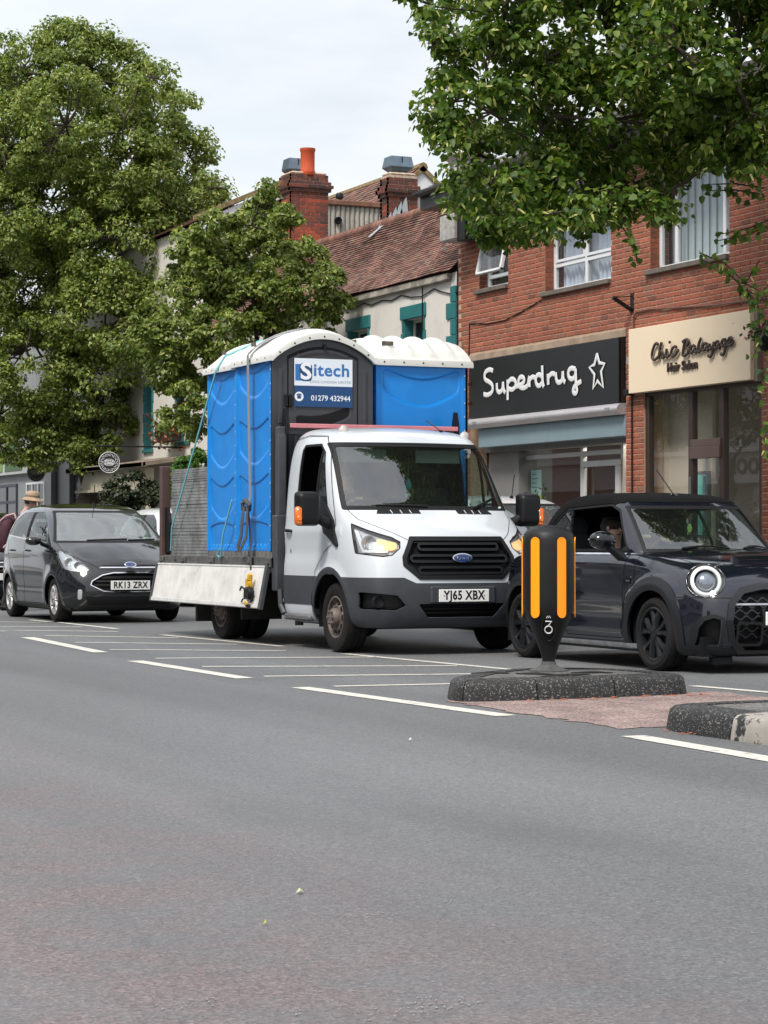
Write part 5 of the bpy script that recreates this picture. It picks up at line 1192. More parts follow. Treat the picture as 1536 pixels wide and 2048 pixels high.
m_shut = mat('shutter_silver', (.52, .50, .51), .38, .5, noise=(1.5, .08)); m_pb = mat('pale_blue_panel', (.19, .26, .29), .5, noise=(2, .06))
b = MB(); nn = 10; pts = [(FX-.02-O.x+.0, 2.93), (FX+.2-O.x, 2.93), (FX+.2-O.x, 3.09), (FX-.02-O.x, 3.09)]+[(FX-.09-.06*math.sin(PI*k/nn)-O.x, 3.09-.16*k/nn) for k in range(nn+1)]; b.prism(pts, 28.07-O.y, 32.92-O.y, 'y'); b.build('shutter_box', m_shut, bk, 40)
for yy in (28.35, 32.62): b = MB(); PB(b, O, FX-.155, FX-.14, yy-.07, yy+.07, 2.99, 3.04, .004); b.build('shutter_lock', M_['steel'], bk)
for (a, c) in ((28.07, 30.38), (30.385, 32.75)): b = MB(); PB(b, O, FX-.01, FX+.20, a, c, 2.63, 2.925, .004); b.build('fascia_panel', m_pb, bk)
RX = FX+.42
def bigbox(x0, x1, y0, y1, z0, z1, nm, m, parent): b = MB(); PB(b, parent.location, x0, x1, y0, y1, z0, z1); return b.build(nm, m, parent)
m_grey2 = mat('shop_recess_grey', (.17, .17, .165), .7, noise=(2, .1)); m_al = mat('shopfront_aluminium', (.50, .50, .50), .4, .4)
bigbox(FX+.3, FX+.9, 31.95, 33.0, .0, 2.62, 'recess_panel', m_grey2, bk); bigbox(FX+.2, FX+.5, 28.07, 33.0, 2.56, 2.63, 'soffit_panel', m_grey2, bk)
yL, yR, yM = (onX(q, 912, RX).y for q in (1016, 1246, 1163)); sf = window(yR, yL, .1, 2.62, bk, [(yL-yM)/(yL-yR)], [2.45], X=RX, f=.07, m=m_al, pane=glass('shop_glass', (.9, .93, .92), 1.6, 0, (.4, .42, .42), .02), dep=.08)
b = MB(); 
for q in ((yR+.03, yM-.05, 2.24, 2.33), (yR+.03, yR+.15, .1, 2.24), (yM-.17, yM-.05, .1, 2.24)): PB(b, O, RX-.05, RX, *q, .008)
b.build('shop_door', mat('door_white_grey', (.42, .42, .41), .4), bk); b = MB(); PB(b, O, RX-.07, RX-.05, yR+.07, yR+.10, 1.7, 1.82, .004); b.build('door_handle', M_['black'], bk)
# interior of the drug store: shelves of goods
bigbox(FX+3.2, FX+3.25, 27.8, 33.2, 0, 3, 'shop_back_wall', mat('shop_wall_dark', (.10, .085, .08), .9), bk); bigbox(FX+.5, FX+3.2, 27.9, 33.2, 2.9, 2.95, 'shop_ceiling', mat('shop_ceiling', (.35, .35, .34), .9), bk); bigbox(FX+.5, FX+3.2, 27.9, 33.2, 0, .13, 'shop_floor', m_room, bk)
gd = MB(); cols = [mat('goods_red', (.55, .05, .05), .5), mat('goods_white', (.8, .8, .78), .5), mat('goods_green', (.2, .42, .1), .5), mat('goods_tan', (.6, .36, .2), .5), mat('goods_dark', (.04, .03, .03), .5)]
for (xx, ya, yb, zs) in ((FX+1.1, 28.15, 29.35, (1.05, 1.45, 1.85, 2.1)), (FX+1.4, 29.5, 30.6, (.9, 1.3, 1.7))):
    bigbox(xx+.02, xx+.35, ya, yb, .13, 2.2, 'shop_shelf_unit', cols[4], bk)
    for z in zs:
        y = ya
        while y < yb:
            w = random.uniform(.05, .12); h = random.uniform(.08, .24); gd.mi = random.randrange(5); PB(gd, O, xx-.15, xx+.02, y, y+w*.9, z, z+h); y += w
gd.build('shelf_goods', cols, bk, kind='stuff')
b = MB(); b.lathe([(0, 0), (.09, 0), (.09, .02), (0, .02)], 16, Matrix.Translation((FX+.85-O.x, 28.8-O.y, 2.86))); b.build('ceiling_lamp', mat('lit_lamp', (1, 1, 1), .5, emit=((1, .95, .85), 6)), bk)
pl_ = bpy.data.lights.new('shop_lamp', 'POINT'); pl_.energy = 45; pl_.color = (1, .93, .82); pl_.shadow_soft_size = .1; po_ = bpy.data.objects.new('shop_lamp', pl_); COL.objects.link(po_); po_.location = (FX+.85, 28.8, 2.7)
b = MB(); yq = lambda q: onX(q, 950, RX+.09).y; PB(b, O, RX+.085, RX+.09, yq(1058), yq(1020), .2, 2.33); b.build('window_decal', m_sb, bk); 
st2 = [(x*.20, z*.24) for x, z in ((0, 1), (.25, .35), (.95, .3), (.4, -.1), (.6, -.95), (0, -.45), (-.6, -.95), (-.4, -.1), (-.95, .3), (-.25, .35), (0, 1))]
b = MB(); b.tube([(RX+.075-O.x, yq(1041)-p[0]*.45-O.y, 1.72+p[1]*.55) for p in st2], .010, 6); b.build('window_star', m_sw, bk)
b = MB(); PB(b, O, RX+.09, RX+.10, yq(1082), yq(1062), 1.85, 2.25); b.build('window_poster', mat('poster_pale', (.42, .62, .58), .6), bk); b = MB(); PB(b, O, RX+.091, RX+.101, yq(1082), yq(1062), .9, 1.85); b.build('window_poster', mat('poster_lime', (.36, .62, .05), .6), bk)
b = MB(); [PB(b, O, RX+.086, RX+.089, yq(1073)-random.uniform(0, .08), yq(1064), z, z+.012) for z in np.arange(1.2, 2.2, .07)]; b.build('poster_lines', mat('poster_ink', (.05, .2, .1), .6), bk)
tag_text = text('window_lettering', 'Superdrug', .17, m_sw, bk, FACX((RX+.078-O.x, yq(1041)-O.y, 1.50)), .001, .002)
b = MB(); PB(b, O, FX+.06, FX+.07, 28.065, 28.16, 1.2, 2.0); b.build('wall_poster', mat('poster_yellow', (.75, .62, .02), .5), bk)
# --- salon front
m_brn = mat('brown_upvc', (.035, .020, .014), .42, noise=(4, .12)); m_cream = mat('cream_sign', (.78, .64, .46), .5, noise=(1, .02))
sc_ = empty('shop_sign', (FX-.14, 26.22, 3.65), 0, 'cream shop sign with dark Chic Balayage script above the salon window', 'shop sign')
b = MB(); b.box(0, .13, -1.545, 1.535, -.45, .45, c=.006); b.build('sign_panel', m_cream, sc_)
b = MB(); b.box(.06, .13, -1.62, -1.545, -.47, .47); b.build('sign_side', mat('sign_side_grey', (.22, .19, .15), .7), sc_)
m_ltr = mat('dark_letter', (.045, .028, .022), .4)
z4 = lambda u, v: onX(1220+u/4.655, 560+v/4.655, FX-.14)
CH = [
 [(470, 600), (458, 585), (438, 600), (415, 670), (412, 720), (428, 745), (452, 738), (470, 715)],
 [(505, 580), (488, 640), (476, 735)], [(480, 700), (498, 660), (512, 665), (508, 720), (520, 728), (540, 700)],
 [(552, 640), (542, 700), (552, 720), (572, 705), (588, 690)], [(576, 576), (582, 580)],
 [(640, 625), (625, 615), (600, 640), (590, 690), (602, 715), (628, 705), (662, 650)],
 [(722, 560), (708, 630), (698, 705)], [(700, 575), (730, 550), (758, 560), (752, 595), (722, 625), (752, 635), (752, 680), (725, 705), (700, 700)],
 [(815, 620), (800, 605), (778, 625), (770, 665), (785, 680), (808, 655), (818, 620), (812, 665), (828, 675), (845, 650)],
 [(872, 540), (850, 590), (842, 660), (855, 672), (872, 650), (885, 630)],
 [(925, 595), (905, 585), (888, 610), (882, 645), (895, 660), (915, 640), (928, 598), (924, 645), (938, 655)],
 [(952, 590), (946, 630), (960, 648), (985, 610), (992, 575)], [(992, 575), (985, 650), (970, 705), (948, 715), (938, 700)],
 [(1035, 575), (1015, 570), (1000, 595), (998, 628), (1012, 640), (1030, 615), (1038, 578), (1034, 625), (1048, 630)],
 [(1098, 555), (1080, 550), (1064, 575), (1062, 610), (1078, 618), (1096, 590), (1102, 556)], [(1102, 556), (1098, 640), (1085, 690), (1066, 700), (1056, 684)],
 [(1110, 610), (1135, 590), (1160, 550), (1150, 530), (1130, 545), (1120, 585), (1130, 610), (1155, 600), (1178, 568)],
]
for s_ in CH: stroke(s_, .022, m_ltr, sc_, 'sign_lettering', z4, -.035, .8, 2)
text('sign_lettering', 'Hair Salon', .175, m_ltr, sc_, FACX((-.015, (26.30-26.22), -.165)), .014, .003, 1.0, 1.05)
m_sg = glass('salon_glass', (.92, .93, .91), 2.4, 0, (.3, .3, .28), .01)
sw = window(24.62, 27.57, .1, 3.25, bk, [.402, .664], [], X=FX+.02, f=.10, m=m_brn, pane=m_sg, dep=.09)
b = MB(); PB(b, O, FX+.0, FX+.13, 25.62, 26.36, 2.40, 2.50, .006); PB(b, O, FX-.01, FX+.06, 25.62, 26.36, 2.24, 2.40, .006); b.build('door_transom', mat('brown_lit', (.10, .065, .055), .4), bk)  # transom in a lighter copy of the frame brown, lit look put into colour
for yy in (25.92, 26.27): b = MB(); b.tube([(FX-.05-O.x, yy-O.y, .8), (FX-.05-O.x, yy-O.y, 2.0)], .016, 8); b.build('door_pull', M_['chrome'], bk)
m_cw = mat('salon_wall', (.66, .58, .48), .85, noise=(.8, .08))
bigbox(FX+.42, FX+.47, 26.46, 27.6, .13, 3.4, 'salon_wall', m_cw, bk); bigbox(FX+3.4, FX+3.5, 22, 27.6, .13, 3.4, 'salon_back_wall', mat('salon_back', (.18, .17, .15), .9), bk); bigbox(FX+.3, FX+3.4, 22, 27.9, 3.35, 3.4, 'salon_ceiling', mat('salon_ceiling', (.3, .29, .27), .9), bk); bigbox(FX+.3, FX+3.4, 22, 27.9, .1, .14, 'salon_floor', m_room, bk); bigbox(FX+.3, FX+3.4, 27.6, 27.7, .13, 3.4, 'salon_side_wall', m_cw, bk)
b = MB(); PB(b, O, FX+.38, FX+.415, 26.50, 27.02, 1.2, 2.09); b.build('picture_frame', mat('frame_grey', (.2, .2, .18), .6), bk); b = MB(); PB(b, O, FX+.372, FX+.379, 26.54, 26.98, 1.22, 2.04); b.build('turquoise_picture', mat('turquoise_paint', (.22, .70, .62), .6), bk)
for (yy, zz) in ((26.5, 2.25), (25.9, 2.45)): b = MB(); b.tube([(FX+.5-O.x, yy-O.y, zz), (FX+.5-O.x, yy-O.y, 3.35)], .004, 4); b.lathe([(0, .06), (.03, .05), (.035, -.05), (.0, -.07)], 10, Matrix.Translation((FX+.5-O.x, yy-O.y, zz))); b.build('pendant', M_['lens'], bk)
# cables, bracket, lamp box
b = MB(); cp = [onX(1533, 596, FX-.03), onX(1430, 610, FX-.03), onX(1300, 618, FX-.03), onX(1274, 624, FX-.03), onX(1267, 635, FX-.03), onX(1267, 700, FX-.03)]; b.tube([p-O for p in cp], .014, 6); b.build('conduit', mat('conduit_brown', (.14, .07, .055), .6), bk)
b = MB(); b.tube([onX(1264, y, FX-.03)-O for y in (725, 790, 860, 990, 1060)], .012, 6); b.build('cable', M_['black'], bk)
b = MB(); p = onX(1264, 722, FX); PB(b, O, FX-.06, FX-.01, p.y-.08, p.y+.06, p.z-.06, p.z+.06, .01); b.build('junction_box', mat('box_grey', (.25, .24, .22), .6), bk)
b = MB(); p = onX(1268, 784, FX); PB(b, O, FX-.14, FX-.01, p.y-.08, p.y+.08, p.z-.05, p.z+.04, .02); b.build('small_camera', M_['black'], bk)
b = MB(); p = onX(1266, 606, FX); PB(b, O, FX-.015, FX-.001, p.y-.045, p.y+.045, p.z-.14, p.z+.14); b.tube([Vector((FX-.02, p.y, p.z-.1))-O, Vector((FX-.32, p.y, p.z+.07))-O], .03, 6); b.tube([Vector((FX-.02, p.y, p.z+.1))-O, Vector((FX-.30, p.y, p.z+.07))-O], .008, 6); b.build('sign_bracket', M_['black'], bk)
b = MB(); b.tube([onX(*q, FX-.02)-O for q in ((938, 712), (939, 647), (975, 647), (1010, 640), (1045, 622), (1082, 600))], .009, 6); b.build('cable', M_['black'], bk)
yA, yB, yC = (onX(q, 455, FX-.3).y for q in (941, 925, 897)); b = MB(); PB(b, O, FX-.40, FX-.02, yA, yB, 5.92, 6.40, .01); b.build('lamp_bracket', M_['black'], bk)
b = MB(); PB(b, O, FX-.46, FX-.06, yB+.002, yC, 5.96, 6.38, .02); b.build('lamp_box', mat('flood_lamp_glass', (.36, .34, .32), .4, noise=(12, .3)), bk)
fl = empty('flower_basket', onX(1538, 672, FX-.45), 0, 'hanging basket with pink flowers at the right edge beside the salon sign', 'flower basket')
b = MB(); b.lathe([(0, -.2), (.12, -.17), (.18, -.05), (.19, .02), (0, .03)], 16); b.build('basket', M_['black'], fl, 50)
b = MB(); c_ = MB()
for k in range(260):
    v = Vector((random.gauss(0, .13), random.gauss(0, .13), random.uniform(-.05, .16))); a = Vector((random.gauss(0, 1), random.gauss(0, 1), random.gauss(0, 1))).normalized()*.035; d_ = a.cross(Vector((.3, .5, .8))).normalized()*.02
    (c_ if k % 4 == 0 else b).add([v-a, v+d_, v+a, v-d_], [(0, 1, 2, 3)])
b.build('basket_foliage', mat('basket_green', (.06, .12, .03), .7), fl, kind='stuff'); c_.build('blooms', mat('pink_petal', (.75, .20, .34), .6), fl, kind='stuff')

# ================================================================== WHITE PUB WITH THE TILED ROOF
m_ren = mat('cream_render', (.60, .57, .52), .9, noise=(.7, .06), dirt=(1.6, (.40, .37, .32), .55, .9), bump=(50, .15, .004)); m_teal = mat('teal_paint', (.022, .145, .15), .5, noise=(3, .12))
pub = empty('white_pub', (FX, 41, 0), 0, 'cream rendered pub with teal window surrounds and a long red tiled roof', 'building'); O2 = pub.location
PW = [(37.18, 38.04, 3.55, 4.935), (34.84, 35.64, 3.55, 4.935), (40.3, 41.1, 3.55, 4.9), (43.2, 44.0, 3.55, 4.9)]
LW = [(49.45, 49.98, 3.22, 4.75), (46.9, 47.75, 3.3, 4.7)]
DG = [(35.0, 36.6, .8, 2.6), (38.4, 40.2, .8, 2.6), (42.0, 44.0, .8, 2.6)]
solid_wall('wall', 33.56, 46.0, 0, 5.55, [h for h in PW if h[0] < 46]+DG, m_ren, pub)
solid_wall('wall', 46.0, 52.2, 0, 7.95, LW, m_ren, pub)
m_ti = mat('tile_clay', (.2, .07, .05), .85, attr=[(.08, .046, .036), (.14, .068, .050), (.185, .088, .064), (.23, .112, .083), (.18, .13, .10)], noise=(3, .35, 8), bump=(60, .3, .004), dirt=(1.2, (.10, .085, .06), .6, .85))
RZ, RXX = 7.30, 17.95
tiled_slope(pub, 33.56, 46.0, (FX-.12, 5.56), (RXX, RZ), m_ti, .165, .076, .014, 'roof_tile', sag=.10, jig=.007)
b = MB(); b.prism([(FX+.02-O2.x, 5.45), (RXX-O2.x, RZ-.16), (20-O2.x, 5.4)], 33.56-O2.y, 46.0-O2.y, 'y'); b.build('roof', m_ti, pub)
b = MB(); y = 33.6
while y < 46:
    b.val = random.uniform(.4, 1); b.tube([(RXX-O2.x, y-O2.y, RZ-.02), (RXX-O2.x, y+.30-O2.y, RZ-.02)], [.11, .10], 8); y += .30
b.build('ridge_tile', m_ti, pub, 50, kind='stuff')
b = MB(); PB(b, O2, FX-.10, FX+.0, 33.75, 46.0, 5.43, 5.54, .01); b.build('eaves_board', mat('mossy_board', (.33, .30, .25), .9, noise=(5, .3), dirt=(3, (.10, .09, .07), .45, .7)), pub)
def teal_window(y0, y1, z0, z1, parent, lint=True):
    o = parent.location
    if lint: b = MB(); PB(b, o, FX-.035, FX+.03, y0-.10, y1+.12, z1, z1+.225, .008); b.build('window_lintel', m_teal, parent)
    z = z1; k = 0
    while z > z0+.05:
        h = .23
        for (a, c) in ((y0-(.09 if k % 2 else .05), y0-.002), (y1+.002, y1+(.09 if k % 2 else .05))): b = MB(); PB(b, o, FX-.03, FX+.03, a, c, max(z0, z-h)+.004, z-.004, .006); b.build('window_quoin', m_teal, parent)
        z -= h; k += 1
    b = MB(); PB(b, o, FX-.06, FX+.15, y0-.08, y1+.08, z0-.08, z0, .01); b.build('sill', m_teal, parent)
    w = window(y0, y1, z0, z1, parent, [.5], [(z0+z1)/2], X=FX+.17, f=.05, m=mat('pub_window_frame', (.50, .48, .43), .5), dep=.05, pane=mat('dark_pane', (.02, .022, .024), .06))
    b = MB(); PB(b, o, FX+.0, FX+.17, y1-.006, y1, z0, z1); b.build('reveal', m_teal, w)
for h in PW: teal_window(*h, pub)
for h in LW: teal_window(*h, pub, False)
for h in DG: b = MB(); PB(b, O2, FX+.2, FX+.22, *h); b.build('ground_floor_glass', mat('dark_pane', (.02, .022, .024), .06), pub)
for k, z in enumerate(np.arange(0.2, 5.2, .27)): b = MB(); PB(b, O2, FX-.03, FX+.02, 33.565, 33.565+(.36 if k % 2 else .20), z, z+.262, .006); b.build('corner_quoin', m_teal, pub)
cb = [(690, 611), (700, 618), (716, 613), (728, 606), (742, 610), (765, 600), (782, 601), (802, 590), (822, 594), (845, 592), (868, 577), (880, 582), (905, 588), (916, 583)]
b = MB(); b.tube([onX(*q, FX-.02)-O2 for q in cb], .011, 5); b.tube([onX(845, y, FX-.045)-O2 for y in (568, 600, 660)], .012, 5); b.build('wall_cable', M_['black'], pub)
# taller wing on the left with gable, barge board
b = MB(); GX, GR = FX, (18.5, 9.0)
b.prism([(FX+.3-O2.x, 5.4), (18.75-O2.x, 5.4), (18.75-O2.x, 8.9), (GR[0]-O2.x, GR[1]), (FX+.3-O2.x, 8.0), (FX+.3-O2.x, 5.4)][:5], 46.0-O2.y, 52.2-O2.y, 'y'); b.build('wing_gable', m_ren, pub)
tiled_slope(pub, 45.85, 52.3, (FX-.15, 7.96), (GR[0], GR[1]+.1), m_ti, .165, .1, .02, 'roof_tile', jig=.01)
b = MB()
for (a, c) in (((FX-.1, 7.90), GR),): b.prism([(a[0]-O2.x, a[1]+.06), (c[0]-O2.x, c[1]+.06), (c[0]-O2.x, c[1]-.22), (a[0]-O2.x, a[1]-.22)], 45.86-O2.y, 45.98-O2.y, 'y')
b.build('barge_board', mat('white_board', (.66, .67, .68), .6), pub)
b = MB()
for (a, c) in (((FX-.2, 7.93), GR),): b.prism([(a[0]-O2.x, a[1]+.16), (c[0]-O2.x, c[1]+.18), (c[0]-O2.x, c[1]+.06), (a[0]-O2.x, a[1]+.06)], 45.80-O2.y, 46.1-O2.y, 'y')
b.build('verge_tile', mat('mossy_tile', (.20, .14, .07), .9, noise=(8, .4)), pub)
# old canopy over the pub's door and its cream frieze
m_can = mat('weathered_canopy', (.20, .16, .12), .85, noise=(5, .3))
b = MB(); b.prism([(FX-1.3-O2.x, 2.80), (FX-O2.x, 3.0), (FX-O2.x, 2.90), (FX-1.3-O2.x, 2.72)], 46.2-O2.y, 52.0-O2.y, 'y'); b.box(FX-1.3-O2.x, FX-1.2-O2.x, 46.2-O2.y, 52.0-O2.y, 2.70, 2.83, c=.02); b.build('canopy', m_can, pub)
b = MB(); b.box(FX-1.1-O2.x, FX-.9-O2.x, 46.6-O2.y, 51.6-O2.y, 2.30, 2.70); b.box(FX-1.16-O2.x, FX-.86-O2.x, 46.5-O2.y, 51.7-O2.y, 2.24, 2.30); b.build('frieze', mat('cream_frieze', (.40, .37, .28), .8, noise=(3, .15)), pub)
for yy in (46.7, 49.0, 51.4): b = MB(); b.tube([(FX-1.0-O2.x, yy-O2.y, .12), (FX-1.0-O2.x, yy-O2.y, 2.25)], .07, 10); b.build('canopy_post', mat('cream_frieze', (.4, .37, .28), .8), pub)
def bracket(px, py, label):
    p = onX(px, py, FX); t = empty('sign_bracket', (FX, p.y, p.z), 0, label, 'sign bracket'); b = MB(); b.box(-.02, 0, -.03, .03, -.24, .24); b.tube([(-.02, 0, -.18), (-.42, 0, .12)], .035, 6); b.tube([(-.02, 0, .2), (-.40, 0, .12)], .012, 6); b.tube([(-.15+.08*math.cos(a), 0, -.19+.06*math.sin(a)) for a in [PI*k/8 for k in range(14)]], .008, 5); b.build('bracket_arm', mat('rusty_iron', (.05, .03, .028), .7), t)
bracket(326, 840, 'empty black iron bracket on the cream pub wall beside the flower box')
fb = empty('window_flower_box', (FX-.25, 47.55, 3.48), 0, 'flower box with orange and green plants under the left pub window', 'flower box')
b = MB(); b.box(-.12, .12, -.5, .5, -.18, .0, c=.02); b.build('planter', mat('planter_brown', (.05, .035, .03), .8), fb)
b = MB(); b2 = MB()
for k in range(520):
    v = Vector((random.gauss(-.05, .12), random.uniform(-.6, .6), random.gauss(.02, .14))); a = Vector((random.gauss(0, 1), random.gauss(0, 1), random.gauss(0, 1))).normalized()*.05; d_ = a.cross(Vector((.3, .5, .8))).normalized()*.03
    (b2 if k % 2 == 0 else b).add([v-a, v+d_, v+a, v-d_], [(0, 1, 2, 3)])
b.build('box_foliage', mat('basket_green', (.06, .12, .03), .7), fb, kind='stuff'); b2.build('blooms', mat('orange_bloom', (.34, .10, .035), .7), fb, kind='stuff')

# ================================================================== CHIMNEYS, COWLS, REAR ROOFS
def brick_stack(name, cx, cy, sx, sy, z0, z1, label, corb, hot=0.0):
    t = empty(name, (cx, cy, z0), 0, label, 'chimney'); b = MB(); H = z1-z0; core = MB(); core.box(-sx/2+.012, sx/2-.012, -sy/2+.012, sy/2-.012, 0, H-.01); core.build('mortar_core', m_mort2, t)
    z = .0; r = 0; nC = int(H/.0755)
    while r < nC:
        z = r*.0755; top = nC-1-r; ex = corb[top] if top < len(corb) else 0
        X0, X1, Y0, Y1 = -sx/2-ex, sx/2+ex, -sy/2-ex, sy/2+ex
        if ex > 0: core2 = MB()
        for face in range(4):
            L_ = (X1-X0) if face % 2 == 0 else (Y1-Y0); x = -(r % 2)*.11
            while x < L_:
                a, c = max(0, x), min(L_, x+.207); x += .2235
                if c-a < .03: continue
                q = random.gauss(.30, .16)
                mid = (a+c)/2/L_
                if face in (0, 3) and top > 6 and hot: q += hot*(1-abs(mid-.45)*1.6)*(.6+.4*math.sin(r*.5+1))
                b.val = min(1, max(0, q)); d = .10+random.uniform(-.003, .003)
                if face == 0: b.box(X0+a, X0+c, Y0, Y0+d, z+.006, z+.068)
                elif face == 1: b.box(X1-d, X1, Y0+a+.001, Y0+c-.001, z+.006, z+.068)
                elif face == 2: b.box(X0+a, X0+c, Y1-d, Y1, z+.006, z+.068)
                else: b.box(X0, X0+d, Y0+a+.001, Y0+c-.001, z+.006, z+.068)
        if ex > 0: core2.box(X0+.02, X1-.02, Y0+.02, Y1-.02, z-.002, z+.074); core2.build('mortar_bed', m_mort2, t)
        r += 1
    b.build('brickwork', m_brick2, t, kind='stuff')
    b = MB(); b.box(-sx/2+.02, sx/2-.02, -sy/2+.02, sy/2-.02, H-.01, H+.05, c=.03); b.build('flaunching', m_mort2, t); return t
m_cowl = mat('cowl_blue_grey', (.15, .20, .245), .45, .5, noise=(6, .15))
def cowl(x, y, z, sx, sy, h, label):
    t = empty('chimney_cowl', (x, y, z), 0, label, 'chimney cowl'); b = MB()
    P_ = [(.62, 0), (1.0, .28*h), (1.0, .34*h), (.86, h), (.0, h)]; vs = []
    for f, zz in P_: vs += [(-sx/2*f, -sy/2*f, zz), (sx/2*f, -sy/2*f, zz), (sx/2*f, sy/2*f, zz), (-sx/2*f, sy/2*f, zz)]
    b.add(vs, [(4*i+k, 4*i+(k+1) % 4, 4*i+4+(k+1) % 4, 4*i+4+k) for i in range(4) for k in range(4)]); b.build('cowl_body', m_cowl, t)
    b = MB(); b.box(.0, .012, -sy/2*.97-.004, -sy/2*.86, .55*h, h*.96); b.build('cowl_seam', M_['black'], t)
    b = MB(); b.box(-sx*.3, sx*.3, -sy*.3, sy*.3, -.09, .01); b.build('cowl_base', mat('lead_dark', (.08, .09, .10), .6), t)
brick_stack('brick_chimney', 18.42, 45.65, .86, .72, 6.6, 9.02, 'large red and soot black brick chimney carrying the orange pot', [0, 0, .05, .09, .05], .75)
b = MB(); b.lathe([(.125, 0), (.14, .05), (.145, .1), (.135, .14), (.138, .58), (.15, .60), (.15, .66), (.125, .66), (.11, .1)], 28); pot = b.build('chimney_pot', mat('orange_terracotta', (.50, .075, .022), .7, noise=(8, .12)), None, 40)
p = onY(615, 338, 45.4); pot.location = (p.x, 45.4, 9.0); pot.scale = (1.12, 1.12, .88); tag(pot, 'bright orange round chimney pot on the large brick chimney', 'chimney pot')
p = onY(592, 330, 46.1); cowl(p.x+.05, 46.3, 9.15, .46, .42, .34, 'grey metal cowl behind the orange chimney pot')
b = MB(); b.box(-.2, .2, -.2, .2, 0, .35); 
brick_stack('brick_chimney', 18.35, 40.5, .62, .42, 6.7, 8.26, 'smaller dark brick chimney with lead flashing on the tiled ridge', [0, 0, .04, .07, .035], .12)
cowl(18.33, 40.5, 8.34, .50, .40, .29, 'blue grey metal cowl on the smaller brick chimney')
b = MB()
for k in range(6): x = 18.02+.0*k; s_ = .11*k; yy = 40.28; b.prism([(17.72+s_-FX, 6.95+s_), (17.90+s_-FX, 6.95+s_), (17.86+s_-FX, 7.30+s_), (17.80+s_-FX, 7.18+s_)], yy-.012-O2.y, yy-O2.y, 'y')
b.ribbon([(17.60-FX, 40.24-O2.y, 7.0), (17.85-FX, 40.21-O2.y, 7.22), (18.3-FX, 40.21-O2.y, 7.5)], .12, (-.7, 0, .7), .01); b.build('lead_flashing', mat('lead', (.42, .46, .48), .5, .3), pub)
# soil vent, fluted flat-roof wall
fw = empty('flat_roof_extension', (20.6, 48.5, 0), 0, 'grey fluted wall with a brown coping between the two chimneys', 'building')
b = MB(); x = -.75
while x < .85: b.lathe([(.06, 6.2), (.06, 8.82)], 10, Matrix.Translation((x, -.5, 0))); x += .12
b.box(-.8, .9, -.5, 3, 5, 8.82); b.build('fluted_wall', mat('weathered_fluted', (.36, .335, .29), .9, noise=(2, .2), dirt=(4, (.17, .15, .12), .5, .8)), fw, 50)
b = MB(); b.box(-.85, .95, -.62, -.2, 8.80, 8.93, c=.02); b.build('coping', mat('coping_brown', (.17, .08, .05), .85, noise=(6, .3)), fw)
b = MB(); b.lathe([(.085, 0), (.085, .05), (.05, .05), (.0, .02)], 16, frame((-.42, -.58, 8.45), (1, 0, 0), (0, 0, 1))); b.build('wall_vent', M_['dark'], fw)
p = onY(679, 395, 48.4); b = MB(); b.lathe([(.055, 0), (.055, .13), (.09, .14), (.095, .2), (.07, .26), (0, .28)], 14, Matrix.Translation((p.x, 48.4, 8.90))); tag(b.build('vent_pipe', M_['black'], None, 40), 'small black mushroom vent pipe between the two chimneys', 'vent pipe')
gh = empty('gabled_house', (22.75, 49, 0), 0, 'cream gabled house with white barge boards behind the tiled roof', 'house'); gz = 9.78
b = MB(); b.prism([(-2.6, 4), (2.6, 4), (2.6, gz-2.2), (0, gz), (-2.6, gz-2.2)], 0, 12, 'y'); b.build('wall', m_ren, gh)
b = MB()
for s in (-1, 1): b.prism([(0, gz+.10), (s*2.9, gz-2.35), (s*2.9, gz-2.75), (0, gz-.34)], -.14, -.02, 'y')
b.build('barge_board', mat('white_board', (.66, .67, .68), .6), gh)
b = MB()
for s in (-1, 1): b.prism([(0, gz+.24), (s*3.0, gz-2.30), (s*3.0, gz-2.42), (0, gz+.10)], -.2, 12.1, 'y')
b.tube([(0, -.2, gz+.2), (0, 12, gz+.2)], .12, 8); b.build('roof', mat('mossy_tile', (.2, .14, .07), .9, noise=(8, .4)), gh)
tiled_slope(gh, 48.9, 61, (22.75-3.0, gz-2.28), (22.75, gz+.26), m_ti, .2, .14, .02, 'roof_tile')
# white cupola on the roof
cu = empty('roof_cupola', (18.9, 37.4, 7.55), 0, 'weathered white domed cupola rising behind the slate roof', 'cupola'); p = onY(938, 350, 38.0); cu.location = (p.x, 38.0, 7.2)
m_cu = mat('flaking_white', (.52, .50, .48), .8, noise=(12, .25), dirt=(14, (.10, .085, .075), .5, .66)); s_ = .92
b = MB(); b.lathe([(.52, -.3), (.52, .10), (.50, .14), (.62, .17), (.58, .22), (.42, .34), (.36, .42)], 8, Matrix.Rotation(.3, 4, 'Z')); b.build('cupola_base', m_cu, cu)
for k in range(8):
    a = 2*PI*k/8+.3; b = MB(); b.tube([(.33*math.cos(a), .33*math.sin(a), .36), (.33*math.cos(a), .33*math.sin(a), .95)], .032, 6); b.build('cupola_column', m_cu, cu, 50)
    a2 = a+PI/8; b = MB(); b.box(-.003, .003, -.085, .085, .42, .9, M=Matrix.Rotation(a2, 4, 'Z') @ Matrix.Translation((.29, 0, 0))); b.build('cupola_louvre', m_cu, cu)
b = MB(); b.lathe([(.30, .93), (.36, .95), (.40, .99), (.52, 1.06), (.53, 1.09), (.38, 1.14), (.33, 1.16)], 8, Matrix.Rotation(.3, 4, 'Z')); b.build('cupola_cornice', m_cu, cu)
b = MB(); b.lathe([(.34, 1.14), (.34, 1.2), (.32, 1.34), (.25, 1.48), (.13, 1.57), (0, 1.60)], 24); b.build('dome', mat('pale_dome', (.55, .56, .57), .6, noise=(14, .2)), cu, 60)

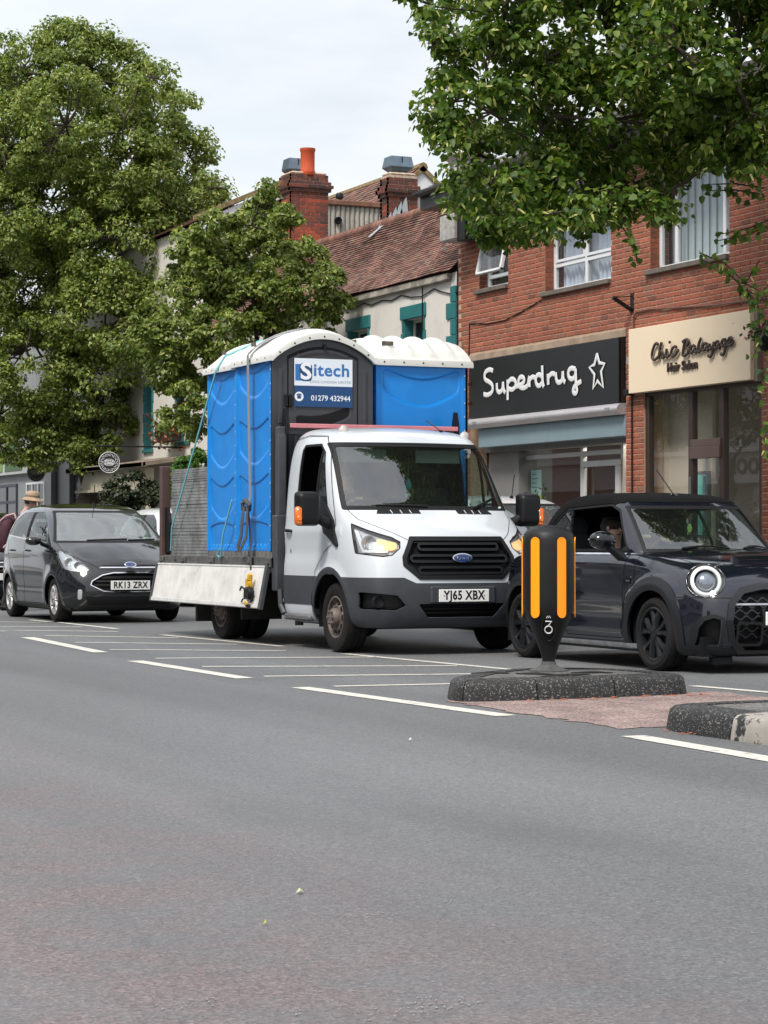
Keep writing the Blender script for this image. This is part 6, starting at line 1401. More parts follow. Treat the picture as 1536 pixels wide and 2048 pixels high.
# ================================================================== SHOPS FARTHER LEFT
m_blk = mat('black_tile_front', (.014, .014, .018), .35)
bs = empty('black_restaurant_front', (FX, 55, 0), 0, 'black tiled restaurant front beyond the pub', 'building')
b = MB(); b.box(.1, 6, -2.75, 2.9, 0, 3.45); b.build('wall', m_blk, bs)
b = MB(); b.box(0, 6, -2.75, 2.9, 3.5, 7.6); b.build('upper_wall', m_ren, bs)
b = MB(); b.box(-.12, .2, -2.75, 2.9, 3.42, 3.55, c=.02); b.build('string_course', mat('cream_frieze', (.4, .37, .28), .8), bs)
for r in range(20):
    y = -2.7-(r % 2)*.15
    for k in range(7):
        a, c = max(-.9, -.95+k*.31-(r % 2)*.15), min(1.1, -.95+k*.31+.29-(r % 2)*.15)
        if c-a > .05: b = MB(); b.box(.085, .1, a, c, .3+r*.155, .3+r*.155+.14, c=.004); b.build('tile', mat('black_glazed_tile', (.018, .018, .026), .25), bs)
for yy in (-2.6, -.98, 1.15, 2.85): b = MB(); b.box(-.02, .1, yy-.04, yy+.04, 0, 3.4); b.build('front_post', mat('post_grey', (.16, .16, .17), .5), bs)
ws_ = empty('white_shop', (FX, 61, 0), 0, 'white shopfront with a green and white sign left of the big tree', 'building')
b = MB(); b.box(.05, 6, -3.0, 3.6, 0, 6.6); b.build('wall', mat('white_shop_wall', (.24, .25, .25), .7, noise=(1, .08)), ws_)
b = MB(); b.box(-.1, .05, -1.4, 3.4, 2.95, 3.9, c=.01); b.build('sign_board', mat('sign_pale', (.40, .43, .41), .5), ws_)
b = MB(); b.box(-.12, -.1, -.6, 1.2, 3.05, 3.85); b.build('green_sign', mat('sign_green', (.04, .10, .025), .5), ws_); b = MB(); b.box(-.12, -.1, 1.5, 2.6, 3.05, 3.4); b.build('green_sign', mat('sign_lime', (.16, .26, .06), .5), ws_)
window(58.6, 60.4, .5, 2.7, ws_, [.33, .66], [1.8, 2.2], X=FX-.0, f=.06, m=m_upvc, pane=mat('dark_pane', (.02, .022, .024), .06))
window(61.4, 63.6, .5, 2.7, ws_, [.5], [2.2], X=FX-.0, f=.08, m=mat('dark_frame', (.03, .035, .05), .5), pane=mat('dark_pane', (.02, .022, .024), .06))
rb = empty('red_brick_shop', (FX, 69, 0), 0, 'red brick building at the far left edge with a dark shopfront', 'building')
b = MB(); b.box(0, 8, -4.3, 9, 0, 7.0); b.build('wall', mat('far_red_brick', (.24, .07, .05), .9, noise=(4, .25)), rb); b = MB(); b.box(-.1, 0, -4.0, 3, .2, 2.75); b.build('shop_window', mat('navy_front', (.02, .025, .04), .3), rb); b = MB(); b.box(-.15, -.02, -4.2, 3.2, 2.75, 3.1, c=.02); b.build('shop_cornice', mat('pale_cornice', (.4, .36, .33), .7), rb)
for r in range(9):
    b = MB(); b.box(-.025, .0, -4.28, 8, 3.3+r*.4, 3.32+r*.4+.01); b.build('brick_course', mat('far_mortar', (.36, .22, .18), .9), rb)
# round hanging signs
def round_sign(px, py, r, Xp, label, colr):
    p = onX(px, py, Xp); t = empty('hanging_sign', p, 0, label, 'hanging sign'); ux = Vector((cs_, -sn_, 0)); M = frame((0, 0, 0), (1, -.15, 0), (0, 0, 1)); sr = mat('sign_silver'+str(colr), (colr,)*3, .5)
    b = MB(); b.lathe([(0, -.03), (r, -.03), (r, .015), (0, .015)], 40, M); b.build('sign_disc', mat('sign_disc_black', (.02, .02, .022), .5), t, 40)
    b = MB(); b.tube([M @ Vector((r*.95*math.cos(a), r*.95*math.sin(a), .02)) for a in [2*PI*k/36 for k in range(37)]], r*.045, 6, cap=False); b.build('sign_ring', sr, t, 60)
    b = MB(); b.tube([M @ Vector((r*.40*math.cos(a)*1.25, r*.30*math.sin(a), .02)) for a in [2*PI*k/24 for k in range(25)]], r*.03, 6, cap=False)
    for k in range(12):
        a = 2*PI*k/12+.26; c = Vector((r*.70*math.cos(a), r*.70*math.sin(a), .02)); d = Vector((math.cos(a), math.sin(a), 0)); e = Vector((-d.y, d.x, 0))
        b.tube([M @ (c-e*r*.13-d*r*.09), M @ (c-e*r*.10+d*r*.10), M @ (c+e*r*.02+d*r*.06), M @ (c+e*r*.12+d*r*.12), M @ (c+e*r*.14-d*r*.06), M @ (c-d*r*.10)], r*.03, 5)
    b.build('sign_scrollwork', sr, t)
    text('sign_lettering', 'PIZZA', r*.30, sr, t, M @ Matrix.Translation((0, r*.10, .022)), .004, .004); text('sign_lettering', 'EXPRESS', r*.22, sr, t, M @ Matrix.Translation((0, -r*.12, .022)), .004, .004)
    b = MB(); b.tube([(0, 0, r+.02), (0, 0, r+.12)], .012, 6); b.tube([(-.3, 0, r+.12), (FX-Xp, 0, r+.12)], .02, 6); b.build('sign_arm', M_['black'], t)
round_sign(218, 925, .235, FX-1.7, 'round black sign with pale ornament hanging beside the pub canopy', .6)
round_sign(72, 945, .235, FX-.55, 'round dark sign hanging left of the big tree trunk', .2)
# ================================================================== OPPOSITE SIDE OF THE STREET (seen in the glass)
op = empty('opposite_shop_row', (-3.0, 40, 0), 0, 'pale shop row on the camera side of the street, mirrored in the salon glass', 'building')
m_op = mat('opposite_wall', (.42, .42, .41), .85, noise=(.5, .08)); b = MB()
b.box(-6, 0, -26, 30, 2.9, 7.0); b.box(-6, -.6, -26, 30, 0, 2.9)
for k in range(12): b.box(-.6, 0, -26+k*5, -25.6+k*5, 0, 2.9)
b.build('wall', m_op, op); b = MB(); b.box(.0, .12, -26, 30, 2.75, 3.62, c=.02); b.box(0, .3, -26, 30, 3.62, 3.75, c=.02); b.build('shop_fascia', mat('opp_fascia', (.62, .63, .63), .6), op)
b = MB(); b.prism([(-6.2, 7.0), (.2, 7.0), (-3, 9.4)], -26, 30, 'y'); b.build('roof', m_ti, op)
for k in range(14):
    b = MB(); b.box(.01, .05, -24+k*3.9, -22.4+k*3.9, 4.4, 6.0); b.build('upper_window', M_['chrome'] if False else mat('opp_window', (.06, .07, .08), .1), op)
text('fascia_lettering', 'FOOD', .62, M_['ink'], op, frame((.13, 54.6-40, 3.22), (0, 1, 0), (0, 0, 1)), .02, .02, 1.1, 1.1)
# ================================================================== DARK CONVERTIBLE (right)
MX_, MY_ = 11.13, 17.33
mini = empty('convertible_car', (MX_, MY_, 0), -PI/2, 'dark blue convertible car with black soft top and glowing ring headlights beside the bollard', 'car')
def car_paint(name, c, flake=.0, rough=.22):
    return mat(name, c, rough, .35, coat=1.0, noise=(300, flake) if flake else None)
m_mp = mat('midnight_blue_paint', (.0055, .0065, .0125), .12, .0, spec=.35, coat=1.0); m_arch = mat('satin_black_trim', (.013, .014, .016), .42, spec=.3); m_soft = mat('black_canvas', (.007, .007, .0075), .95, spec=.1, bump=(260, .3, .003), noise=(5, .15))
m_pb2 = mat('piano_black', (.004, .004, .005), .1, spec=.3, coat=.7)
st = [
 [(.70, .16, .60, .11), (.76, .36, .66, .10), (.75, .58, .66, .11), (.69, .74, .62, .11), (.60, .84, .56, .12), (.52, .89, .50, .12, .015)],
 [(.52, .16, .78, .04), (.57, .38, .82, .04), (.55, .60, .81, .04), (.47, .79, .75, .04), (.38, .90, .66, .04), (.30, .945, .58, .10, .045)],
 [(.15, .16, .82), (.15, .40, .845), (.12, .65, .84), (.10, .86, .80), (.05, .97, .72), (.0, .99, .62, .04, .06)],
 [(-.35, .16, .82), (-.35, .40, .845), (-.35, .68, .85), (-.35, .90, .83), (-.36, 1.02, .80), (-.38, 1.05, .70, .16, .03)],
 [(-.9, .16, .82), (-.9, .40, .845), (-.9, .70, .855), (-.9, .92, .845), (-.9, 1.035, .825), (-.9, 1.05, .74, 0, .0)],
 [(-1.8, .16, .82), (-1.8, .40, .845), (-1.8, .70, .86), (-1.8, .94, .85), (-1.8, 1.05, .82), (-1.8, 1.06, .74)],
 [(-2.5, .18, .82), (-2.5, .42, .85), (-2.5, .70, .86), (-2.5, .95, .84), (-2.5, 1.05, .79), (-2.5, 1.07, .70, 0, .01)],
 [(-3.0, .22, .72, .10), (-3.05, .45, .76, .10), (-3.05, .70, .76, .10), (-3.0, .92, .72, .1), (-2.95, 1.0, .66, .1), (-2.9, 1.02, .58, .1, .01)],
]
A = cage(st, (-1, -.8, -.4, 0, .4, .8, 1), 4)
V = A.V; WB = -2.47; RW = .325
for xa in (0, WB):
    r = np.hypot(V[:, 0]-xa, V[:, 2]-RW); V[:, 1] += np.sign(V[:, 1])*np.clip(1-np.abs(r-.43)/.13, 0, 1)**1.2*.028*(np.abs(V[:, 1]) > .55)*(V[:, 2] < .85)
V[:, 1] -= np.sign(V[:, 1])*np.exp(-((V[:, 2]-.46)/.10)**2)*.018*(V[:, 0] < -.45)*(V[:, 0] > -2.0)
V[:, 1] += np.sign(V[:, 1])*np.exp(-((V[:, 2]-.92)/.07)**2)*.012*(V[:, 0] < -.1)*(V[:, 0] > -3)
A = Shell(V, A.T); D = Drape(A)
# headlamp centre on the shell
HL = {}
for sy in (-1, 1):
    h = D.hit(.635*sy, .80, 'front'); HL[sy] = (h[0], Vector((1, .42*sy, .30)).normalized())
def f_lamp(V, r, sy):
    c, n = HL[sy]; d = V-np.array(c); n = np.array(n); p = d-np.outer(d @ n, n); return np.linalg.norm(p, axis=1)-r
f_l2 = lambda V, r: np.minimum(np.where(V[:, 1] < 0, f_lamp(V, r, -1), 9), np.where(V[:, 1] >= 0, f_lamp(V, r, 1), 9))+np.where(V[:, 0] < .1, 9, 0)
sideA = lambda V: .45-np.abs(V[:, 1])
m_arches = [lambda V, xa=xa: np.maximum(np.hypot(V[:, 0]-xa, V[:, 2]-RW)-.385, sideA(V)) for xa in (0, WB)]
GP = mirror_poly([(.38, .20), (.50, .30), (.53, .45), (.50, .60), (.40, .70), (.22, .735)])
f_gr = lambda V: np.maximum(sdf(GP, V[:, 1], V[:, 2], .01), .3-V[:, 0])
f_duct = lambda V: np.maximum(sdf([(.60, .235), (.60, .48), (.66, .50), (.73, .47), (.76, .40), (.76, .235)], np.abs(V[:, 1]), V[:, 2], .01), .2-V[:, 0])
B = A
for h in m_arches+[f_gr, lambda V: f_l2(V, .158), f_duct]: B = B.keep(h, 1)
def f_trim(V):
    lip = np.minimum(*[np.maximum(np.hypot(V[:, 0]-xa, (V[:, 2]-RW)*.97)-.485, sideA(V)) for xa in (0, WB)])
    return np.minimum(lip, V[:, 2]-.235)
B.keep(f_trim, 1).thick('body', m_mp, mini, .015); B.keep(f_trim).off(.012).thick('wheel_arch_trim', m_arch, mini, .03)
A.keep(f_trim).keep(lambda V: np.maximum(np.abs(V[:, 0]+1.235)-1.0, np.abs(V[:, 2]-.215)-.02)).off(.018).obj('sill_strip', M_['steel'], mini)
A.seam('door_gap', [lambda V: sdf([(-.53, .27), (-.50, .75), (-.47, 1.02), (-.47, 1.3), (-1.62, 1.3), (-1.62, 1.0), (-1.66, .7), (-1.58, .27)], V[:, 0], V[:, 2])], .009, M_['rubber'], mini, lambda P: np.maximum(.5-np.abs(P[:, 1]), P[:, 2]-1.03), .0015)
A.seam('bonnet_gap', [lambda V: V[:, 2]-(.655+.0*V[:, 0])], .008, M_['rubber'], mini, lambda P: np.maximum(.38-P[:, 0], .50-np.abs(P[:, 1])), .0015)
A.seam('side_scuttle_gap', [lambda V: V[:, 0]+.32], .007, M_['rubber'], mini, lambda P: np.maximum(.76-P[:, 2], .5-np.abs(P[:, 1])), .0015)
A.seam('bonnet_edge_gap', [lambda V: np.abs(V[:, 1])-(.60+.10*np.clip(-V[:, 0], -.5, .5))], .008, M_['rubber'], mini, lambda P: np.maximum(.9-P[:, 2], np.maximum(P[:, 0]-.45, -.3-P[:, 0])), .0015)
# chrome waist line
A.seam('waist_chrome', [lambda V: V[:, 2]-1.022], .022, M_['chrome'], mini, lambda P: np.maximum(P[:, 0]+.34, .5-np.abs(P[:, 1])), .006)
# grille, ducts, scoop, side scuttle
gm = A.keep(f_gr).off(-.06).obj('grille', M_['rubber'], mini)
fo = lambda u, v: sdf(GP, u, v, .01)
D.put('grille_surround', lambda u, v: np.maximum(fo(u, v)-.028, -(fo(u, v)+.026)), (-.62, .62, .14, .80), 'front', m_pb2, gm, .018, .08, .012)
for r in range(7):
    z = .33+.052*r
    def wv(u, v, z=z, r=r): return np.maximum(np.abs(v-z-.016*np.cos(u*2*PI/.11+(r % 2)*PI))-.0075, fo(u, v)+.02)
    D.put('grille_mesh', wv, (-.52, .52, z-.04, z+.04), 'front', m_pb2, gm, -.012, .02, .009)
D.put('grille_bar', lambda u, v: np.maximum(np.abs(v-.60)-.008, fo(u, v)+.02), (-.52, .52, .58, .62), 'front', M_['steel'], gm, .004, .02, .01)
for sy in (-1, 1):
    D.put('brake_duct', lambda u, v: sdf([(.60, .235), (.60, .48), (.66, .50), (.73, .47), (.76, .40), (.76, .235)], u*sy, v, .02), tuple(sorted((.54*sy, .82*sy)))+(.2, .56), 'front', M_['rubber'], mini, -.07, .01, .02)
    D.put('duct_frame', lambda u, v: np.maximum(sdf([(.58, .22), (.58, .49), (.66, .52), (.74, .49), (.78, .41), (.78, .22)], u*sy, v, .0), -(sdf([(.61, .245), (.61, .465), (.66, .485), (.715, .46), (.745, .395), (.745, .245)], u*sy, v, .0))), tuple(sorted((.54*sy, .82*sy)))+(.2, .56), 'front', m_arch, mini, .008, .03, .012)
    D.put('fog_box', lambda u, v: np.maximum(ubox(.36*sy, .35, .12, .10, .03)(u, v), -(ubox(.36*sy, .35, .10, .08, .03)(u, v))), tuple(sorted((.22*sy, .50*sy)))+(.22, .48), 'front', m_pb2, gm, .02, .06, .012)
    c, n = HL[sy]; Ml = frame(c, n.cross(Vector((0, 0, 1)))*-1, Vector((0, 0, 1))-n*n.z); b = MB()
    b.lathe([(0, -.05), (.08, -.045), (.12, -.02), (.15, .0)], 40, Ml @ Matrix.Translation((0, 0, -.012))); hd = b.build('headlight', m_pb2, mini, 50)
    b = MB(); b.lathe([(.103, -.018), (.107, .006), (.128, .004), (.136, -.014)], 48, Ml, closed=True); b.build('light_ring', mat('lit_ring', (.55, .57, .55), .4, emit=((.95, 1, .96), .3)), hd, 60)
    b = MB(); b.lathe([(0, .012), (.04, .008), (.075, -.012), (.09, -.03)], 32, Ml); b.build('projector', mat('projector_glass', (.25, .28, .32), .12, .8), hd, 60)
    A.keep(lambda V: f_lamp(V, .155, sy)+np.where((V[:, 0] < .1) | (V[:, 1]*sy < 0), 9, 0)).off(.004).obj('lens', M_['lens'], hd)
    b = MB(); b.tube([Ml @ Vector((.157*math.cos(a), .157*math.sin(a), .0)) for a in [2*PI*k/48 for k in range(49)]], .008, 6, cap=False)
    bb = MB(); rim = []
    for k in range(49):
        a = 2*PI*k/48; q = Ml @ Vector((.160*math.cos(a), .160*math.sin(a), 0)); hh = A.V[np.argmin(((A.V-np.array(q))**2).sum(1)+np.where(A.V[:, 0] < .1, 9, 0))]; t_ = (Vector(hh)-q).dot(n); rim.append(q+n*t_)
    bb.tube(rim, .011, 8, cap=False); bb.build('headlight_rim', m_pb2, hd, 60)
D.put('scoop', lambda u, v: ubox(.36, 0, .035, .24, .02)(u, v), (.3, .42, -.27, .27), 'top', m_mp, mini, .035, .05, .02)
D.put('scoop_mouth', lambda u, v: ubox(.385, 0, .02, .20, .012)(u, v), (.34, .43, -.24, .24), 'top', M_['rubber'], mini, .037, .03, .012)
D.put('side_scuttle', ubox(-.42, .79, .055, .035, .015), (-.5, -.34, .74, .84), 'right', m_pb2, mini, .006, .012, .012)
D.put('scuttle_badge', ubox(-.41, .785, .03, .007, .005), (-.45, -.37, .77, .80), 'right', M_['chrome'], mini, .008, .004, .006)
px2 = D.hit(0, .47, 'front')[0].x
b = MB(); b.box(px2-.05, px2+.012, -.25, .30, .40, .55, c=.01); b.build('plate_holder', m_pb2, mini)
b = MB(); b.box(px2+.012, px2+.022, -.23, .30, .42, .535, c=.004); b.build('number_plate', M_['plate'], mini)
b = MB(); b.box(px2-.35, px2-.25, -.58, -.38, .06, .16, c=.02); b.build('under_spoiler', M_['black'], mini)
# greenhouse
st = [
 [(-.40, .96, .76, .22), (-.44, 1.05, .75, .22), (-.60, 1.22, .71, .20), (-.78, 1.40, .66, .17), (-.88, 1.49, .62, .15), (-.93, 1.525, .57, .13, .015)],
 [(-.70, .96, .80, .1), (-.72, 1.05, .79, .1), (-.86, 1.22, .75, .1), (-1.0, 1.42, .69, .1), (-1.06, 1.515, .65, .1), (-1.08, 1.555, .58, .06, .02)],
 [(-1.35, .96, .82), (-1.35, 1.05, .81), (-1.38, 1.24, .77), (-1.40, 1.44, .71), (-1.40, 1.54, .66), (-1.40, 1.585, .58, 0, .02)],
 [(-1.9, .96, .82), (-1.9, 1.05, .81), (-1.88, 1.24, .77), (-1.85, 1.43, .71), (-1.83, 1.53, .66), (-1.82, 1.57, .57, 0, .02)],
 [(-2.35, .96, .76), (-2.33, 1.05, .76), (-2.26, 1.22, .72), (-2.17, 1.39, .66), (-2.11, 1.48, .61), (-2.06, 1.52, .54, 0, .02)],
 [(-2.50, .96, .70, .1), (-2.47, 1.05, .70, .1), (-2.38, 1.20, .66, .1), (-2.26, 1.36, .61, .1), (-2.19, 1.44, .56, .1), (-2.13, 1.48, .50, .1, .02)],
]
G = cage(st, (-1, -.8, -.4, 0, .4, .8, 1), 4)
wsm = lambda V: np.maximum(sdf(mirror_poly([(.665, 1.055), (.60, 1.45)]), V[:, 1], V[:, 2], .015), -1.02-V[:, 0])
swp = [(-.57, 1.06), (-.87, 1.42), (-1.02, 1.475), (-1.80, 1.44), (-2.05, 1.30), (-2.20, 1.06)]
swm = lambda V: np.maximum(sdf(swp, V[:, 0], V[:, 2], .012), .4-np.abs(V[:, 1]))
frm = lambda V: np.minimum(sdf([(-.2, .9), (-.2, 1.47), (-.90, 1.50), (-.97, 1.475), (-.965, 1.43), (-.52, 1.04), (-.52, .9)], V[:, 0], V[:, 2]), 9)
Gb = G.keep(wsm, 1).keep(swm, 1)
Gb.keep(frm).thick('windscreen_frame', m_mp, mini, .02); Gb.keep(frm, 1).keep(lambda V: 1.03-V[:, 2]).off(.004).thick('soft_top', m_soft, mini, .02)
Gb.off(-.035).obj('roof_lining', M_['dark'], mini, flip=True)
G.keep(wsm).obj('windscreen', M_['wscreen'], mini); G.keep(wsm).keep(lambda V: wsm(V)+.03, 1).off(.001).obj('windscreen_border', M_['rubber'], mini)
q_ = lambda V: -(V[:, 0]+1.63+.35*(V[:, 2]-1.25))
G.keep(swm).keep(lambda V: -q_(V)).off(-.01).obj('quarter_glass', M_['sideglass'], mini)
G.keep(swm).keep(q_).keep(lambda V: -V[:, 1]).off(-.01).obj('side_window', M_['sideglass'], mini)
G.keep(swm).keep(lambda V: np.abs(q_(V))-.014).off(-.003).thick('window_bar', M_['rubber'], mini, .02)
G.keep(swm).keep(lambda V: swm(V)+.02, 1).off(-.003).thick('window_seal', M_['rubber'], mini, .02)
b = MB(); D2 = Drape(G); h = D2.hit(-.98, -.02, 'top')[0]; b.lathe([(.05, -.02), (.045, .01), (.02, .02), (0, .022)], 12, Matrix.Translation(h) @ Matrix.Diagonal((1.3, .8, 1, 1))); b.tube([h+Vector((0, 0, .01)), h+Vector((-.14, -.10, .24))], .005, 6); b.build('aerial', m_pb2, mini)
for sy in (-1, 1):
    mr = empty('door_mirror'); mr.parent = mini; b = MB()
    b.tube([(-.60, .80*sy, 1.0), (-.60, .88*sy, 1.05), (-.61, .95*sy, 1.10)], [.05, .035, .04], 10); b.build('mirror_arm', m_arch, mr, 50)
    b = MB(); vs = []; 
    b.lathe([(0, -.085), (.05, -.08), (.085, -.055), (.105, -.01), (.10, .04), (.075, .06), (0, .062)], 32, Matrix.Translation((-.59, 1.0*sy, 1.15)) @ Matrix.Rotation(-PI/2, 4, 'Y') @ Matrix.Diagonal((.78, 1.22, 1.15, 1))); b.build('mirror_housing', m_pb2, mr, 60)
    for x in (0, WB): wheel(mini, x, .72*sy, RW, .22, .235, 'twin', M_['rim_black'], 0, 'wheel', sy)
    for xa in (0, WB): arch_well(mini, xa, RW, .385, .80*sy, .45*sy)
b = MB(); b.box(-3.0, .65, -.72, .72, .15, .32); b.build('underbody', M_['dark'], mini)
b = MB(); b.box(-2.4, -.3, -.76, .76, .3, .5); b.box(-.70, -.35, -.70, .70, .70, 1.04, c=.05); b.build('cabin_floor', M_['dark'], mini)
for y in (-.36, .38):
    for x in (-1.45, -2.1):
        b = MB(); b.box(x-.02, x+.42, y-.24, y+.24, .45, .66, c=.06); b.tube([(x, y, .55), (x-.05, y, .9), (x-.10, y, 1.18)], [.20, .21, .15], 10, True, (Vector((1, 0, 0)), .45)); b.tube([(x-.10, y, 1.18), (x-.11, y, 1.28), (x-.12, y, 1.36)], [.09, .12, .08], 10, True, (Vector((1, 0, 0)), .5)); b.build('seat', M_['seat'], mini, 60)
b = MB(); Ms2 = Matrix.Translation((-.86, -.36, 1.02)) @ Matrix.Rotation(-1.15, 4, 'Y'); b.tube([Ms2 @ Vector((.18*math.cos(t*PI/12), .18*math.sin(t*PI/12), 0)) for t in range(25)], .015, 8, cap=False); b.tube([Ms2 @ Vector((0, -.18, 0)), Ms2 @ Vector((0, .18, 0))], .02, 6); b.build('steering_wheel', M_['black'], mini, 60)
Dw = Drape(G)
for (y0, y1) in ((-.35, .12), (.30, .60)):
    b = MB(); pts = []
    for k in range(7): y = y0+(y1-y0)*k/6; z = 1.075+.02*math.sin(k/6*PI); h = Dw.hit(y, z, 'front'); pts.append((h[0].x+.02, y, z))
    b.tube(pts, [.011, .012, .012, .010, .009, .008, .006], 6); b.build('wiper', M_['black'], mini)
b = MB(); b.lathe([(0, .002), (.03, .001), (.03, 0)], 20, VEHF((-.70, -.02, 1.26)) @ Matrix.Diagonal((.8, 1.4, 1, 1))); b.build('windscreen_sticker', mat('lime_sticker', (.55, .75, .2), .6), mini)

# ================================================================== SMALL HATCHBACKS AND THE PARKED CARS
def hatchback(root, paint, m_rim, detail=True, plate_s=None, zs=1.0, arch_r=.345, dark_lamp=False):
    st = [
     [(.62, .17, .66, .17), (.70, .36, .72, .17), (.68, .56, .72, .18), (.60, .74, .68, .20), (.52, .84, .62, .20), (.46, .88, .56, .20, .015)],
     [(.46, .17, .84, .05), (.50, .40, .88, .05), (.46, .62, .88, .05), (.36, .86, .84, .06), (.28, .96, .77, .06), (.22, 1.0, .68, .16, .05)],
     [(0, .17, .88), (0, .42, .915), (0, .70, .915), (-.02, .95, .89), (-.04, 1.06, .82), (-.06, 1.10, .72, .25, .04)],
     [(-.25, .17, .88), (-.25, .42, .915), (-.25, .72, .915), (-.25, .98, .90), (-.24, 1.12, .85), (-.22, 1.17, .75, .27, .02)],
     [(-.7, .17, .88), (-.7, .42, .915), (-.7, .74, .92), (-.68, 1.02, .905), (-.60, 1.32, .80), (-.62, 1.42, .70, .20, .02)],
     [(-1.1, .17, .88), (-1.1, .42, .915), (-1.1, .75, .92), (-1.08, 1.05, .905), (-1.02, 1.48, .76), (-.98, 1.615, .64, .12, .03)],
     [(-1.6, .17, .88), (-1.6, .42, .915), (-1.6, .76, .92), (-1.6, 1.08, .905), (-1.6, 1.50, .78), (-1.55, 1.67, .65, 0, .03)],
     [(-2.3, .17, .88), (-2.3, .42, .915), (-2.3, .78, .92), (-2.3, 1.12, .90), (-2.3, 1.48, .78), (-2.3, 1.655, .65, 0, .03)],
     [(-2.8, .20, .85), (-2.82, .44, .88), (-2.82, .80, .88), (-2.80, 1.15, .85), (-2.75, 1.42, .74), (-2.70, 1.60, .62, 0, .02)],
     [(-3.10, .22, .76, .08), (-3.15, .46, .80, .08), (-3.15, .80, .80, .08), (-3.08, 1.15, .76, .08), (-2.96, 1.38, .68, .08), (-2.86, 1.54, .56, .08, .02)],
    ]
    st = [[(r[0], r[1]*zs if r[1] > .5 else r[1], *r[2:]) for r in s_] for s_ in st]
    A = cage(st, (-1, -.8, -.4, 0, .4, .8, 1), 3); V = A.V; WBB = -2.42; RR = .315
    for xa in (0, WBB):
        r = np.hypot(V[:, 0]-xa, V[:, 2]-RR); V[:, 1] += np.sign(V[:, 1])*np.clip(1-np.abs(r-.38)/.12, 0, 1)*.02*(np.abs(V[:, 1]) > .6)*(V[:, 2] < .8)
    V[:, 1] -= np.sign(V[:, 1])*np.exp(-((V[:, 2]-.50)/.10)**2)*.014*(V[:, 0] < -.45)*(V[:, 0] > -2.0); V[:, 1] += np.sign(V[:, 1])*np.exp(-((V[:, 2]-.98)/.05)**2)*.010*(V[:, 0] < -.1)
    A = Shell(V, A.T); D = Drape(A); side = lambda V: .5-np.abs(V[:, 1])
    ws = lambda V: np.maximum(sdf(mirror_poly([(.80, 1.13*zs), (.62, 1.555*zs)]), V[:, 1], V[:, 2], .02), -1.25-V[:, 0])
    sw = lambda V: np.maximum(sdf([(-.42, 1.12*zs), (-.86, 1.44*zs), (-1.12, 1.545*zs), (-2.1, 1.545*zs), (-2.55, 1.42*zs), (-2.66, 1.24*zs)], V[:, 0], V[:, 2], .012), side(V))
    rw = lambda V: np.maximum(sdf(mirror_poly([(.60, 1.15*zs), (.50, 1.48*zs)]), V[:, 1], V[:, 2], .02), V[:, 0]+2.7)
    B = A
    for h in [ws, sw, rw]+[(lambda V, xa=xa: np.maximum(np.hypot(V[:, 0]-xa, V[:, 2]-RR)-arch_r, side(V))) for xa in (0, WBB)]: B = B.keep(h, 1)
    hu = lambda V: np.abs(V[:, 1])-(V[:, 0]-.46)*.9
    hl = lambda V: np.maximum(sdf([(1.30, 1.04), (.95, .985), (.55, .83), (.38, .745), (.44, .71), (.72, .72), (.98, .76), (1.12, .86)], hu(V), V[:, 2]), .0-V[:, 0])
    B = B.keep(hl, 1)
    GO = mirror_poly([(.25, .44), (.40, .45), (.56, .53), (.54, .58), (.40, .66), (.25, .69)])
    B.keep(lambda V: np.maximum(sdf(GO, V[:, 1], V[:, 2]), .2-V[:, 0]), 1).thick('body', paint, root, .015)
    inn = A.keep(ws, 1).keep(sw, 1).keep(rw, 1).keep(lambda V: .9-V[:, 2]).off(-.045); inn.obj('cabin_lining', mat('pale_lining', (.10, .10, .10), .9), root, flip=True)
    A.keep(ws).obj('windscreen', mat('x', (.1,)*3) if False else glass('hatch_windscreen', (.55, .66, .66), 3.0, 0, (.6, .65, .65), .12), root); A.keep(ws).keep(lambda V: ws(V)+.03, 1).off(.001).obj('windscreen_border', M_['rubber'], root)  # milky film whitens the pane, standing in for bright sky reflection
    A.keep(sw).off(-.004).obj('side_window', M_['sideglass'], root); A.keep(rw).off(-.004).obj('rear_window', M_['sideglass'], root)
    A.keep(sw).keep(lambda V: np.abs(V[:, 0]+1.50+.12*(V[:, 2]-1.3))-.055).off(.001).thick('door_pillar', M_['rubber'], root, .01)
    A.keep(sw).keep(lambda V: np.abs(V[:, 0]+.78)-.012).off(.001).thick('quarter_bar', M_['rubber'], root, .01)
    A.seam('window_trim', [sw], .02, M_['chrome'] if detail else M_['rubber'], root, lambda P: np.maximum(.5-np.abs(P[:, 1]), P[:, 2]-1.30), .004)
    A.seam('door_gap', [lambda V: sdf([(-.40, .25), (-.36, .75), (-.30, 1.1), (-.9, 1.6), (-1.5, 1.6), (-1.50, .25)], V[:, 0], V[:, 2]), lambda V: sdf([(-1.5, .25), (-1.5, 1.6), (-2.3, 1.6), (-2.62, 1.2), (-2.3, .8), (-2.0, .5), (-1.95, .25)], V[:, 0], V[:, 2])], .009, M_['rubber'], root, lambda P: np.maximum(.5-np.abs(P[:, 1]), P[:, 2]-1.15))
    A.seam('bonnet_gap', [lambda V: sdf(mirror_poly([(.42, .74), (.52, .82), (.78, .96), (.80, 1.12)]), V[:, 1], V[:, 2])], .008, M_['rubber'], root, lambda P: np.maximum(-.2-P[:, 0], .72-P[:, 2]))
    A.keep(lambda V: V[:, 2]-.24).off(.006).thick('lower_trim', m_arch, root, .02)
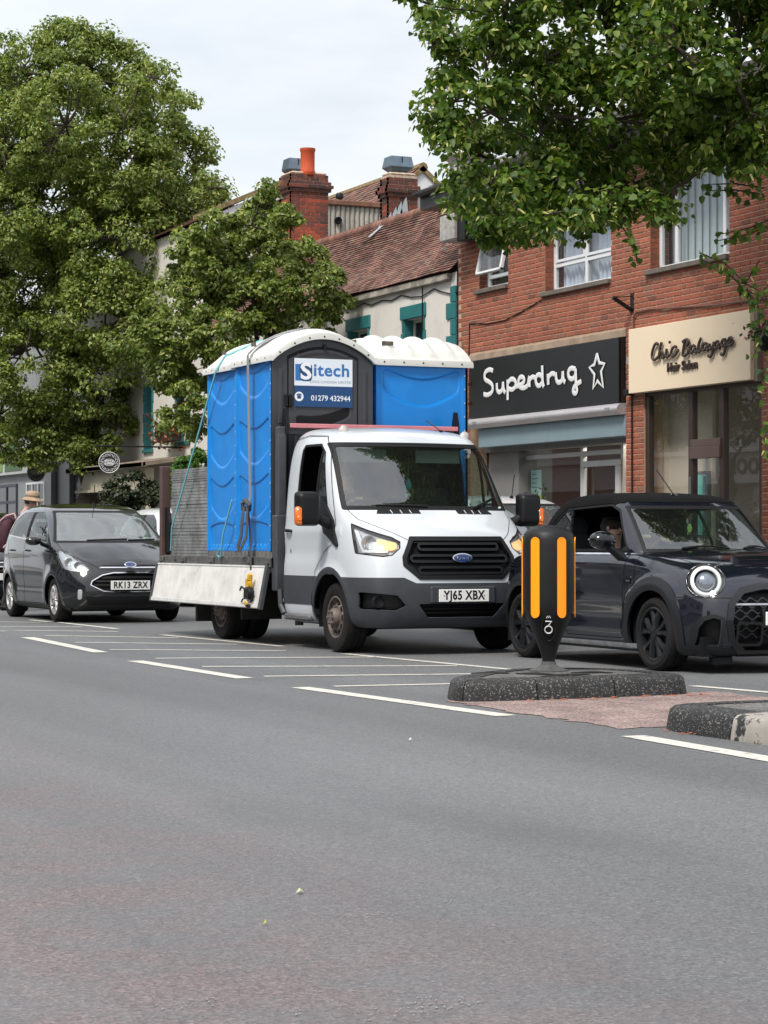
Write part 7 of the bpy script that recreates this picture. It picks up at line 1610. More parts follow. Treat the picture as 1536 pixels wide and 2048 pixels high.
    for sy in (-1, 1):
        hs = A.keep(lambda V: np.maximum(hl(V), -V[:, 1]*sy)); hb = hs.off(-.035).obj('headlight', M_['dark'] if dark_lamp else M_['reflector'], root); hs.obj('lens', M_['lens'], hb)
        for (a_, rr) in ((.62, .05), (.82, .055)):
            i = np.argmin(np.abs(hu(hs.V)-a_)+np.abs(hs.V[:, 2]-(.80 if a_ < .7 else .85))); P_ = Vector(hs.V[i])-Vector((.03, 0, 0)); b = MB(); b.lathe([(0, -.01), (rr*.6, -.005), (rr, .012), (rr+.008, .0)], 20, frame(P_, (0, 1, 0), (0, 0, 1))); b.build('lamp_bowl', M_['rim_silver'], hb, 40)
        for x in (0, WBB): wheel(root, x, .78*sy, RR, .205, .205, 'y', m_rim, 0, 'wheel', sy); arch_well(root, x, RR, arch_r, .86*sy, .5*sy)
        mr = empty('door_mirror'); mr.parent = root; b = MB(); b.tube([(-.40, .86*sy, 1.06), (-.38, .96*sy, 1.10)], .03, 8); b.build('mirror_arm', M_['black'], mr)
        b = MB(); b.lathe([(0, -.075), (.05, -.07), (.085, -.03), (.09, .02), (.06, .055), (0, .06)], 24, Matrix.Translation((-.38, 1.07*sy, 1.14)) @ Matrix.Rotation(-PI/2, 4, 'Y') @ Matrix.Diagonal((.75, 1.35, 1.1, 1))); b.build('mirror_housing', paint, mr, 60)
        D.put('fog_lamp', ubox(.70*sy, .40, .025, .07, .02), tuple(sorted((.64*sy, .76*sy)))+(.3, .5), 'front', M_['reflector'], root, .004, .02, .015)
        for x in (-1.30, -2.15): h = D.hit(x, 1.0, 'right' if sy < 0 else 'left')[0]; b = MB(); b.tube([(x-.09, h.y, 1.0), (x-.06, h.y+.03*sy, 1.005), (x+.06, h.y+.03*sy, 1.005), (x+.08, h.y, 1.0)], .014, 6); b.build('door_handle', paint, root, 50)
    gg = D.put('grille', lambda u, v: sdf(GO, u, v, .02), (-.62, .62, .38, .75), 'front', M_['rubber'], root, -.04, .01, .03)
    fo = lambda u, v: sdf(GO, u, v, .0); D.put('grille_frame', lambda u, v: np.abs(fo(u, v)-.004)-.0065, (-.62, .62, .38, .75), 'front', M_['chrome'], gg, .012, .03, .009)
    for z in (.635, .585, .53): D.put('grille_bar', lambda u, v: np.maximum(np.abs(v-z)-.014, fo(u, v)+.02), (-.56, .56, z-.02, z+.02), 'front', M_['black'], gg, -.006, .03, .012)
    D.put('upper_slot', lambda u, v: sdf(mirror_poly([(.40, .77), (.38, .80)]), u, v, .004), (-.45, .45, .75, .83), 'front', M_['rubber'], root, .003, .012, .012)
    D.put('slot_chrome', lambda u, v: sdf(mirror_poly([(.42, .762), (.40, .772)]), u, v, .002), (-.45, .45, .75, .79), 'front', M_['chrome'], root, .008, .012, .008)
    D.put('lower_intake', lambda u, v: sdf(mirror_poly([(.58, .26), (.62, .36)]), u, v, .01), (-.7, .7, .22, .4), 'front', M_['rubber'], root, .002, .01, .02)
    if detail:
        D.put('badge', lambda u, v: (np.hypot(u/.085, v/.036-.80/.036)-1)*.036, (-.1, .1, .75, .85), 'front', M_['chrome'], root, .018, .03, .01); D.put('badge_face', lambda u, v: (np.hypot(u/.074, v/.028-.80/.028)-1)*.028, (-.1, .1, .75, .85), 'front', M_['blue_badge'], root, .021, .01, .01)
        h = D.hit(0, .80, 'front')[0]; text('badge_script', 'Ford', .048, M_['chrome'], root, VEHF((h.x+.0225, 0, .80)), .001, .001, 1.1)
    x_ = D.hit(.2, .52, 'front')[0].x
    if plate_s: plate(root, x_+.012, -.03, .525, .565, .125, plate_s, .125)
    else: b = MB(); b.box(x_, x_+.012, -.27, .27, .47, .585, c=.004); b.build('number_plate', M_['plate'], root)
    h = D.hit(-1.05, .02, 'top')[0]; b = MB(); b.lathe([(.03, -.01), (.02, .03), (0, .035)], 10, Matrix.Translation(h)); b.tube([h, h+Vector((.18, -.05, .30))], .006, 6); b.build('aerial', M_['black'], root)
    for (y0, z0, y1, z1) in ((-.42, 1.15, .15, 1.165), (.16, 1.15, .62, 1.16)):
        b = MB(); pts = []
        for k in range(6): t = k/5; y = y0+(y1-y0)*t; h = D.hit(y, (z0+(z1-z0)*t)*zs, 'front'); pts.append((h[0].x+.02, y, (z0+(z1-z0)*t)*zs))
        b.tube(pts, .011, 6); b.build('wiper', M_['black'], root)
    b = MB(); b.box(-3.0, .5, -.78, .78, .16, .33); b.build('underbody', M_['dark'], root); b = MB(); b.box(-.75, -.25, -.76, .76, .6, 1.06*zs, c=.05); b.box(-2.8, -.4, -.78, .78, .3, .45); b.build('dashboard', M_['seat'], root)
    for x in (-1.5, -2.3):
        for y in (-.38, .38): b = MB(); b.box(x, x+.4, y-.24, y+.24, .45, .72, c=.05); b.box(x-.12, x+.02, y-.23, y+.23, .6, 1.22*zs, c=.05); b.box(x-.12, x-.03, y-.12, y+.12, 1.25*zs, 1.42*zs, c=.03); b.build('seat', mat('pale_seat', (.09, .09, .095), .9), root, 40)
    return A, D
m_bm = mat('dark_grey_paint', (.0065, .0075, .0095), .12, .0, spec=.35, coat=1.0)
bm_ = empty('hatchback_car', (9.64, 31.05, 0), -PI/2, 'dark grey tall hatchback with silver wheels waiting behind the truck', 'car')
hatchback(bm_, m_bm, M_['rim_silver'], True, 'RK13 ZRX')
b = MB(); D_ = None
wh = empty('white_car', (13.55, 25.35, 0), -PI/2, 'white parked car half hidden between the truck and the convertible', 'car'); m_wp = mat('white_car_paint', (.66, .68, .69), .25, coat=.8)
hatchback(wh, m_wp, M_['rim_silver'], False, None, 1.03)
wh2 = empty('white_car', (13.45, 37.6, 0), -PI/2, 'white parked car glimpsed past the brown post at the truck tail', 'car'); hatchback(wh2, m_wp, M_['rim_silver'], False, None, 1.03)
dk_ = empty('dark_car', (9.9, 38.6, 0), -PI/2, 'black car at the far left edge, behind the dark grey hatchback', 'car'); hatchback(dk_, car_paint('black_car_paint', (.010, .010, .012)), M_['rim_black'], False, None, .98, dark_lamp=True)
# aluminium cans / shoes under the hatchback are left to the pavement side
# ================================================================== TREES AND SHRUBS
def leaf_mat(name, cols, trans=.35):
    m = bpy.data.materials.new(name); m.use_nodes = True; t = m.node_tree; t.nodes.clear(); L = t.links.new
    o = N(t, 'ShaderNodeOutputMaterial'); a = N(t, 'ShaderNodeAttribute', attribute_name='v'); r = N(t, 'ShaderNodeValToRGB'); e = r.color_ramp.elements
    while len(e) < len(cols): e.new(.5)
    for i, (p, c) in enumerate(cols): e[i].position = p; e[i].color = (*c, 1)
    L(a.outputs['Fac'], r.inputs[0]); d = N(t, 'ShaderNodeBsdfPrincipled'); d.inputs['Roughness'].default_value = .48; d.inputs['Specular IOR Level'].default_value = .35; L(r.outputs[0], d.inputs['Base Color'])
    tr = N(t, 'ShaderNodeBsdfTranslucent'); hs = N(t, 'ShaderNodeHueSaturation'); hs.inputs['Value'].default_value = 1.5; hs.inputs['Saturation'].default_value = 1.1; L(r.outputs[0], hs.inputs['Color']); L(hs.outputs[0], tr.inputs[0])
    mx = N(t, 'ShaderNodeMixShader'); mx.inputs[0].default_value = trans; L(d.outputs[0], mx.inputs[1]); L(tr.outputs[0], mx.inputs[2]); L(mx.outputs[0], o.inputs[0]); return m
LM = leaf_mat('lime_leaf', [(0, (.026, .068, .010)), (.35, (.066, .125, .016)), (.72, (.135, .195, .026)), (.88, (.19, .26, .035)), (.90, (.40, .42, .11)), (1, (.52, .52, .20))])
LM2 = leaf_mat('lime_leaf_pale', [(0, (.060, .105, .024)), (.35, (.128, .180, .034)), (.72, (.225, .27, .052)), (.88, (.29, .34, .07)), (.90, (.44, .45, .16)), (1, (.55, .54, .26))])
m_bark = mat('lime_bark', (.055, .042, .032), .95, noise=(6, .4), bump=(18, .9, .03)); rng = np.random.default_rng(11)
def leaves(name, parent, P_, Nn, size, m, bract=.08, jit=.3):
    """P_ positions, Nn facing; each leaf a folded two quad blade"""
    n = len(P_); ax = rng.normal(size=(n, 3)); ax[:, 2] -= 1.2; ax -= (ax*Nn).sum(1, keepdims=True)*Nn; ax /= np.linalg.norm(ax, axis=1, keepdims=True)
    sd_ = np.cross(Nn, ax); isb = rng.random(n) < bract; L_ = size*rng.uniform(1-jit, 1+jit, n); Wd = L_*np.where(isb, .16, .42)*rng.uniform(.8, 1.15, n); L_ = L_*np.where(isb, 1.15, 1)
    fold = rng.uniform(.05, .45, n)[:, None]*Wd[:, None]*Nn; curl = Nn*(L_*rng.uniform(-.35, .1, n))[:, None]
    a, s, l, w = ax, sd_, L_[:, None], Wd[:, None]; b0 = P_; tip = P_+a*l+curl
    v = np.stack([b0, P_+a*l*.18+s*w+fold, P_+a*l*.62+s*w*.82+fold*.8+curl*.45, tip, P_+a*l*.62-s*w*.82+fold*.8+curl*.45, P_+a*l*.18-s*w+fold], 1).reshape(-1, 3)
    i = np.arange(n)[:, None]*6; F = np.concatenate([i+np.array([[0, 1, 2, 3]]), i+np.array([[0, 3, 4, 5]])], 1).reshape(-1, 4)
    val = np.where(isb, rng.uniform(.90, 1, n), np.clip(rng.normal(.42, .2, n), 0, .87)); o = quickmesh(name, v, F, m, parent, np.repeat(val, 2), kind='stuff')
    return o
def limb(b, p, q, r0, r1, bend=.12, n=6):
    p, q = Vector(p), Vector(q); L_ = (q-p).length; pts = []; o = Vector((random.gauss(0, 1), random.gauss(0, 1), random.gauss(0, .5)))*bend*L_*.5
    for i in range(n+1): t = i/n; pts.append(p.lerp(q, t)+o*math.sin(PI*t)+Vector((random.gauss(0, 1), random.gauss(0, 1), 0))*.02*L_*(0 < i < n))
    b.tube(pts, [r0+(r1-r0)*i/n for i in range(n+1)], 7); return pts
def unproj(px, py, D): l = (px-768)/FOC*D; return np.array((l*cs_+D*sn_, D*cs_-l*sn_, CAMH+(HOR-py)/FOC*D))
def tree(name, base, trunk_r, lobes, nleaf, size, m, label, cat='tree', group=None, sig=.15, fork=.45, bract=.08, dens=1.0, clump_r=.36, strands=(), stems=None, shellb=.62, limb_k=.26):
    """lobes: (x, y, z, radius)"""
    t = empty(name, base, 0, label, cat, group); B0 = Vector(base); C = []; Lb = np.array(lobes, float)
    for (x, y, z, r) in lobes:
        k = max(3, int(6.5*(r/clump_r)**2*dens)); d = rng.normal(size=(k, 3)); d /= np.linalg.norm(d, axis=1, keepdims=True); rr = r*(shellb+(1-shellb)*rng.random(k))**.6; C.append(np.array((x, y, z))+d*rr[:, None])
    C = np.concatenate(C); per = max(6, int(nleaf/len(C)))
    cen = Lb[:, :3].mean(0); P_ = []; Nn = []
    cs2 = clump_r*rng.uniform(.55, 1.15, len(C))
    g = rng.normal(size=(len(C), per, 3)); g /= np.maximum(np.linalg.norm(g, axis=2, keepdims=True), 1e-6); g *= (rng.random((len(C), per, 1))**.5)*cs2[:, None, None]; g[:, :, 2] *= .62
    g[:, :, 2] -= (g[:, :, 0]**2+g[:, :, 1]**2)*.9     # sprays droop outwards
    P_ = (C[:, None, :]+g).reshape(-1, 3); gg = g.reshape(-1, 3); Nn = gg/np.maximum(np.linalg.norm(gg, axis=1, keepdims=True), 1e-6)*.7+np.array((0, 0, .75))+rng.normal(size=gg.shape)*.45; Nn /= np.linalg.norm(Nn, axis=1, keepdims=True)
    b = MB(); b0 = np.array(base); fz = base[2]+fork; 
    top = Vector((cen[0]*.12+base[0]*.88, cen[1]*.12+base[1]*.88, fz)); pts = []
    if stems: 
        for q in stems: pts += limb(b, (0, 0, 0), Vector(q)-B0, trunk_r, trunk_r*.45, .05)
    else: pts = limb(b, (0, 0, 0), top-B0, trunk_r, trunk_r*.75, .03, 8)[-2:]
    nodes = []
    pool = [(p, 0) for p in pts]
    for (x, y, z, r) in sorted(lobes, key=lambda q: (Vector(q[:3])-B0-pts[-1]).length):
        tg = Vector((x, y, z))-B0; s_, dd = min(pool, key=lambda p: (p[0]-tg).length*(1.0 if p[0].z < tg.z+.3 else 1.5)+p[1]*.12); k_ = max(.35, .8**dd)
        ns = limb(b, s_, tg, trunk_r*limb_k*k_, trunk_r*.06, .3)[1:]; pool += [(q, dd+1) for q in ns]; nodes += [(q, 0) for q in ns]
    NP = np.array([tuple(q[0]+B0) for q in nodes])
    for c in C[::2]:
        j = np.argmin(((NP-c)**2).sum(1)); limb(b, Vector(NP[j])-B0, Vector(c)-B0, trunk_r*.07+.006, .006, .15, 3)
    SP, SN = [], []
    for st in strands:
        q = [Vector(s) for s in st]; limbs = []
        b.tube([p-B0 for p in q], [.009]*(len(q)-1)+[.004], 5)
        for a, c in zip(q[:-1], q[1:]):
            n_ = max(2, int((c-a).length/.035))
            for k in range(n_):
                p = a.lerp(c, k/n_)+Vector((random.gauss(0, .03), random.gauss(0, .03), random.gauss(-.01, .03))); SP.append(tuple(p)); SN.append((random.gauss(-.3, .5), random.gauss(-.8, .5), random.gauss(.3, .4)))
    b.build('trunk', m_bark, t, 60)
    if SP: SN = np.array(SN); SN /= np.linalg.norm(SN, axis=1, keepdims=True); P_ = np.concatenate([P_, np.array(SP)]); Nn = np.concatenate([Nn, SN])
    leaves('crown', t, P_-b0, Nn, size, m, bract); return t
def lob(lst, D, dj=.8):
    o = []
    for q in lst:
        px, py, r = q[:3]; d = D+(q[3] if len(q) > 3 else random.uniform(-dj, dj)); p = unproj(px, py, d); o.append((*p, r*d/FOC))
    return o
random.seed(5)
LT = lob([(40, 140, 85), (-60, 200, 110), (150, 120, 80), (110, 75, 45), (190, 80, 35), (230, 160, 80), (300, 150, 45), (300, 250, 85), (350, 200, 35), (370, 300, 55), (385, 380, 60), (130, 250, 120), (0, 300, 120), (240, 330, 110), (340, 430, 85), (410, 420, 35), (425, 375, 32), (450, 395, 20), (415, 470, 42), (400, 550, 50), (100, 400, 130), (230, 480, 120), (350, 520, 80), (-40, 460, 130), (80, 560, 130), (210, 620, 110), (310, 620, 70), (-60, 640, 120), (60, 720, 110), (190, 740, 90), (270, 720, 60), (-40, 800, 90), (90, 840, 60), (180, 840, 60), (240, 810, 45), (20, 860, 40), (0, 890, 30), (60, 890, 32, -1), (115, 900, 38, -1), (165, 895, 38, -1), (205, 880, 32, -1), (85, 860, 50, 0), (150, 860, 50, 0), (240, 850, 32, -1), (25, 910, 22, -1), (-150, 350, 150), (-160, 600, 150), (150, 500, 110, 3), (60, 250, 110, 3.5), (250, 400, 90, 3.2)], 53.5, 2.0)
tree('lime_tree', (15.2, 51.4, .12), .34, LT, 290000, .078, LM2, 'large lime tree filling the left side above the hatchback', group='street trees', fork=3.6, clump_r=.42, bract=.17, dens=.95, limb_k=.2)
ST = lob([(545, 375, 22), (530, 410, 32), (575, 440, 35), (500, 450, 45), (540, 490, 48), (610, 510, 45), (450, 520, 55), (560, 570, 60), (650, 560, 45), (680, 600, 25), (640, 625, 45), (480, 600, 65), (400, 590, 55), (350, 560, 35), (430, 670, 65), (350, 660, 60), (300, 650, 35), (560, 640, 45), (390, 740, 60), (330, 740, 50), (300, 700, 35), (460, 740, 45), (360, 810, 50), (400, 850, 30), (520, 670, 50), (430, 480, 40), (480, 520, 32), (390, 510, 30), (425, 560, 40), (470, 450, 28), (250, 700, 30), (405, 465, 34), (440, 440, 26), (365, 500, 36), (400, 530, 32)], 41, 1.1)
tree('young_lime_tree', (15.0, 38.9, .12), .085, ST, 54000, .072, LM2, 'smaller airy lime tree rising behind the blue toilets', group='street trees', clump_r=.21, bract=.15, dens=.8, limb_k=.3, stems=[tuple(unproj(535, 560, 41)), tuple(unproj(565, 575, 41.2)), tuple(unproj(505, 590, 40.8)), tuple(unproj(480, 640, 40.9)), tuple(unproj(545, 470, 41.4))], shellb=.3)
NT = lob([(845, 0, 40), (905, 60, 60), (865, 85, 35), (890, 150, 45), (875, 205, 28), (930, 200, 45), (900, 250, 32), (890, 275, 18), (970, 120, 80), (1000, 230, 70), (960, 300, 40), (930, 330, 22), (985, 355, 55), (930, 400, 28), (1015, 420, 42), (985, 400, 50), (1000, 470, 25), (1055, 400, 55), (1060, 450, 30), (1010, 20, 80), (1090, 90, 110), (1110, 230, 110), (1100, 340, 80), (1170, 380, 60), (1150, 410, 40), (1220, 90, 130), (1230, 240, 110), (1240, 340, 70), (1215, 385, 40), (1290, 380, 38), (1080, 430, 45), (1150, 440, 32), (1200, 415, 36), (1255, 405, 30), (1100, 390, 60), (1350, 90, 130), (1350, 230, 105), (1340, 310, 60), (1330, 400, 28), (1390, 300, 50), (1460, 250, 90), (1440, 305, 45), (1480, 100, 140), (1525, 260, 80), (1505, 320, 30), (1600, 200, 120), (1000, -110, 130), (1200, -140, 170), (1420, -150, 190), (1620, -60, 190), (1300, -380, 230), (1530, -380, 240), (1750, -200, 220), (1720, 100, 190), (1430, -560, 200), (1650, -560, 220), (1820, 50, 160), (1900, -250, 220)], 24.6, 1.4)
NT += [(13.6, 19.6, 8.0, 1.1), (12.6, 20.2, 9.3, 1.2), (14.2, 18.4, 8.2, 1.1), (13.4, 18.2, 9.8, 1.2), (12.3, 18.9, 8.6, .9), (15.9, 17.0, 8.4, 1.0), (16.4, 16.2, 10.2, 1.1), (15.8, 18.2, 9.5, 1.4), (14.6, 20.2, 11.2, 1.4), (16.6, 20.0, 8.0, 1.4), (17.2, 21.8, 9.8, 1.4), (16.9, 15.4, 8.8, .9)]  # unseen upper crown, added and shaped for its reflection in the windscreens
def S_(*pp, D=24.2): return [tuple(unproj(a, c, D)) for a, c in pp]
strands = [S_((1300, 380), (1262, 400), (1245, 440), (1268, 478), (1275, 515)), S_((1240, 385), (1222, 420), (1185, 450), (1148, 478)), S_((1120, 400), (1090, 440), (1082, 480)), S_((1225, 380), (1195, 430), (1160, 465)), S_((1530, 375), (1470, 366), (1405, 368)), S_((1560, 430), (1500, 455), (1430, 470)), S_((1400, 505), (1450, 525), (1490, 565), (1536, 590)), S_((1520, 520), (1490, 570), (1530, 630), (1500, 650)), S_((1536, 640), (1520, 680), (1505, 720)), S_((1020, 450), (1012, 485), (1020, 505)), S_((1300, 400), (1330, 420), (1355, 440)), S_((1545, 700), (1525, 750), (1535, 800)), S_((1545, 560), (1510, 600), (1490, 605)), S_((1540, 840), (1528, 880), (1540, 930)), S_((1065, 440), (1050, 470), (1060, 495))]
strands += [[tuple(np.array(p)+np.array((.06, .1, -.05))) for p in s] for s in strands[:7]]
tree('lime_tree', (15.15, 21.2, .12), .24, NT, 200000, .078, LM, 'near lime tree hanging over the brick shops at the upper right', group='street trees', fork=5.6, clump_r=.29, bract=.15, dens=.85, strands=strands, limb_k=.14)
tree('roadside_tree', (1.2, 49, .12), .15, [(1.2, 48, 5.0, 1.6), (1.8, 50.5, 5.4, 1.7), (.8, 46, 5.2, 1.6), (1.0, 53, 5.0, 1.5), (1.2, 48.5, 6.8, 1.5)], 26000, .11, LM, 'round crowned tree on the near pavement, seen mirrored in the salon window', group='street trees', fork=3, clump_r=.45, dens=.7)
def shrub(name, lobes, D, n, size, m, label, base, cr=.2):
    lb = lob(lobes, D, .3); t = tree(name, base, .03, lb, n, size, m, label, 'shrub', None, clump_r=cr, fork=.3, bract=.0, dens=.6); return t
SHM = leaf_mat('dark_shrub_leaf', [(0, (.010, .018, .008)), (.5, (.028, .042, .015)), (1, (.06, .075, .03))], .15)
shrub('rounded_shrub', [(235, 985, 32), (270, 975, 34), (300, 985, 28), (255, 1010, 40), (290, 1020, 35), (222, 1010, 25)], 47.0, 9000, .06, SHM, 'dark rounded shrub by the pub canopy beyond the hatchback roof', (15.2, 45.9, .12))
shrub('green_shrub', [(385, 915, 22), (400, 935, 25), (370, 935, 20), (395, 960, 30), (365, 975, 30)], 43.5, 4000, .06, leaf_mat('bright_shrub_leaf', [(0, (.03, .08, .01)), (.5, (.07, .16, .02)), (1, (.13, .26, .04))]), 'bright green shrub against the pub wall behind the stacked panels', (15.6, 42.2, .12))
pp = empty('potted_plant', (unproj(1075, 1200, 31)[0], unproj(1075, 1200, 31)[1], .12), 0, 'small dark potted conifer on the pavement between the truck mirror and bollard', 'plant'); b = MB(); b.lathe([(0, 0), (.14, 0), (.19, .38), (.17, .38), (0, .34)], 16); b.build('pot', mat('pot_brown', (.10, .05, .03), .8), pp, 40)
P_ = rng.normal(size=(1500, 3))*np.array((.12, .12, .3))+np.array((0, 0, .85)); Nn = rng.normal(size=(1500, 3)); Nn /= np.linalg.norm(Nn, axis=1, keepdims=True); leaves('foliage', pp, P_, Nn, .06, SHM, 0)

# ================================================================== PEOPLE
def person(loc, rz, label, lean=.22):
    t = empty('person', loc, rz, label, 'person')
    m_sh = mat('dark_shirt', (.035, .022, .026), .9, noise=(8, .2)); m_tr = mat('dark_trousers', (.03, .028, .03), .9, noise=(8, .2))
    def L_(x, z): return x+lean*max(0, z-.95), z
    hx, hz = L_(0, 1.0); sx_, sz = L_(.0, 1.42); nx_, nz = L_(.04, 1.52); cx, cz = L_(.10, 1.62)
    J = [(hx, 0, hz, (.15, .12)), (hx+.03, 0, 1.2, (.15, .12)), (sx_, 0, sz-.02, (.17, .12)), (nx_, 0, nz, (.062, .065)), (cx, 0, cz+.02, (.078, .088)), (cx+.015, 0, cz+.10, (.08, .09)),
         (sx_, -.19, sz, .065), (sx_+.06, -.25, 1.15, .05), (sx_+.24, -.24, 1.02, .036), (sx_+.31, -.23, .99, .03), (sx_, .19, sz, .065), (sx_+.02, .25, 1.15, .05), (sx_+.18, .23, 1.02, .036), (sx_+.25, .22, .99, .03),
         (0, -.10, .90, .10), (.10, -.10, .50, .068), (.0, -.10, .09, .045), (.14, -.10, .04, .038), (0, .10, .90, .10), (-.05, .10, .50, .068), (-.25, .10, .10, .045), (-.13, .10, .04, .038)]
    E = [(0, 1), (1, 2), (2, 3), (3, 4), (4, 5), (2, 6), (6, 7), (7, 8), (8, 9), (2, 10), (10, 11), (11, 12), (12, 13), (0, 14), (14, 15), (15, 16), (16, 17), (0, 18), (18, 19), (19, 20), (20, 21)]
    bd = skinned('body', J, E, M_['skin'], t, dress=([m_sh, m_tr], lambda c: 0 if (c.z > nz-.03 and abs(c.y) < .12) or (c.x > sx_+.10 and abs(c.y) > .17 and c.z > .9) else (2 if c.z < .97 else 1)))
    def grow(ids, k): 
        m_ = {i: q for q, i in enumerate(ids)}; jj = [(*J[i][:3], tuple(np.array(J[i][3] if isinstance(J[i][3], tuple) else (J[i][3],)*2)+k)) for i in ids]; return jj, [(m_[a], m_[c]) for a, c in E if a in m_ and c in m_]
    for (x, y) in ((.06, -.10), (-.19, .10)): b = MB(); b.box(x-.10, x+.17, y-.05, y+.05, 0, .09, c=.03); b.build('shoe', M_['black'], t, 50)
    hand('hand', Matrix.Translation((sx_+.36, -.23, .97)), t, M_['skin'], .7); hand('hand', Matrix.Translation((sx_+.30, .22, .97)), t, M_['skin'], .7, True)
    hc = Vector((cx+.015, 0, cz+.06)); b = MB(); b.tube([hc+Vector((.085, 0, .0)), hc+Vector((.12, 0, -.025)), hc+Vector((.09, 0, -.04))], [.012, .018, .012], 6)
    b.build('nose', M_['skin'], bd, 60)
    for s_ in (-1, 1): b = MB(); b.lathe([(0, .012), (.02, .008), (.028, 0)], 10, frame(hc+Vector((0, .088*s_, 0)), (1, 0, 0) if s_ < 0 else (-1, 0, 0), (0, 0, 1)) @ Matrix.Diagonal((.8, 1.2, 1, 1))); b.build('ear', M_['skin'], bd, 60)
    b = MB(); [b.lathe([(0, .004), (.012, .002), (.012, 0)], 8, VEHF(hc+Vector((.088, .032*s_, .02)))) for s_ in (-1, 1)]; b.box(hc.x+.084, hc.x+.094, -.025, .025, hc.z-.068, hc.z-.060); b.build('eyes_and_mouth', mat('face_dark', (.06, .025, .02), .6), bd)
    b = MB(); b.tube([hc+Vector((-.05, 0, -.03)), hc+Vector((-.04, 0, .05)), hc+Vector((0, 0, .07))], [.075, .095, .09], 12); b.build('hair', mat('grey_hair', (.10, .09, .085), .9), bd, 60)
    Mh = Matrix.Translation(hc+Vector((.005, 0, .055))) @ Matrix.Rotation(.12, 4, 'Y'); b = MB(); b.lathe([(.172, -.035), (.176, -.028), (.14, .0), (.108, .022), (.105, .06), (.095, .10), (.06, .118), (0, .122)], 32, Mh); b.lathe([(.17, -.037), (.108, .015)], 32, Mh); b.build('hat', mat('tan_sun_hat', (.34, .24, .16), .9, noise=(20, .2)), t, 60)
    b = MB(); b.lathe([(.1095, .022), (.108, .05)], 32, Mh); b.build('hat_band', mat('hat_band', (.16, .11, .08), .9), t, 60)
    m_bp = mat('maroon_backpack', (.060, .018, .030), .8, noise=(10, .25)); b = MB(); Mb_ = Matrix.Translation((sx_-.25, 0, 1.20)) @ Matrix.Rotation(.22, 4, 'Y'); b.box(-.12, .10, -.17, .17, -.30, .26, M=Mb_, c=.06); b.box(-.20, -.12, -.13, .13, -.25, .05, M=Mb_, c=.03); b.build('backpack', m_bp, t, 50)
    b = MB(); b.tube([Mb_ @ Vector(p) for p in ((-.02, -.15, .27), (.10, -.16, .33), (.20, -.17, .20), (.16, -.17, -.05), (.05, -.16, -.22))], .018, 6); b.tube([Mb_ @ Vector(p) for p in ((-.13, -.175, -.28), (-.14, -.175, .1), (-.02, -.175, .27))], .012, 6); b.build('backpack_strap', mat('pink_strap', (.55, .35, .36), .8), t)
    t.scale = (1.05, 1.05, 1.05)
    return t
p_ = unproj(32, 1200, 37.0); person((p_[0], p_[1], 0), -YAW-.15, 'person in a tan sun hat and dark top with maroon backpack at far left')
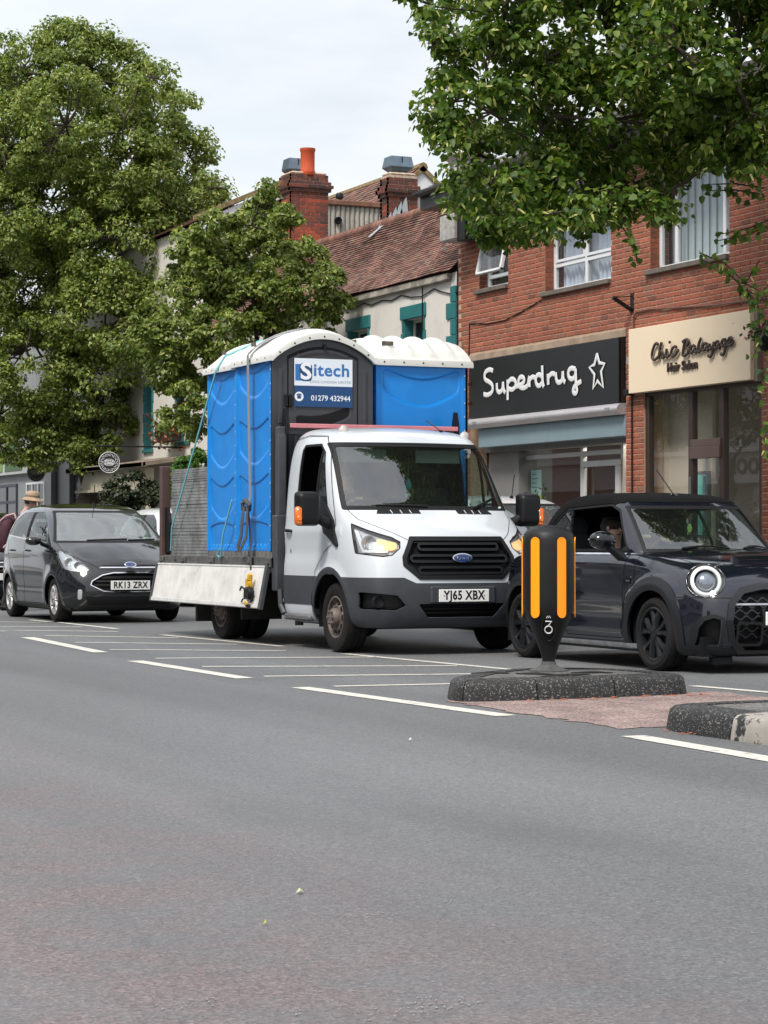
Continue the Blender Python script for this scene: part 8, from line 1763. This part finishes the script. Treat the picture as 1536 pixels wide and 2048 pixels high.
def driver(parent_M, wheel_M, hand_ps, label, seatp, m_top):
    t = empty('person', parent_M @ Vector(seatp), -PI/2, label, 'person'); S0 = Vector(seatp); x, y, z = 0, 0, 0
    loc = [Vector(h)-S0 for h in hand_ps]
    J = [(0, 0, .05, (.14, .14)), (-.05, 0, .30, (.12, .17)), (-.08, 0, .50, (.11, .19)), (-.06, 0, .60, (.055, .06)), (-.03, 0, .70, (.08, .075)), (-.02, 0, .78, (.085, .075)), (-.06, -.19, .50, .055), (.12, -.26, .30, .045), (loc[0].x-.07, loc[0].y, loc[0].z, .03), (-.06, .19, .50, .055), (.12, .24, .30, .045), (loc[1].x-.07, loc[1].y, loc[1].z, .03), (.35, -.12, .06, .08), (.35, .12, .06, .08)]
    E = [(0, 1), (1, 2), (2, 3), (3, 4), (4, 5), (2, 6), (6, 7), (7, 8), (2, 9), (9, 10), (10, 11), (0, 12), (0, 13)]
    bd = skinned('body', J, E, M_['skin'], t, dress=([m_top], lambda c: 0 if (c.z > .585 and abs(c.y) < .12) or (c.x > loc[0].x-.16 and c.z > .2) else 1))
    b = MB(); hc = Vector((-.02, 0, .76)); b.tube([hc+Vector((-.04, 0, -.02)), hc+Vector((-.02, 0, .06)), hc+Vector((-.01, 0, .09))], [.08, .095, .07], 12); b.build('hair', mat('dark_hair', (.02, .015, .012), .8), bd, 60)
    b = MB(); b.tube([hc+Vector((.08, 0, .0)), hc+Vector((.11, 0, -.03)), hc+Vector((.08, 0, -.04))], [.01, .016, .01], 6); b.build('nose', M_['skin'], bd, 60)
    for s_ in (-1, 1): b = MB(); b.lathe([(0, .012), (.02, .008), (.026, 0)], 10, frame(hc+Vector((0, .078*s_, 0)), (1, 0, 0) if s_ < 0 else (-1, 0, 0), (0, 0, 1))); b.build('ear', M_['skin'], bd, 60)
    for s_ in (-1, 1): b = MB(); b.lathe([(0, .004), (.011, .002), (.011, 0)], 8, VEHF(hc+Vector((.078, .03*s_, .015)))); b.build('eye', mat('face_dark', (.06, .025, .02), .6), bd)
    b = MB(); b.box(hc.x+.070, hc.x+.082, -.022, .022, hc.z-.062, hc.z-.055); b.build('mouth', mat('face_dark', (.06, .025, .02), .6), bd)
    for k, h in enumerate(loc): hand('hand', Matrix.Translation(h) @ Matrix.Rotation(-.35, 4, 'Y'), t, M_['skin'], .85, k == 1)
MT = Matrix.Translation((PRX, PRY, 0)) @ Matrix.Rotation(-PI/2, 4, 'Z'); MM = Matrix.Translation((MX_, MY_, 0)) @ Matrix.Rotation(-PI/2, 4, 'Z')
driver(MT, None, [(-.36, -.58, 1.57), (-.40, -.30, 1.50)], 'truck driver with both hands on the steering wheel', (-.88, -.45, 1.08), mat('driver_dark_top', (.02, .022, .03), .9))
driver(MM, None, [(-.80, -.46, 1.17), (-.84, -.24, 1.14)], 'convertible driver behind the windscreen with hands on the wheel', (-1.46, -.36, .50), mat('driver_black_top', (.012, .012, .014), .9))
